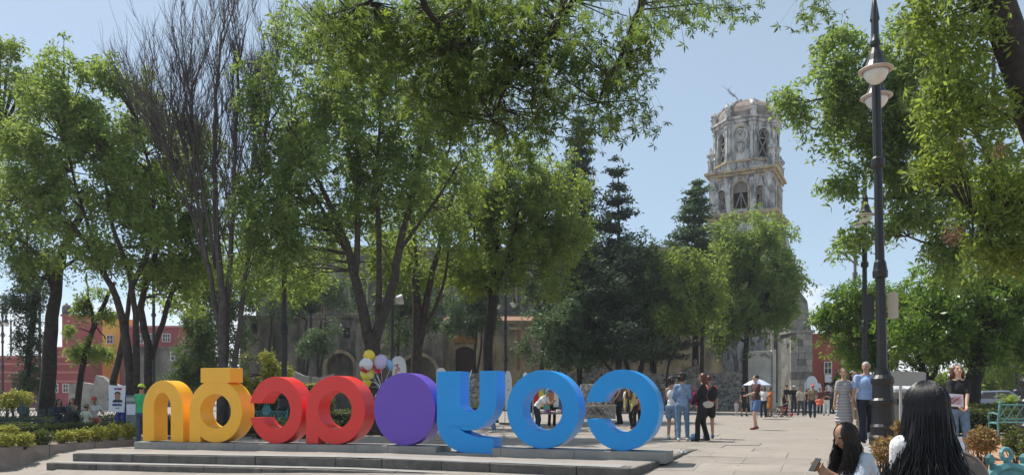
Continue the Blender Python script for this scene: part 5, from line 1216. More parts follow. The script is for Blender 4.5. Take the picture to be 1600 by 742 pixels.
bench('teal iron bench seen through the gap of the red c', (PX(410, 25.5), 25.5, -.22), R(-12), M_TEAL, 1.6)
bench('dark bench far left behind the mushroom shrub', (PX(42, 44), 44, -.1), R(0), M_DKGREEN, 1.8, False)

# ================================================================ furniture of the right side
bs = empty('information_board', (PX(1421, 20.5), 20.5, .1)); tag(bs, 'grey framed information board beyond the tall lamp', 'board'); d = 20.5
Zp = lambda py: CZ+(HZ-py)*d/F-.1; X_ = lambda px: PX(px, d)-PX(1421, d)
pts = [(X_(1392), Zp(602)), (X_(1446), Zp(602)), (X_(1446), Zp(583))] + [(X_(1441)+.085*math.cos(R(a)), Zp(583.5)-.02+.06*math.sin(R(a))) for a in (0, 45, 90)] + [(X_(1392), Zp(580))]
MB().plate(pts, [], .06).build('panel', mat('grey sheet metal panel', (.36, .35, .33), .5, .1, 3), bs)
MB().plate([(p[0]*1.015, p[1]+(.012 if p[1] > Zp(590) else -.01)) for p in pts], [[(p[0]*.985, p[1]-(.012 if p[1] > Zp(590) else -.01)) for p in pts]], .09, None, -.015).build('frame', M_STEEL, bs)
for px in (1408, 1440): MB().box((X_(px)-.03, .01, -.1), (X_(px)+.03, .05, Zp(581))).build('post', M_STEEL, bs)
def bin_(label, px, d, w, pyt, m, zb, lid=True):
    o = empty('litter_bin', (PX(px, d), d, zb)); tag(o, label, 'bin'); h = CZ+(HZ-pyt)*d/F-zb
    MB().lathe([(w*.42, 0), (w*.5, .08), (w*.5, h*.82), (w*.54, h*.84), (w*.54, h*.88)], 12).build('drum', m, o); MB().lathe([(w*.54, h*.885), (w*.5, h*.95), (w*.25, h)], 12).build('lid', M_STEEL, o); 
    MB().box((-w*.2, -w*.53, h*.62), (w*.2, -w*.4, h*.74)).build('slot', M_DARK, o)
M_BINB = mat('brown bin paint', (.22, .19, .15), .6, .15, 4)
bin_('brown litter bin just right of the tall lamp', 1400, 21.5, .62, 604, M_BINB, .08); bin_('second brown litter bin beside the board post', 1432, 22, .55, 608, M_BINB, .08)
def car(label, px, d, rz_, m):
    o = empty('parked_car', (PX(px, d), d, .02), rz_); tag(o, label, 'car')
    prof = [(-2.05, .32), (-2.1, .62), (-1.95, .85), (-1.35, .92), (-.75, 1.38), (.75, 1.42), (1.45, .98), (2.0, .90), (2.1, .6), (2.05, .32)]
    MB().plate(prof, [], 1.62, None, -.81).build('body', m, o, bevel=.09)
    g = [(-1.18, .95), (-.68, 1.31), (.70, 1.35), (1.25, .99)]
    for y in (-.83, .812): MB().plate([(-1.12, .95), (-.66, 1.3), (-.05, 1.33), (-.05, .95)], [], .018, None, y).build('side_window', M_GLASS, o); MB().plate([(.05, .95), (.05, 1.33), (.68, 1.34), (1.2, .99)], [], .018, None, y).build('side_window', M_GLASS, o)
    for x in (-1.3, 1.28):
        for y in (-.78, .78):
            M = Matrix.Translation((x, y, .31)) @ Matrix.Rotation(R(90), 4, 'X'); wq = MB().lathe([(.2, -.11), (.31, -.1), (.31, .1), (.2, .11)], 16, M=M).build('wheel', M_BLACK, o); MB().lathe([(.19, -.112), (.19, .112)], 12, M=M).build('rim', M_STEEL, wq)
    for y in (-.6, .6): MB().ell((-2.06, y, .68), (.05, .16, .08)).build('headlight', M_BULB, o)
M_CARW = mat('white car paint', (.7, .7, .7), .2, .03, 2, coat=.6); M_CARB = mat('blue grey car paint', (.22, .27, .36), .2, .03, 2, coat=.6); M_CARD = mat('silver car paint', (.4, .41, .43), .2, .03, 2, coat=.6)
car('white parked car seen behind the bins', 1400, 42, R(8), M_CARW); car('blue grey parked car behind the woman with the flyer', 1545, 44, R(-5), M_CARB); car('silver parked car at the right edge', 1618, 44, R(0), M_CARD); car('white parked car further back between trunks', 1500, 52, R(0), M_CARW)

# ================================================================ feather flags, umbrella, stall, balloons
def text_mesh(body, size, m, parent, M, name='lettering', ext=.004):
    cu = bpy.data.curves.new('lettering', 'FONT'); cu.body = body; cu.size = size; cu.align_x = 'CENTER'; cu.extrude = ext
    to = bpy.data.objects.new('tmp', cu); me = bpy.data.meshes.new_from_object(to); bpy.data.objects.remove(to)
    me.transform(M); me.materials.clear(); return link(name, me, m, parent)
M_FLAGRED = mat('dark red flag print', (.42, .03, .05), .7, .05, 3); M_FLAGOR = mat('orange flag print', (.8, .4, .06), .7, .05, 3)
def flag(label, px, d, pyt, pyb, wpx, text=None, flip=1, rot=0, vertical=False):
    k = d/F; z0 = CZ+(HZ-pyb)*k; z1 = CZ+(HZ-pyt)*k; w = wpx*k*flip; x = PX(px, d)
    o = empty('feather_flag', (x, d, gz(x, d) if d < 55 else 0), R(rot)); tag(o, label, 'flag', 'white feather flags of the campaign stall'); zb = o.location.z; h = z1-z0
    pts = [(0, z0-zb), (w*.92, z0-zb), (w, z0-zb+h*.4)] + [(w*(.5+.5*math.cos(R(a))), z0-zb+h*.62+h*.38*math.sin(R(a))) for a in np.linspace(12, 90, 8)] + [(w*.25, z0-zb+h*.985), (0, z0-zb+h*.9)]
    MB().plate(pts, [], .015).build('sail', M_WHITE, o)
    MB().tube([(0, 0, 0), (0, 0, z0-zb+h*.9), (w*.25, 0, z0-zb+h)], .018, 6).build('pole', M_STEEL, o)
    MB().box((-.25, -.25, 0), (.25, .25, .04)).build('foot', M_BLACK, o)
    if text:
        if vertical: M = Matrix.Translation((w*.30, -.012, z0-zb+h*.45)) @ Matrix.Rotation(R(72), 4, 'Y') @ Matrix.Rotation(R(90), 4, 'X')
        else: M = Matrix.Translation((w*.5, -.012, z0-zb+h*.50)) @ Matrix.Rotation(R(90), 4, 'X')
        text_mesh(text, abs(w)*(.55 if vertical else .30), M_FLAGRED, o, M)
    e_ = MB()
    cx_, cz_ = w*.5, z0-zb+h*.74
    if not vertical:
        e_.bar((cx_-.14*abs(w), -.01, cz_+.13*abs(w)), (cx_, -.01, cz_), .05*abs(w), .01); e_.bar((cx_+.14*abs(w), -.01, cz_+.13*abs(w)), (cx_, -.011, cz_), .05*abs(w), .01); e_.bar((cx_, -.012, cz_-.18*abs(w)), (cx_, -.012, cz_), .05*abs(w), .01)
    else:
        e_.bar((w*.12, -.01, z0-zb+h*.08), (w*.2, -.01, z0-zb+h*.62), .10*abs(w), .01)
    e_.build('emblem', M_FLAGRED if not vertical else M_FLAGOR, o)
    return o
flag('white feather flag with red letters behind the purple disc', 613, 31, 556, 610, 22, 'MUTA', 1, 0, True)
flag('white feather flag tip between purple disc and blue y', 682, 34, 574, 625, 17, None, 1)
flag('narrow white feather flag right of the blue y', 789, 33, 579, 640, 11, 'M', 1)
flag('small white flag tip above the blue o', 817, 45, 581, 630, 9, None, 1)
flag('tall white feather flag with red emblem by the red house', 1260, 50, 587, 640, 19, 'morena', 1, 0)
flag('white feather flag half hidden behind the tall one', 1257, 53, 595, 640, 10, None, 1)
flag('small white feather flag right of the crowd', 1290, 52, 601, 640, 9, 'M', 1)
flag('slanted bluish flag between the two white flags', 1277, 54, 598, 640, 7, None, 1)
st_ = MB().tube([W(733, 592, 34), W(737, 578, 34)], .02, 5); tag(st_.build('white_stick', M_WHITE), 'thin white stick poking up behind the blue y', 'stick')
# parasol behind the man in shorts
um = empty('parasol', (PX(1183, 36.5), 36.5, 0)); tag(um, 'blue and white parasol behind the man in blue shorts', 'parasol')
MB().tube([(0, 0, 0), (0, 0, 2.0)], .02, 6).build('pole', M_STEEL, um)
for i in range(8):
    a0, a1 = R(45*i), R(45*(i+1)); r = .68; zt_, ze = 1.98, 1.66
    pts = [(0, 0, zt_)]; m = MB(); vs = [(0, 0, zt_)]; 
    for t in (.5, 1):
        for a in (a0, (a0+a1)/2, a1): vs.append((r*t*math.cos(a), r*t*math.sin(a), zt_-(zt_-ze)*t**1.5))
    m.add(vs, [(0, 1, 2), (0, 2, 3), (1, 4, 5, 2), (2, 5, 6, 3)]); m.build('canopy_panel', mat('parasol blue', (.30, .36, .62), .7, .05, 3) if i % 2 else mat('parasol pale blue', (.55, .58, .72), .7, .05, 3), um); MB().tube([(0, 0, zt_-.02), (r*math.cos(a0), r*math.sin(a0), ze-.01)], .008, 4).build('rib', M_STEEL, um)
# stall with hanging clothes seen through the blue o
stl = empty('market_stall', (PX(862, 30), 30, 0)); tag(stl, 'market stall hung with coloured clothes seen through the blue o', 'stall'); d = 30
for x in (-.75, .65): 
    for y in (-.4, .4): MB().tube([(x, y, 0), (x, y, 1.75)], .018, 6).build('post', M_STEEL, stl)
for y in (-.4, .4): MB().tube([(-.75, y, 1.6), (.65, y, 1.6)], .016, 6).build('rail', M_STEEL, stl)
MB().box((-.8, -.42, .42), (.7, .42, .46)).build('shelf', M_TIMBER, stl)
def garment(name, x, y, z, w, h, col, parent):
    n = 6; pts = [(-w/2, -h)] + [(w/2, -h), (w*.42, -h*.3), (w*.62, -h*.32), (w*.5, -.02), (w*.15, 0), (0, -.04), (-w*.15, 0), (-w*.5, -.02), (-w*.62, -h*.32), (-w*.42, -h*.3)]
    return MB().plate(pts, [], .04, Matrix.Translation((x, y, z)) @ Matrix.Rotation(R(random.uniform(-14, 14)), 4, 'Z')).build(name, mat('garment %s' % str(col), col, .85, .15, 5), parent, bevel=.012)
for i, c in enumerate([(.6, .05, .06), (.75, .6, .1), (.12, .35, .3), (.5, .2, .08), (.7, .7, .65), (.1, .12, .3), (.55, .5, .1)]): o = garment('hanging_garment', -.62+i*.2, -.42, 1.56, .26, .75+.1*(i % 3), c, stl)
for i, c in enumerate([(.5, .2, .35), (.65, .63, .6), (.3, .12, .3), (.55, .3, .4), (.7, .66, .6), (.12, .15, .3)]):
    MB().box((-.7+i*.22, -.35, .465), (-.52+i*.22, .3, .54+.05*(i % 3))).build('folded_garment', mat('garment %s' % str(c), c, .85, .15, 5), stl, bevel=.02)
# balloons held by the vendor behind the purple disc
BALS = [(572, 569, 7.5, 6.5, (.72, .73, .76), 'white foil balloon at the left of the bunch'), (577, 556, 6.5, 6.5, (.85, .62, .05), 'round yellow foil balloon on top of the bunch'), (584, 562, 5.5, 7, (.86, .66, .06), 'pear shaped yellow foil balloon'), (595, 565, 7, 8, (.55, .45, .65), 'lilac foil balloon at the right of the bunch'), (588, 576, 7, 5.5, (.68, .05, .10), 'red foil balloon in the middle of the bunch'), (571, 575, 5, 4.5, (.5, .03, .06), 'dark red foil balloon'), (574, 584, 7, 6, (.82, .70, .06), 'square yellow foil balloon'), (577, 596, 6.5, 6, (.80, .72, .05), 'lowest yellow foil balloon'), (609, 570, 4, 6, (.25, .45, .7), 'light blue foil balloon'), (584, 589, 5, 5, (.04, .035, .03), 'small black foil balloon low in the bunch')]
hold = W(598, 610, 24.2)
for i, (px, py, rx, ry, c, lab) in enumerate(BALS):
    d = 24.4 + .18*((i*7) % 5)*.6; k = d/F*1.55; p = W(px, py, d); o = empty('balloon', p); tag(o, lab, 'balloon', 'foil balloons of the vendor')
    m = MB(); n = 20
    sq = 2.6 if 'square' in lab else 2.0
    vs = []
    prof = [(math.sin(t), math.cos(t)) for t in np.linspace(.05, math.pi-.05, 9)]
    for s_, c_ in prof:
        for j in range(n):
            a = 2*math.pi*j/n; rr = 1/((abs(math.cos(a))**sq+abs(math.sin(a))**sq)**(1/sq)); pear = 1-.18*math.sin(a) if 'pear' in lab else 1
            wr = 1+.03*math.cos(a*10)*s_
            vs.append((rx*k*rr*pear*s_*math.cos(a)*wr, rx*k*.5*c_, ry*k*rr*s_*math.sin(a)*wr))
    fs = [(i_*n+j, i_*n+(j+1) % n, (i_+1)*n+(j+1) % n, (i_+1)*n+j) for i_ in range(8) for j in range(n)] + [tuple(range(n)), tuple(range(8*n, 9*n))]
    m.add(vs, fs); m.build('foil', mat('foil %s' % lab, c, .22, .06, 6, spec=.7), o, smooth=True).rotation_euler = (random.uniform(-.2, .2), random.uniform(-.3, .3), random.uniform(-.5, .5))
    MB().tube([(0, 0, -ry*k*.9), ((hold-p)*.5)+Vector((0, 0, -.02)), hold-p], .006, 4).build('string', M_WHITE, o)
# grey notice totem on the left
tt_ = empty('notice_totem', (PX(208, 26), 26, -.25)); tag(tt_, 'grey notice totem with a white paper beside the poster bearer', 'totem'); d = 26; k = d/F
MB().box((-.2, -.14, 0), (.2, .14, 1.42)).build('body', mat('grey green metal', (.16, .19, .19), .6, .15, 3), tt_, bevel=.04); MB().box((-.15, -.152, .75), (.16, -.142, 1.12)).build('paper', M_WHITE, tt_); MB().box((-.17, -.149, 1.22), (.17, -.1405, 1.34)).build('header', mat('pale strip', (.4, .42, .4), .6, .1, 5), tt_)
# child bicycle
bk = empty('child_bicycle', (PX(1222, 39.5), 39.5, 0), R(4)); tag(bk, 'small black child bicycle on the far plaza', 'bicycle')
for x in (-.36, .36):
    wq = MB().tube([(x+.21*math.cos(t), 0, .22+.21*math.sin(t)) for t in np.linspace(0, 6.283, 22)], .022, 6).build('wheel', M_BLACK, bk)
    sp2 = MB(); 
    for a in range(0, 180, 30): sp2.tube([(x+.2*math.cos(R(a)), 0, .22+.2*math.sin(R(a))), (x-.2*math.cos(R(a)), 0, .22-.2*math.sin(R(a)))], .005, 3)
    sp2.build('spokes', M_STEEL, wq)
b = MB(); b.tube([(-.36, 0, .22), (-.15, 0, .5), (.25, 0, .52), (.36, 0, .22)], .022, 6); b.tube([(-.15, 0, .5), (0, 0, .24), (.25, 0, .52)], .02, 6); b.tube([(0, 0, .24), (-.36, 0, .22)], .015, 6); b.build('frame', mat('red frame paint', (.4, .05, .05), .4, .1, 4), bk)
MB().tube([(.25, 0, .52), (.22, 0, .66), (.2, -.18, .7)], .014, 6).tube([(.22, 0, .66), (.2, .18, .7)], .014, 6).build('handlebar', M_BLACK, bk); MB().ell((-.16, 0, .56), (.11, .06, .03)).build('saddle', M_BLACK, bk)
# ================================================================ people
REMESH = []
def remesh_obj(mb, name, m, parent, vox, it=4, fac=.5, loc=None):
    o = mb.build(name, m, parent, loc=loc)
    r = o.modifiers.new('r', 'REMESH'); r.mode = 'VOXEL'; r.voxel_size = vox; r.use_smooth_shade = True
    s = o.modifiers.new('s', 'SMOOTH'); s.factor = fac; s.iterations = it
    dc = o.modifiers.new('d', 'DECIMATE'); dc.ratio = .16 if vox > .0165 else .28
    REMESH.append(o); return o
def ik(a, b, l1, l2, hint):
    a, b = Vector(a), Vector(b); d = b-a; L = min(d.length, (l1+l2)*.999)
    if d.length > L: b = a + d.normalized()*L; d = b-a
    x = (l1*l1-l2*l2+L*L)/(2*L); h = math.sqrt(max(0, l1*l1-x*x)); n = d.normalized(); hv = Vector(hint); hv = hv - n*hv.dot(n)
    hv = hv.normalized() if hv.length > 1e-6 else n.orthogonal().normalized()
    return a + n*x + hv*h, b
SK1 = mat('warm brown skin', (.36, .20, .125), .55, .06, 20); SK2 = mat('tan skin', (.45, .27, .18), .55, .06, 20); SK3 = mat('light skin', (.55, .35, .25), .55, .06, 20)
HB = mat('black hair', (.010, .009, .010), .4, .4, 30); HBR = mat('dark brown hair', (.03, .018, .012), .45, .4, 30); HRD = mat('reddish dyed hair', (.10, .03, .018), .45, .35, 30); HG = mat('grey hair', (.42, .41, .39), .6, .15, 30); HLB = mat('brown highlighted hair', (.10, .06, .04), .5, .3, 30)
def cloth(name, c, var=.1, scale=6, **kw): return mat('cloth ' + name, c, .85, var, scale, bump=.75, bscale=13, **kw)
M_EYE = mat('eye', (.03, .02, .015), .3, .1, 5); M_LIP = mat('lips', (.30, .11, .09), .5, .1, 5)
def person(label, px, d, rot=0, H=1.65, female=False, pelvis=None, lean=0, lean_side=0, footL=None, footR=None, handL=None, handR=None, elbL=None, elbR=None, kneeL=None, kneeR=None, head_yaw=0, head_pitch=0,
           top=('tee', 'white'), bottom=('trousers', 'black'), shoes=None, hair=('short', HB), skin=SK1, stout=1.0, z=None, vox=.014, hat=None, group=None, x=None, sleeve=None, name='person', curl=.5, bend=0):
    s = H/1.7; X = PX(px, d) if x is None else x; zb = (gz(X, d) if z is None else z)
    v = vox
    pel = Vector(pelvis if pelvis else (0, 0, .92))
    sh_w = .150 if female else .172; hip_w = .095
    ln, ls = R(lean), R(lean_side)
    up = Vector((math.sin(ls), -math.sin(ln), math.cos(ln)*math.cos(ls))).normalized(); side = (Vector((1, 0, 0)) - up*up.x).normalized(); fw = side.cross(up).normalized()   # fw forward (-Y)
    if fw.y > 0: fw = -fw
    waist = pel + up*.14; ln2 = R(lean+bend); up2 = Vector((math.sin(ls), -math.sin(ln2), math.cos(ln2)*math.cos(ls))).normalized(); fw2 = side.cross(up2); fw2 = fw2 if fw2.y < 0 else -fw2
    chest = waist + up*.06 + up2*.17; neck = chest + up2*.21; 
    hp = R(head_pitch); hyaw = R(head_yaw)
    hup = (up2*math.cos(hp) + fw2*math.sin(hp)).normalized() if head_pitch else (up2*.5+Vector((0, 0, 1))*.5).normalized()
    headc = neck + up2*.05 + hup*.105
    # head frame
    f0 = (fw2 - hup*fw2.dot(hup)).normalized(); f0 = Matrix.Rotation(hyaw, 3, hup) @ f0; hs = hup.cross(f0) * -1
    HM = Matrix((hs, f0*-1, hup)).transposed()      # local x side, -y forward, z up
    shL, shR = neck - up2*.068 + side*sh_w*stout**.4, neck - up2*.068 - side*sh_w*stout**.4
    hipL, hipR = pel + side*hip_w, pel - side*hip_w
    fL = Vector(footL or (hip_w+.02, 0, .085)); fR = Vector(footR or (-hip_w-.02, 0.0, .085))
    kL, fL = ik(hipL, fL, .43, .42, kneeL or (0.05, -1, .1)); kR, fR = ik(hipR, fR, .43, .42, kneeR or (-.05, -1, .1))
    hL = Vector(handL or (.25, -.04, .80)); hR = Vector(handR or (-.25, -.04, .80))
    eL, hL = ik(shL, hL, .28, .25, elbL or (.4, .8, -.3)); eR, hR = ik(shR, hR, .28, .25, elbR or (-.4, .8, -.3))
    S = lambda p: Vector(p)*s
    root = None
    body = MB()
    def cap(m, a, r0, b, r1): m.cap(S(a), r0*s, S(b), r1*s)
    def ell(m, c, r, M=None): m.ell(S(c), Vector(r)*s, M, 14, 10)
    TM = Matrix((side, fw*-1, up)).transposed(); TM2 = Matrix((side, fw2*-1, up2)).transposed()
    # ---- body
    ell(body, headc + hup*.02, (.077, .098, .105), HM); ell(body, headc + f0*.022 - hup*.045, (.055, .066, .068), HM); 
    body.cap(S(headc + f0*.094 + hup*.008), .012*s, S(headc + f0*.112 - hup*.022), .015*s)
    for q in (-1, 1): ell(body, headc + hs*.078*q - hup*.005 - f0*-.0 , (.012, .022, .032), HM)
    cap(body, neck - up2*.04, .058, headc - hup*.05, .052)
    ell(body, chest, (.150*stout**.6, .100*stout**.8, .17), TM2); ell(body, waist + fw*.01*(stout-1), (.125*stout, .095*stout, .14), TM); ell(body, pel + up*.01, (.155*(1.04 if female else 1)*stout**.7, .11*stout**.7, .13), TM)
    cap(body, shL, .05, shR, .05); cap(body, neck - up2*.03 + side*.03, .05, shL, .045); cap(body, neck - up2*.03 - side*.03, .05, shR, .045)
    for (sh, el, ha, sg) in ((shL, eL, hL, 1), (shR, eR, hR, -1)):
        cap(body, sh, .05, el, .037); cap(body, el, .038, ha, .026)
        dirh = (ha-el).normalized(); palm = ha + dirh*.045; cap(body, ha, .026, palm, .030)
        tosd = (Vector((0, 0, 1)).cross(dirh)); tosd = tosd.normalized() if tosd.length > .05 else fw
        acr = fw - dirh*fw.dot(dirh); acr = acr.normalized() if acr.length > .1 else side
        inw = dirh.cross(acr)*sg
        for i, (off, L) in enumerate(((-.030, .055), (-.010, .066), (.010, .070), (.029, .060))):
            b0 = palm + acr*off + dirh*.02; b1 = b0 + (dirh*(1-curl*.4) + inw*curl*.5).normalized()*L*.55; b2 = b1 + (dirh*(1-curl) + inw*curl*1.1).normalized()*L*.5; cap(body, b0, .0105, b1, .0095); cap(body, b1, .0095, b2, .0085)
        t0 = ha + dirh*.02 + acr*.022; t1 = t0 + (acr*.7+dirh*.6).normalized()*.04; cap(body, t0, .013, t1, .011); cap(body, t1, .011, t1 + (dirh*.9+acr*.2+inw*.2).normalized()*.03, .0095)
    for (hi, kn, ft) in ((hipL, kL, fL), (hipR, kR, fR)):
        cap(body, hi, .082*stout**.5, kn, .056); cap(body, kn, .056, kn.lerp(ft, .4), .052); cap(body, kn.lerp(ft, .35), .052, ft, .036)
        fd = Vector((0, -1, 0)) if abs(ft.x) < 9 else fw
        cap(body, ft + Vector((0, .03, -.04)), .034, ft + fd*.13 + Vector((0, 0, -.055)), .028)
    o = remesh_obj(body, name, skin, None, v*s, 3, .5)
    o.location = (X, d, zb); o.rotation_euler = (0, 0, R(rot)); tag(o, label, 'person', group); root = o
    # ---- face
    for q in (-1, 1): MB().ell(S(headc + f0*.083 + hs*.032*q + hup*.018), Vector((.012, .012, .008))*s, HM, 8, 6).build('eye', M_EYE, root)
    for q in (-1, 1): MB().cap(S(headc+f0*.092+hs*.018*q+hup*.037), .005*s, S(headc+f0*.080+hs*.048*q+hup*.036), .004*s, 6).build('eyebrow', hair[1] if hair else HB, root)
    MB().ell(S(headc + f0*.083 - hup*.055), Vector((.024, .012, .008))*s, HM, 8, 6).build('mouth', M_LIP, root)
    # ---- top garment
    kind, cm = top[0], top[1]
    if kind != 'none':
        t = MB(); lo = {'tank': .006, 'tee': .018, 'long': .018, 'jacket': .030, 'dress': .014}.get(kind, .016)
        ell(t, chest, (.150*stout**.6+lo, .103*stout**.8+lo, .165+lo*.3), TM2); ell(t, waist, (.128*stout+lo*1.3, .098*stout+lo*1.2, .15), TM); ell(t, pel + up*.05, (.150*stout**.8+lo, .112*stout**.8+lo, .10), TM)
        if female: 
            for q in (-1, 1): ell(t, chest + fw2*.075 + side*.06*q - up2*.0, (.062, .055, .062), TM2)
        if kind != 'tank':
            cap(t, shL, .05+lo*.7, shR, .05+lo*.7); cap(t, neck - up2*.045 + side*.04, .05, shL, .048+lo*.6); cap(t, neck - up2*.045 - side*.04, .05, shR, .048+lo*.6); cap(t, neck - up2*.06, .075, neck - up2*.035, .062)
        else:
            for q in (-1, 1): cap(t, neck - up2*.02 + side*.075*q, .03, chest + side*.08*q, .06)
        sl = sleeve if sleeve is not None else {'tank': 0, 'tee': .75, 'dress': .5}.get(kind, 1.9)
        for (sh, el, ha) in ((shL, eL, hL), (shR, eR, hR)):
            if sl <= 0: continue
            a = min(sl, 1); cap(t, sh, .056+lo*.6, sh.lerp(el, a), .046+lo*.8)
            if sl > 1: cap(t, el, .044+lo*.8, el.lerp(ha, sl-1), .034+lo*.6)
        if kind == 'dress':
            hem = top[2] if len(top) > 2 else .55; c0 = pel + up*.05; kk = (kL+kR)*.5; kk = Vector((kk.x, kk.y*.6+pel.y*.4, hem))
            for i in range(7):
                f_ = i/6; c = c0.lerp(kk, f_); ell(t, c, (.16*stout**.7+.05*f_, .13*stout**.7+.035*f_, .07))
        remesh_obj(t, 'dress' if kind == 'dress' else ('jacket' if kind == 'jacket' else 'shirt'), cm, root, v*s, 3, .5)
    # ---- bottom garment
    if bottom and bottom[0] != 'none':
        t = MB(); kb, cm = bottom[:2]; lo = .014 if kb != 'jeans' else .009
        ell(t, pel + up*.005, (.158*stout**.75+lo, .113*stout**.75+lo, .125), TM)
        for (hi, kn, ft) in ((hipL, kL, fL), (hipR, kR, fR)):
            if kb == 'shorts': cap(t, hi, .088*stout**.5+lo, hi.lerp(kn, .62), .076+lo*1.8)
            else:
                cap(t, hi, .084*stout**.5+lo, kn, .060+lo); an = ft + (kn-ft).normalized()*.015; cap(t, kn, .060+lo, kn.lerp(ft, .45), .056+lo); cap(t, kn.lerp(ft, .45), .055+lo, an, (.045 if kb == 'jeans' else .058)+lo)
        if kb == 'skirt':
            for i in range(6):
                f_ = i/5; ell(t, pel + Vector((0, 0, -.05-.38*f_)), (.17+.06*f_, .14+.05*f_, .07))
        remesh_obj(t, {'shorts': 'shorts', 'skirt': 'skirt'}.get(kb, 'trousers'), cm, root, v*s, 3, .5)
    # ---- shoes
    if shoes is not None:
        for ft in (fL, fR):
            t = MB(); cap(t, ft + Vector((0, .035, -.035)), .042, ft + Vector((0, -.06, -.045)), .041); cap(t, ft + Vector((0, -.06, -.05)), .040, ft + Vector((0, -.155, -.055)), .034); cap(t, ft + Vector((0, .03, -.03)), .044, ft + Vector((0, 0, .0)), .045)
            remesh_obj(t, 'shoe', shoes, root, v*s, 2, .4)
    # ---- hair
    if hair:
        hk, hm = hair; t = MB()
        ell(t, headc + hup*.038 - f0*.014, (.088, .100, .098), HM)
        if hk in ('long', 'wavy', 'bob'):
            L = {'long': .42, 'wavy': .26, 'bob': .17}[hk]; back = -f0
            for i in range(9):
                a = -1.35+2.7*i/8; dr = hs*math.sin(a)*.082 + back*math.cos(a)*.085
                p0 = headc + hup*.05 + dr*.9; p1 = headc - hup*.07 + dr*1.12; p2 = headc - Vector((0, 0, 1))*L*(1-.15*abs(a)) + dr*1.35 - fw2*.02
                cap(t, p0, .04, p1, .042); cap(t, p1, .042, p2, .026)
        elif hk == 'curly':
            for i in range(46):
                q = Vector(rng.normal(size=3)).normalized()
                if q.dot(f0) > .35 and q.dot(hup) < .55: continue
                if q.dot(hup) < -.75: continue
                ell(t, headc + hup*.02 - f0*.02 + q*.112, (.036, .036, .036))
        elif hk == 'bun':
            ell(t, headc + hup*.09 - f0*.09, (.05, .05, .05))
        elif hk == 'receding':
            t = MB(); ell(t, headc + hup*.022 - f0*.03, (.086, .088, .085), HM); ell(t, headc+hup*.05-f0*.0, (.080, .085, .075), HM)
        # cut out of the face
        h_o = remesh_obj(t, 'hair', hm, root, max(v*s*.8, .008), 2, .4)
    if hat:
        t = MB(); hk, hm = hat
        ell(t, headc + hup*.06 - f0*.005, (.095, .108, .088), HM)
        if hk == 'cap': 
            for q in (-.5, 0, .5): cap(t, headc + hup*.062 + f0*.07 + hs*.05*q, .02, headc + hup*.045 + f0*.17 + hs*.04*q, .014)
        else:
            for i in range(16):
                a = 2*math.pi*i/16; cap(t, headc + hup*.05 + (hs*math.cos(a)+f0*math.sin(a))*.09, .016, headc + hup*.035 + (hs*math.cos(a)+f0*math.sin(a))*.17, .012)
        remesh_obj(t, 'cap' if hk == 'cap' else 'hat', hm, root, max(v*s*.8, .009), 1, .4)
    root['_j'] = 0; del root['_j']
    Mw = Matrix.Translation((X, d, zb)) @ Matrix.Rotation(R(rot), 4, 'Z') @ Matrix.Scale(s, 4)
    J = {k_: Mw @ Vector(p) for k_, p in dict(hL=hL, hR=hR, eL=eL, eR=eR, shL=shL, shR=shR, head=headc, neck=neck, chest=chest, pel=pel, fL=fL, fR=fR).items()}
    J['M'] = Mw; J['s'] = s; J['fw'] = fw2; J['up'] = up2; J['side'] = side
    return root, J
BLK = cloth('black', (.016, .016, .018), .3); NAVY = cloth('navy', (.022, .028, .05), .2); JEAN = cloth('mid blue denim', (.13, .21, .32), .22, 14); JEAND = cloth('dark denim', (.05, .08, .14), .25, 14); DENJ = cloth('washed denim jacket', (.20, .29, .42), .3, 12)
WHT = cloth('white', (.72, .72, .72), .06); GREY = cloth('grey', (.40, .41, .43), .1); BROWN = cloth('chocolate brown', (.075, .035, .032), .15); SHORTB = cloth('blue shorts', (.10, .17, .34), .2, 14); KHAKI = cloth('khaki', (.42, .36, .27), .12); POLO = cloth('light blue polo', (.33, .47, .74), .06); BEIGE = cloth('beige', (.50, .45, .38), .1)
TEALC = cloth('pale teal', (.33, .60, .52), .08); GRN = cloth('bright green', (.03, .36, .15), .08); LGREY = cloth('light heather grey', (.42, .48, .55), .08, 25); REDC = cloth('coral red', (.66, .13, .07), .1); OLIVE = cloth('yellow plaid', (.45, .38, .16), .45, 22); ROYAL = cloth('royal blue', (.03, .06, .30), .12); MINT = cloth('pale mint', (.52, .58, .46), .1); ORNG = cloth('orange', (.55, .16, .04), .15)
S_W = cloth('white shoes', (.62, .6, .57), .08); S_B = cloth('black shoes', (.02, .02, .02), .2); S_R = cloth('red sandals', (.25, .05, .05), .2); S_BR = cloth('brown shoes', (.12, .07, .045), .2); S_BL = cloth('blue shoes', (.06, .15, .35), .2)
def stripes(name, c1, c2, sc, axis='Z'):
    m = bpy.data.materials.new(name); m.use_nodes = True; n, l = m.node_tree.nodes, m.node_tree.links; b = n['Principled BSDF']; b.inputs['Roughness'].default_value = .85
    tc_ = n.new('ShaderNodeTexCoord'); sx_ = n.new('ShaderNodeSeparateXYZ'); l.new(tc_.outputs['Object'], sx_.inputs[0]); mu = n.new('ShaderNodeMath'); mu.operation = 'MULTIPLY'; mu.inputs[1].default_value = sc; l.new(sx_.outputs[axis], mu.inputs[0]); fr = n.new('ShaderNodeMath'); fr.operation = 'FRACT'; l.new(mu.outputs[0], fr.inputs[0]); gt = n.new('ShaderNodeMath'); gt.operation = 'GREATER_THAN'; gt.inputs[1].default_value = .5; l.new(fr.outputs[0], gt.inputs[0])
    mx_ = n.new('ShaderNodeMixRGB'); mx_.inputs[1].default_value = (*c1, 1); mx_.inputs[2].default_value = (*c2, 1); l.new(gt.outputs[0], mx_.inputs[0]); l.new(mx_.outputs[0], b.inputs['Base Color']); return m
STRIPE = stripes('grey striped knit', (.20, .20, .21), (.50, .50, .51), 30)
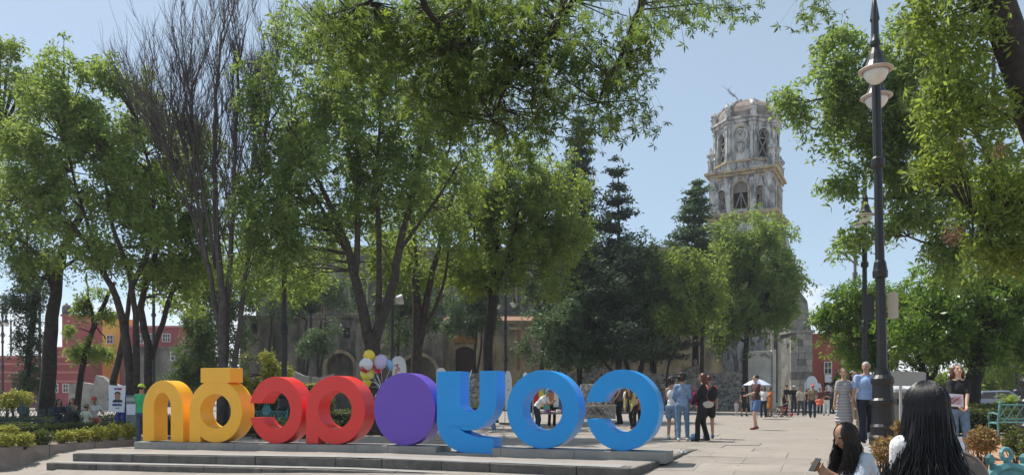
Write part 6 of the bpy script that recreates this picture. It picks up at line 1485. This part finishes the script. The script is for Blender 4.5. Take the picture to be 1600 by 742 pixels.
def part_from(J, local, name, m, root, build, smooth=True):
    pass
def held(name, label, cat, mb, m, loc, rot=(0, 0, 0), bevel=0, group=None, smooth=False):
    o = mb.build(name, m, None, smooth, loc, bevel); o.rotation_euler = rot; return tag(o, label, cat, group)

# ---- group of young women right of the sign
person('young woman in white tank top and denim shorts, half hidden at the group left', 1050, 20.4, 152, 1.62, True, top=('tank', WHT), bottom=('shorts', DENJ), shoes=S_W, hair=('curly', HBR), skin=SK2, handL=(.12, -.28, 1.02), handR=(-.2, -.12, .98), footL=(.10, .02, .085), footR=(-.10, -.06, .085), head_yaw=-30)
person('curly haired woman in denim jacket and blue jeans seen from behind', 1066, 19.6, 165, 1.70, True, top=('jacket', DENJ), bottom=('jeans', JEAN), shoes=S_W, hair=('curly', HBR), skin=SK2, handL=(.16, -.26, 1.05), handR=(-.17, -.25, 1.03), footL=(.09, .10, .085), footR=(-.13, -.08, .085), head_yaw=-18)
p3, J3 = person('red haired woman in black jacket and trousers facing left', 1098, 19.5, -112, 1.70, True, top=('jacket', BLK), bottom=('trousers', BLK), shoes=S_B, hair=('bob', HRD), skin=SK2, handL=(.10, -.26, .95), handR=(-.2, -.14, .92), footL=(.09, -.12, .085), footR=(-.12, .10, .085), head_yaw=-10)
p4, J4 = person('person with a black backpack and blue shoes behind the red haired woman', 1107, 20.6, 170, 1.66, top=('tee', REDC), bottom=('shorts', BLK), shoes=S_BL, hair=('short', HRD), skin=SK2, handL=(.24, -.12, .85), head_yaw=20)
b = MB(); b.ell((0, .0, 0), (.15, .09, .22), None, 14, 10); b.ell((0, .07, -.06), (.11, .05, .11), None, 12, 8); bp = held('backpack', 'black backpack worn beside the red haired woman', 'backpack', b, BLK, J4['chest'] + Vector((.07, -.14, -.02)), smooth=True)
b = MB(); b.ell((0, 0, 0), (.12, .07, .17), None, 12, 8); b.tube([(-.08, 0, .12), (0, 0, .3), (.08, 0, .12)], .012, 5); held('shoulder_bag', 'pink bag hanging between the women', 'bag', b, cloth('hot pink', (.70, .04, .16), .1), J3['chest'] + Vector((-.20, .1, -.18)), smooth=True)
b = MB(); b.ell((0, 0, 0), (.15, .05, .09), None, 12, 8); held('waist_bag', 'small white bag at the hip of the black jacket', 'bag', b, BEIGE, J3['pel'] + Vector((.10, -.16, .04)), smooth=True)
# ---- man in shorts
person('man in brown tee, blue shorts and red sandals looking left', 1181, 25.2, -78, 1.76, top=('tee', BROWN), bottom=('shorts', SHORTB), shoes=S_R, hair=('short', HBR), skin=SK3, stout=1.18, handL=(.10, -.38, 1.12), handR=(-.26, .0, .86), footL=(.12, -.10, .085), footR=(-.12, .10, .085))
# ---- far plaza people
FAR = 'people crossing the far plaza'; fv = .02
person('woman in a black dress walking with a toddler', 1162, 41, 15, 1.58, True, top=('dress', BLK, .52), bottom=None, shoes=S_B, hair=('long', HB), vox=fv, group=FAR, footL=(.10, -.12, .085), footR=(-.10, .10, .085), handR=(-.32, -.1, .78))
person('toddler in pale clothes beside the black dress', 1151, 41, 10, .80, top=('long', cloth('pale pink', (.62, .5, .48), .1)), bottom=('trousers', BEIGE), shoes=S_W, hair=('short', HBR), vox=fv, group=FAR)
person('woman in white blouse partly behind the man in shorts', 1193, 39, -30, 1.55, True, top=('tee', WHT), bottom=('trousers', NAVY), shoes=S_B, hair=('long', HBR), vox=fv, group=FAR, handR=(-.2, -.2, 1.1))
person('woman in orange dress reaching out right of the man in shorts', 1203, 40, -70, 1.5, True, top=('dress', ORNG, .55), bottom=None, shoes=S_B, hair=('bun', HBR), vox=fv, group=FAR, handL=(.1, -.45, 1.15), handR=(-.1, -.45, 1.1))
person('small child in yellow by the orange dress', 1197, 39.5, -40, .78, top=('tee', cloth('yellow', (.75, .62, .08), .1)), bottom=('trousers', NAVY), shoes=S_B, hair=('short', HB), vox=fv, group=FAR)
person('child bending over the small bicycle', 1221, 39.7, 75, 1.1, pelvis=(0, .05, .72), lean=52, footL=(.12, -.05, .085), footR=(-.14, .1, .085), handL=(.14, -.62, .95), handR=(-.14, -.62, .95), top=('tee', NAVY), bottom=('shorts', KHAKI), shoes=S_B, hair=('short', HBR), vox=fv, group=FAR)
person('dark dressed adult leaning behind the child cyclist', 1226, 42.5, 30, 1.72, top=('tee', BLK), bottom=('trousers', BLK), shoes=S_B, hair=('short', HB), lean=14, vox=fv, group=FAR, handL=(.25, -.3, .8), handR=(-.22, -.32, .85))
person('person in black with a pale cap in the doorway shade', 1240, 49, 0, 1.72, top=('tee', BLK), bottom=('trousers', NAVY), shoes=S_B, hair=('short', HB), hat=('cap', WHT), vox=fv, group=FAR)
person('man in beige tee and dark trousers walking in the crowd', 1251, 40.5, 5, 1.55, top=('tee', BEIGE), bottom=('trousers', cloth('charcoal', (.07, .07, .08), .15)), shoes=S_W, hair=('short', HB), vox=fv, group=FAR, footL=(.1, -.15, .085), footR=(-.1, .14, .085), stout=1.15)
person('woman in dark top behind the red capped man', 1262, 42.5, -20, 1.5, True, top=('tank', BLK), bottom=('trousers', NAVY), shoes=S_B, hair=('wavy', HB), vox=fv, group=FAR)
pr, Jr = person('man in red cap carrying a coral bag', 1270, 38, -25, 1.62, top=('tee', cloth('olive brown', (.22, .17, .1), .15)), bottom=('trousers', NAVY), shoes=S_B, hair=('short', HB), hat=('cap', REDC), vox=fv, group=FAR, handL=(.24, -.16, .84), footL=(.1, -.14, .085), footR=(-.12, .1, .085))
b = MB(); 
for i in range(16): b.ell((random.uniform(-.14, .14), random.uniform(-.08, .08), random.uniform(-.12, .12)), (.1, .08, .09), None, 7, 5)
held('coral_bag', 'puffy coral red bag in the hand of the red capped man', 'bag', b, cloth('coral pattern', (.75, .20, .12), .45, 30), Jr['hL'] + Vector((.12, -.05, -.08)), smooth=True)
person('man with folded arms in brown shirt and white trousers', 1291, 42, -15, 1.58, top=('tee', BROWN), bottom=('trousers', WHT), shoes=S_BR, hair=('short', HB), vox=fv, group=FAR, handL=(-.1, -.26, 1.16), handR=(.12, -.25, 1.12), footL=(.1, -.14, .085), footR=(-.12, .12, .085))
person('person in navy at the right of the far crowd', 1300, 46, -60, 1.6, top=('long', NAVY), bottom=('trousers', BLK), shoes=S_B, hair=('short', HBR), vox=fv, group=FAR)
person('person in dark red sitting low in the crowd', 1281, 47, 0, 1.55, top=('tee', cloth('maroon', (.16, .03, .04), .15)), bottom=('trousers', BLK), shoes=S_B, hair=('short', HB), vox=fv, group=FAR)
# ---- walking family by the lamp
person('older woman in striped grey dress holding hands', 1318, 16.9, 22, 1.62, True, top=('dress', STRIPE, .53), bottom=None, shoes=S_BR, hair=('short', HLB), skin=SK2, stout=1.22, z=.10, handL=(.30, -.10, .80), handR=(-.25, .05, .85), footL=(.07, -.12, .085), footR=(-.09, .16, .085), vox=.011, head_yaw=-35, sleeve=.6)
person('slim youth in pale shirt and khaki trousers behind the couple', 1334, 17.8, 20, 1.58, top=('tee', cloth('pale rose', (.62, .50, .45), .1)), bottom=('trousers', KHAKI), shoes=S_B, hair=('wavy', HBR), skin=SK2, z=.12, footL=(.1, -.12, .085), footR=(-.06, .14, .085), vox=.012, head_yaw=-20)
person('grey haired man in light blue polo and navy trousers', 1353, 16.8, -10, 1.74, top=('tee', POLO), bottom=('trousers', NAVY), shoes=S_B, hair=('receding', HG), skin=SK2, stout=1.32, z=.12, handL=(.22, .06, .86), handR=(-.33, -.14, .84), footL=(.10, .16, .085), footR=(-.10, -.12, .085), vox=.011, head_yaw=-35)
bm = MB(); bm.plate([(-.12, -.1), (.13, -.12), (.05, .16), (-.02, .14)], [], .02); held('paper_bag', 'white paper lying at the heel of the man in blue', 'paper', bm, M_WHITE, (PX(1361, 16.4), 16.4, .24), (R(-30), 0, .3))
# ---- woman with flyer
pf, Jf = person('woman in black tee and blue jeans holding a flyer', 1497, 13.2, -8, 1.60, True, top=('tee', BLK), bottom=('jeans', JEAN), shoes=S_W, hair=('bob', HRD), skin=SK3, z=.06, handL=(.03, -.27, .99), handR=(-.10, -.28, 1.0), footL=(.11, -.06, .085), footR=(-.06, .05, .085), vox=.010, head_pitch=-14, elbL=(1, .5, -.3), elbR=(-1, .4, -.3), stout=1.08)
fl = empty('flyer', Jf['hR'] + Vector((-.10, -.06, .10))); tag(fl, 'white flyer with red and grey print in the hands of the woman in black', 'flyer'); fl.rotation_euler = (R(-8), R(4), R(8))
MB().box((-.15, -.004, -.11), (.15, .004, .11)).build('sheet', M_WHITE, fl); b = MB(); b.box((-.12, -.008, -.07), (.12, -.005, .04)); b.build('picture', mat('flyer picture', (.45, .32, .34), .6, .5, 14), fl); b = MB(); b.bar((-.08, -.011, -.06), (.10, -.011, .08), .05, .004); b.bar((-.10, -.0115, .02), (.02, -.0115, .07), .03, .004); b.build('red_print', M_FLAGRED, fl)
# ---- people behind the letters
pv, Jv = person('balloon vendor in pale teal shirt behind the purple disc', 601, 24, 150, 1.70, top=('tee', TEALC), bottom=('trousers', NAVY), shoes=S_B, hair=('short', HBR), skin=SK2, handL=(.28, -.18, 1.28), handR=(-.1, -.3, 1.1), lean=6)
person('person in jeans and white shoes seen below the blue y', 772, 26, -60, 1.66, top=('tee', NAVY), bottom=('jeans', JEAN), shoes=S_W, hair=('short', HB), skin=SK1, footL=(.1, -.1, .085), footR=(-.1, .1, .085), vox=.016)
person('person in navy trousers leaning over the stall through the blue o', 838, 25.5, 70, 1.6, lean=32, top=('tee', WHT), bottom=('trousers', NAVY), shoes=S_B, hair=('short', HG), hat=('cap', cloth('blue cap', (.10, .13, .38), .1)), skin=SK1, vox=.016, handL=(.12, -.6, 1.15), handR=(-.12, -.6, 1.1), bend=15)
person('stallholder in red top behind the hanging clothes', 862, 31, 10, 1.6, True, top=('tee', REDC), bottom=('trousers', BLK), shoes=S_B, hair=('short', HB), skin=SK1, vox=.018)
person('person in dark vest resting a hand on the ramp wall', 969, 31, -70, 1.66, lean=10, top=('tank', cloth('mauve', (.16, .10, .10), .2)), bottom=('trousers', BLK), shoes=S_B, hair=('short', HBR), skin=SK2, vox=.016, handL=(.12, -.45, .88), handR=(-.15, -.40, .85))
pq, Jq = person('person in yellow plaid shirt bending forward through the blue c', 989, 26.5, -35, 1.66, lean=34, pelvis=(0, .1, .88), top=('long', OLIVE), bottom=('trousers', BLK), shoes=S_BR, hair=('long', HLB), skin=SK2, vox=.014, handL=(.14, -.42, .72), handR=(-.14, -.38, .74), footL=(.12, -.1, .085), footR=(-.14, .25, .085), bend=14)
b = MB(); b.ell((0, 0, 0), (.11, .08, .17), None, 12, 8); held('white_backpack', 'white bag on the bending plaid shirted person', 'bag', b, WHT, Jq['chest'] + Vector((-.17, .08, .05)), smooth=True)
person('child in red by the bending person', 1002, 27, 170, 1.2, top=('tee', REDC), bottom=('trousers', BLK), shoes=S_W, hair=('short', HB), vox=.016)
# ---- left side
person('man in bright green shirt and lime cap at the left end of the sign', 221, 21.6, 170, 1.66, top=('tee', GRN), bottom=('jeans', JEAND), shoes=S_B, hair=('short', HB), hat=('cap', cloth('lime', (.45, .62, .05), .1)), skin=SK1, z=-.24, handL=(.1, -.3, 1.1), handR=(-.2, -.2, 1.0))
pb, Jb = person('poster bearer in royal blue trousers', 190, 26.3, 0, 1.66, top=('long', ROYAL), bottom=('trousers', ROYAL), shoes=S_B, hair=('short', HB), skin=SK1, z=-.25, handL=(.24, -.2, 1.42), handR=(-.24, -.2, 1.42))
po = empty('campaign_poster', Jb['chest'] + Vector((0, -.30, .05))); tag(po, 'white campaign poster with a portrait carried in front of a person', 'poster')
MB().plate([(-.29, -.46), (.25, -.48), (.30, .46), (.1, .44), (-.12, .46), (-.30, .48)], [], .012).build('sheet', M_WHITE, po)
MB().ell((.02, -.008, .08), (.10, .006, .14), None, 14, 10).build('portrait_face', SK1, po); MB().ell((.02, -.006, .16), (.105, .006, .09), None, 14, 8).build('portrait_hair', HB, po); b = MB().plate([(-.17, -.13), (.2, -.13), (.17, -.06), (.08, -.02), (-.05, -.02), (-.14, -.06)], [], .006, None, -.006); b.build('portrait_suit', NAVY, po)
b = MB()
for i in range(5): b.box((-.16+i*.066, -.008, -.26), (-.106+i*.066, -.001, -.18+.02*(i % 2)))
for i in range(4): b.box((-.07+i*.04, -.008, -.34), (-.04+i*.04, -.001, -.315))
b.build('lower_print', mat('dark blue print', (.03, .05, .18), .7, .1, 3), po); b = MB(); b.box((-.1, -.008, .3), (.02, -.001, .37)); b.build('blue_print', mat('blue print', (.08, .15, .45), .7, .1, 3), po); b = MB(); b.box((.03, -.008, .3), (.16, -.001, .37)); b.build('red_print', M_FLAGRED, po)
def seated(label, px, d, rot, H, z, **kw):
    return person(label, px, d, rot, H, pelvis=(0, 0, .50), footL=kw.pop('footL', (.12, -.42, .085)), footR=kw.pop('footR', (-.12, -.40, .085)), kneeL=(0.1, -.6, 1), kneeR=(-.1, -.6, 1), z=z, **kw)
SEAT = 'people sitting on the left lawn benches'
seated('seated man in red cap and white sweater with coral shorts', 146, 27.0, 40, 1.72, -.25, top=('long', WHT), bottom=('shorts', REDC), shoes=S_R, hair=('short', HB), hat=('cap', cloth('faded red', (.50, .08, .09), .1)), skin=SK1, lean=8, handL=(.16, -.36, .86), handR=(-.16, -.36, .82), group=SEAT)
seated('seated person in pale mint shirt and straw hat seen from behind', 135, 26.6, 165, 1.45, -.30, top=('tee', MINT), bottom=('trousers', BLK), shoes=S_B, hair=('short', HB), hat=('hat', cloth('brown straw', (.30, .19, .10), .2)), skin=SK1, handL=(.2, -.3, .75), handR=(-.2, -.3, .75), group=SEAT)
seated('seated dark dressed person with long black hair at the group left', 92, 27.4, 60, 1.66, -.28, top=('long', NAVY), bottom=('trousers', BLK), shoes=S_B, hair=('long', HB), skin=SK1, handL=(.16, -.34, .8), handR=(-.14, -.36, .8), group=SEAT)
seated('long haired woman in black tank raising her hand to her face', 113, 28.4, 15, 1.64, -.24, top=('tank', BLK), bottom=('trousers', BLK), shoes=S_B, hair=('long', HBR), skin=SK2, handL=(.05, -.20, 1.02), handR=(-.18, -.30, .7), group=SEAT, female=True)
b = MB(); b.ell((0, 0, 0), (.30, .2, .26), None, 12, 8); b.ell((.1, -.1, .16), (.2, .12, .12), None, 10, 7); b.tube([(-.2, -.12, .18), (0, -.16, .3), (.2, -.12, .2)], .02, 5); held('travel_bag', 'big black bag on the bench between the seated people', 'bag', b, BLK, (PX(111, 26.4), 26.4, .32), smooth=True)
# ---- foreground seated woman with a phone
low = empty('stone_ledge', (PX(1380, 6.5), 6.5, -.20)); tag(low, 'low stone ledge under the woman with the phone', 'ledge'); MB().box((-.25, -.3, 0), (.55, .4, .32)).build('block', M_KERB, low, bevel=.02)
ps, Js = person('long haired woman in light grey sweater hunched over her phone', 1366, 6.5, -74, 1.62, True, pelvis=(0, 0, .36), z=-.13, lean=13, bend=20, footL=(.12, -.46, .085), footR=(-.10, -.42, .085), kneeL=(.1, -.5, 1), kneeR=(-.1, -.5, 1), handL=(.07, -.54, .70), handR=(-.06, -.54, .72), elbL=(.5, .3, -1), elbR=(-.5, .3, -1), head_pitch=-14, top=('long', LGREY), bottom=('jeans', JEAND), shoes=S_W, hair=None, skin=SK1, vox=.008, curl=.9, sleeve=1.45)
def locks(root, J, heads, n, length, r0, spread, m, seed, front=.2, base=(.095, .105, .105), fall=Vector((0, 0, -1)), wave=.02, name='hair', flow=None, inner=False):
    rg = np.random.default_rng(seed); mb = MB(); hc, hup, f0 = heads; hs = f0.cross(hup).normalized()
    mb.ell(hc + hup*.02 - f0*.012, base, Matrix((hs, -f0, hup)).transposed(), 18, 12)
    for i in range(n):
        a = rg.uniform(-math.pi*(1-front), math.pi*(1-front)); e = rg.uniform(-.1, 1.45)
        q = (-f0*math.cos(a)*math.cos(e) + hs*math.sin(a)*math.cos(e) + hup*math.sin(e)); p = hc + hup*.02 - f0*.012 + Matrix((hs, -f0, hup)).transposed() @ Vector((base[0]*math.sin(a)*math.cos(e), base[1]*math.cos(a)*math.cos(e), base[2]*math.sin(e)))
        out = (-f0*math.cos(a) + hs*math.sin(a)).normalized()
        L = length*rg.uniform(.75, 1.05); pts = []; e0 = rg.uniform(.35, 1.5); lift = 1+rg.uniform(-.01, .05)
        Mh = Matrix((hs, -f0, hup)).transposed(); cc = hc + hup*.02 - f0*.012
        for t in np.linspace(0, 1, 5):
            ee = e0 + (-.12-e0)*t; pts.append(cc + (Mh @ Vector((base[0]*math.sin(a)*math.cos(ee), base[1]*math.cos(a)*math.cos(ee), base[2]*math.sin(ee))))*lift)
        p1 = pts[-1]
        fl = flow if flow is not None else fall
        for t in (.25, .5, .75, 1.0): pts.append(p1 + fl*L*t + out*(spread*t*t*rg.uniform(.2, 1.3)) + hs*rg.normal(0, wave)*t + f0*rg.normal(0, wave)*t)
        sp2 = smooth_path(pts, 2); k = len(sp2); mb.tube(sp2, [r0*(1-.15*j/k) if j < k*.75 else r0*(1-.15)*(1-(j/k-.75)/.25*.85) for j in range(k)], 3)
    if inner: mb.ell(hc - hup*.20 - f0*.075, (.115, .045, .25), Matrix((hs, -f0, hup)).transposed(), 16, 12)
    inv = root.matrix_basis.inverted(); mb.v = [tuple(inv @ Vector(v)) for v in mb.v]
    return mb.build(name, m, root, smooth=True)
def world_dir(J, v): return (J['M'].to_3x3() @ Vector(v)).normalized()
hup_ = world_dir(Js, J3['up'] if False else (Js['up']*math.cos(R(-14))+Js['fw']*math.sin(R(-14)))); f_ = world_dir(Js, Js['fw']*math.cos(R(-14)) - Js['up']*math.sin(R(-14)))
bpy.context.view_layer.update()
locks(ps, Js, (Js['head'], hup_, f_), 900, .34, .0036, .035, mat('dark brown long hair', (.018, .012, .010), .38, .5, 40), 5, front=.22, base=(.088, .10, .100), wave=.03)
ph = empty('mobile_phone', (Js['hL']+Js['hR'])*.5 + world_dir(Js, (0, -1, 0))*.10 + Vector((0, 0, .06))); ph.rotation_euler = (R(-35), R(0), R(-72)); tag(ph, 'black mobile phone in the hands of the hunched woman', 'phone')
MB().box((-.034, -.004, -.066), (.034, .005, .066)).build('case', M_BLACK, ph, bevel=.004); MB().box((-.032, .0052, -.064), (.032, .0062, .064)).build('screen', M_GLASS, ph)
pt = [Js['hR'] + Vector((0, 0, -.03))]
cb = MB().tube(smooth_path([Js['hR']+Vector((-.1, 0, .0)), Js['hR']+Vector((-.16, -.02, -.10)), Js['hR']+Vector((-.15, -.03, -.3)), Js['hR']+Vector((-.02, -.02, -.36)), Js['hR']+Vector((.04, 0, -.2))], 5), .003, 4); tag(cb.build('earphone_cord', M_WHITE), 'thin white earphone cord hanging from the phone', 'cord')
# dark print down the back of the sweater
pr_ = MB(); Ms = Js['M']
for i in range(6):
    a = Js['chest'].lerp(Js['pel'], .15+.13*i)
# ---- dark haired woman in the foreground
ph_, Jh = person('woman with long straight black hair in floral white blouse, seen from behind', 1452, 3.75, 172, 1.50, True, pelvis=(0, 0, .50), z=.045, footL=(.12, -.42, .085), footR=(-.12, -.40, .085), kneeL=(.1, -.6, 1), kneeR=(-.1, -.6, 1), lean=4, stout=.76, elbL=(.05, .6, -1), elbR=(-.05, .6, -1), handL=(.08, -.34, .62), handR=(-.08, -.34, .62), top=('long', mat('white floral blouse', (.70, .69, .70), .85, .05, 8, bump=.3, bscale=60, dirt=(.22, .09, .12), dscale=30, dthr=(.60, .63))), bottom=('jeans', JEAND), shoes=S_B, hair=None, skin=SK2, vox=.008, head_yaw=-6)
bpy.context.view_layer.update()
hupw = Vector((0, 0, 1)); fw_ = world_dir(Jh, (0, -1, 0))
locks(ph_, Jh, (Jh['head'] + Vector((0, 0, .0)), hupw, fw_), 2300, .56, .0030, .12, mat('long black hair', (.006, .006, .008), .42, .5, 60), 9, front=.16, base=(.098, .112, .112), wave=.022, inner=True)
# round leather bag leaning on the bench back beside her
bg_ = empty('round_bag', (PX(1508, 3.7), 3.78, .74)); tag(bg_, 'round brown grey bag beside the black haired woman', 'bag')
MB().lathe([(.05, -.05), (.15, -.045), (.17, -.02), (.17, .02), (.15, .045), (.05, .05)], 28, M=Matrix.Rotation(R(78), 4, 'X')).build('body', mat('brown grey leather', (.13, .105, .09), .55, .15, 8, bump=.2), bg_, smooth=True)
MB().tube([(.172*math.cos(t), -.02*math.sin(t)*0, .172*math.sin(t)) for t in np.linspace(0, 6.283, 30)], .008, 5).build('piping', mat('tan piping', (.3, .24, .19), .6, .1, 8), bg_, smooth=True)

# convert the sculpted people to plain meshes
bpy.context.view_layer.update(); dg = bpy.context.evaluated_depsgraph_get()
conv = [(o, bpy.data.meshes.new_from_object(o.evaluated_get(dg))) for o in REMESH]
for o, me in conv:
    m_ = o.data.materials[0]; o.modifiers.clear(); o.data = me
    if not me.materials: me.materials.append(m_)
    me.polygons.foreach_set('use_smooth', np.ones(len(me.polygons), bool))

# ================================================================ thin city haze
hz_o = MB().box((-160, -20, -2.5), (160, 150, 46)).build('haze', None); tag(hz_o, kind='stuff')
hm = bpy.data.materials.new('haze'); hm.use_nodes = True; hn = hm.node_tree.nodes; hn.remove(hn['Principled BSDF'])
pv_ = hn.new('ShaderNodeVolumePrincipled'); pv_.inputs['Color'].default_value = (.86, .91, 1, 1); pv_.inputs['Density'].default_value = .0005; pv_.inputs['Anisotropy'].default_value = .2
hm.node_tree.links.new(pv_.outputs[0], hn['Material Output'].inputs['Volume']); hz_o.data.materials.append(hm)
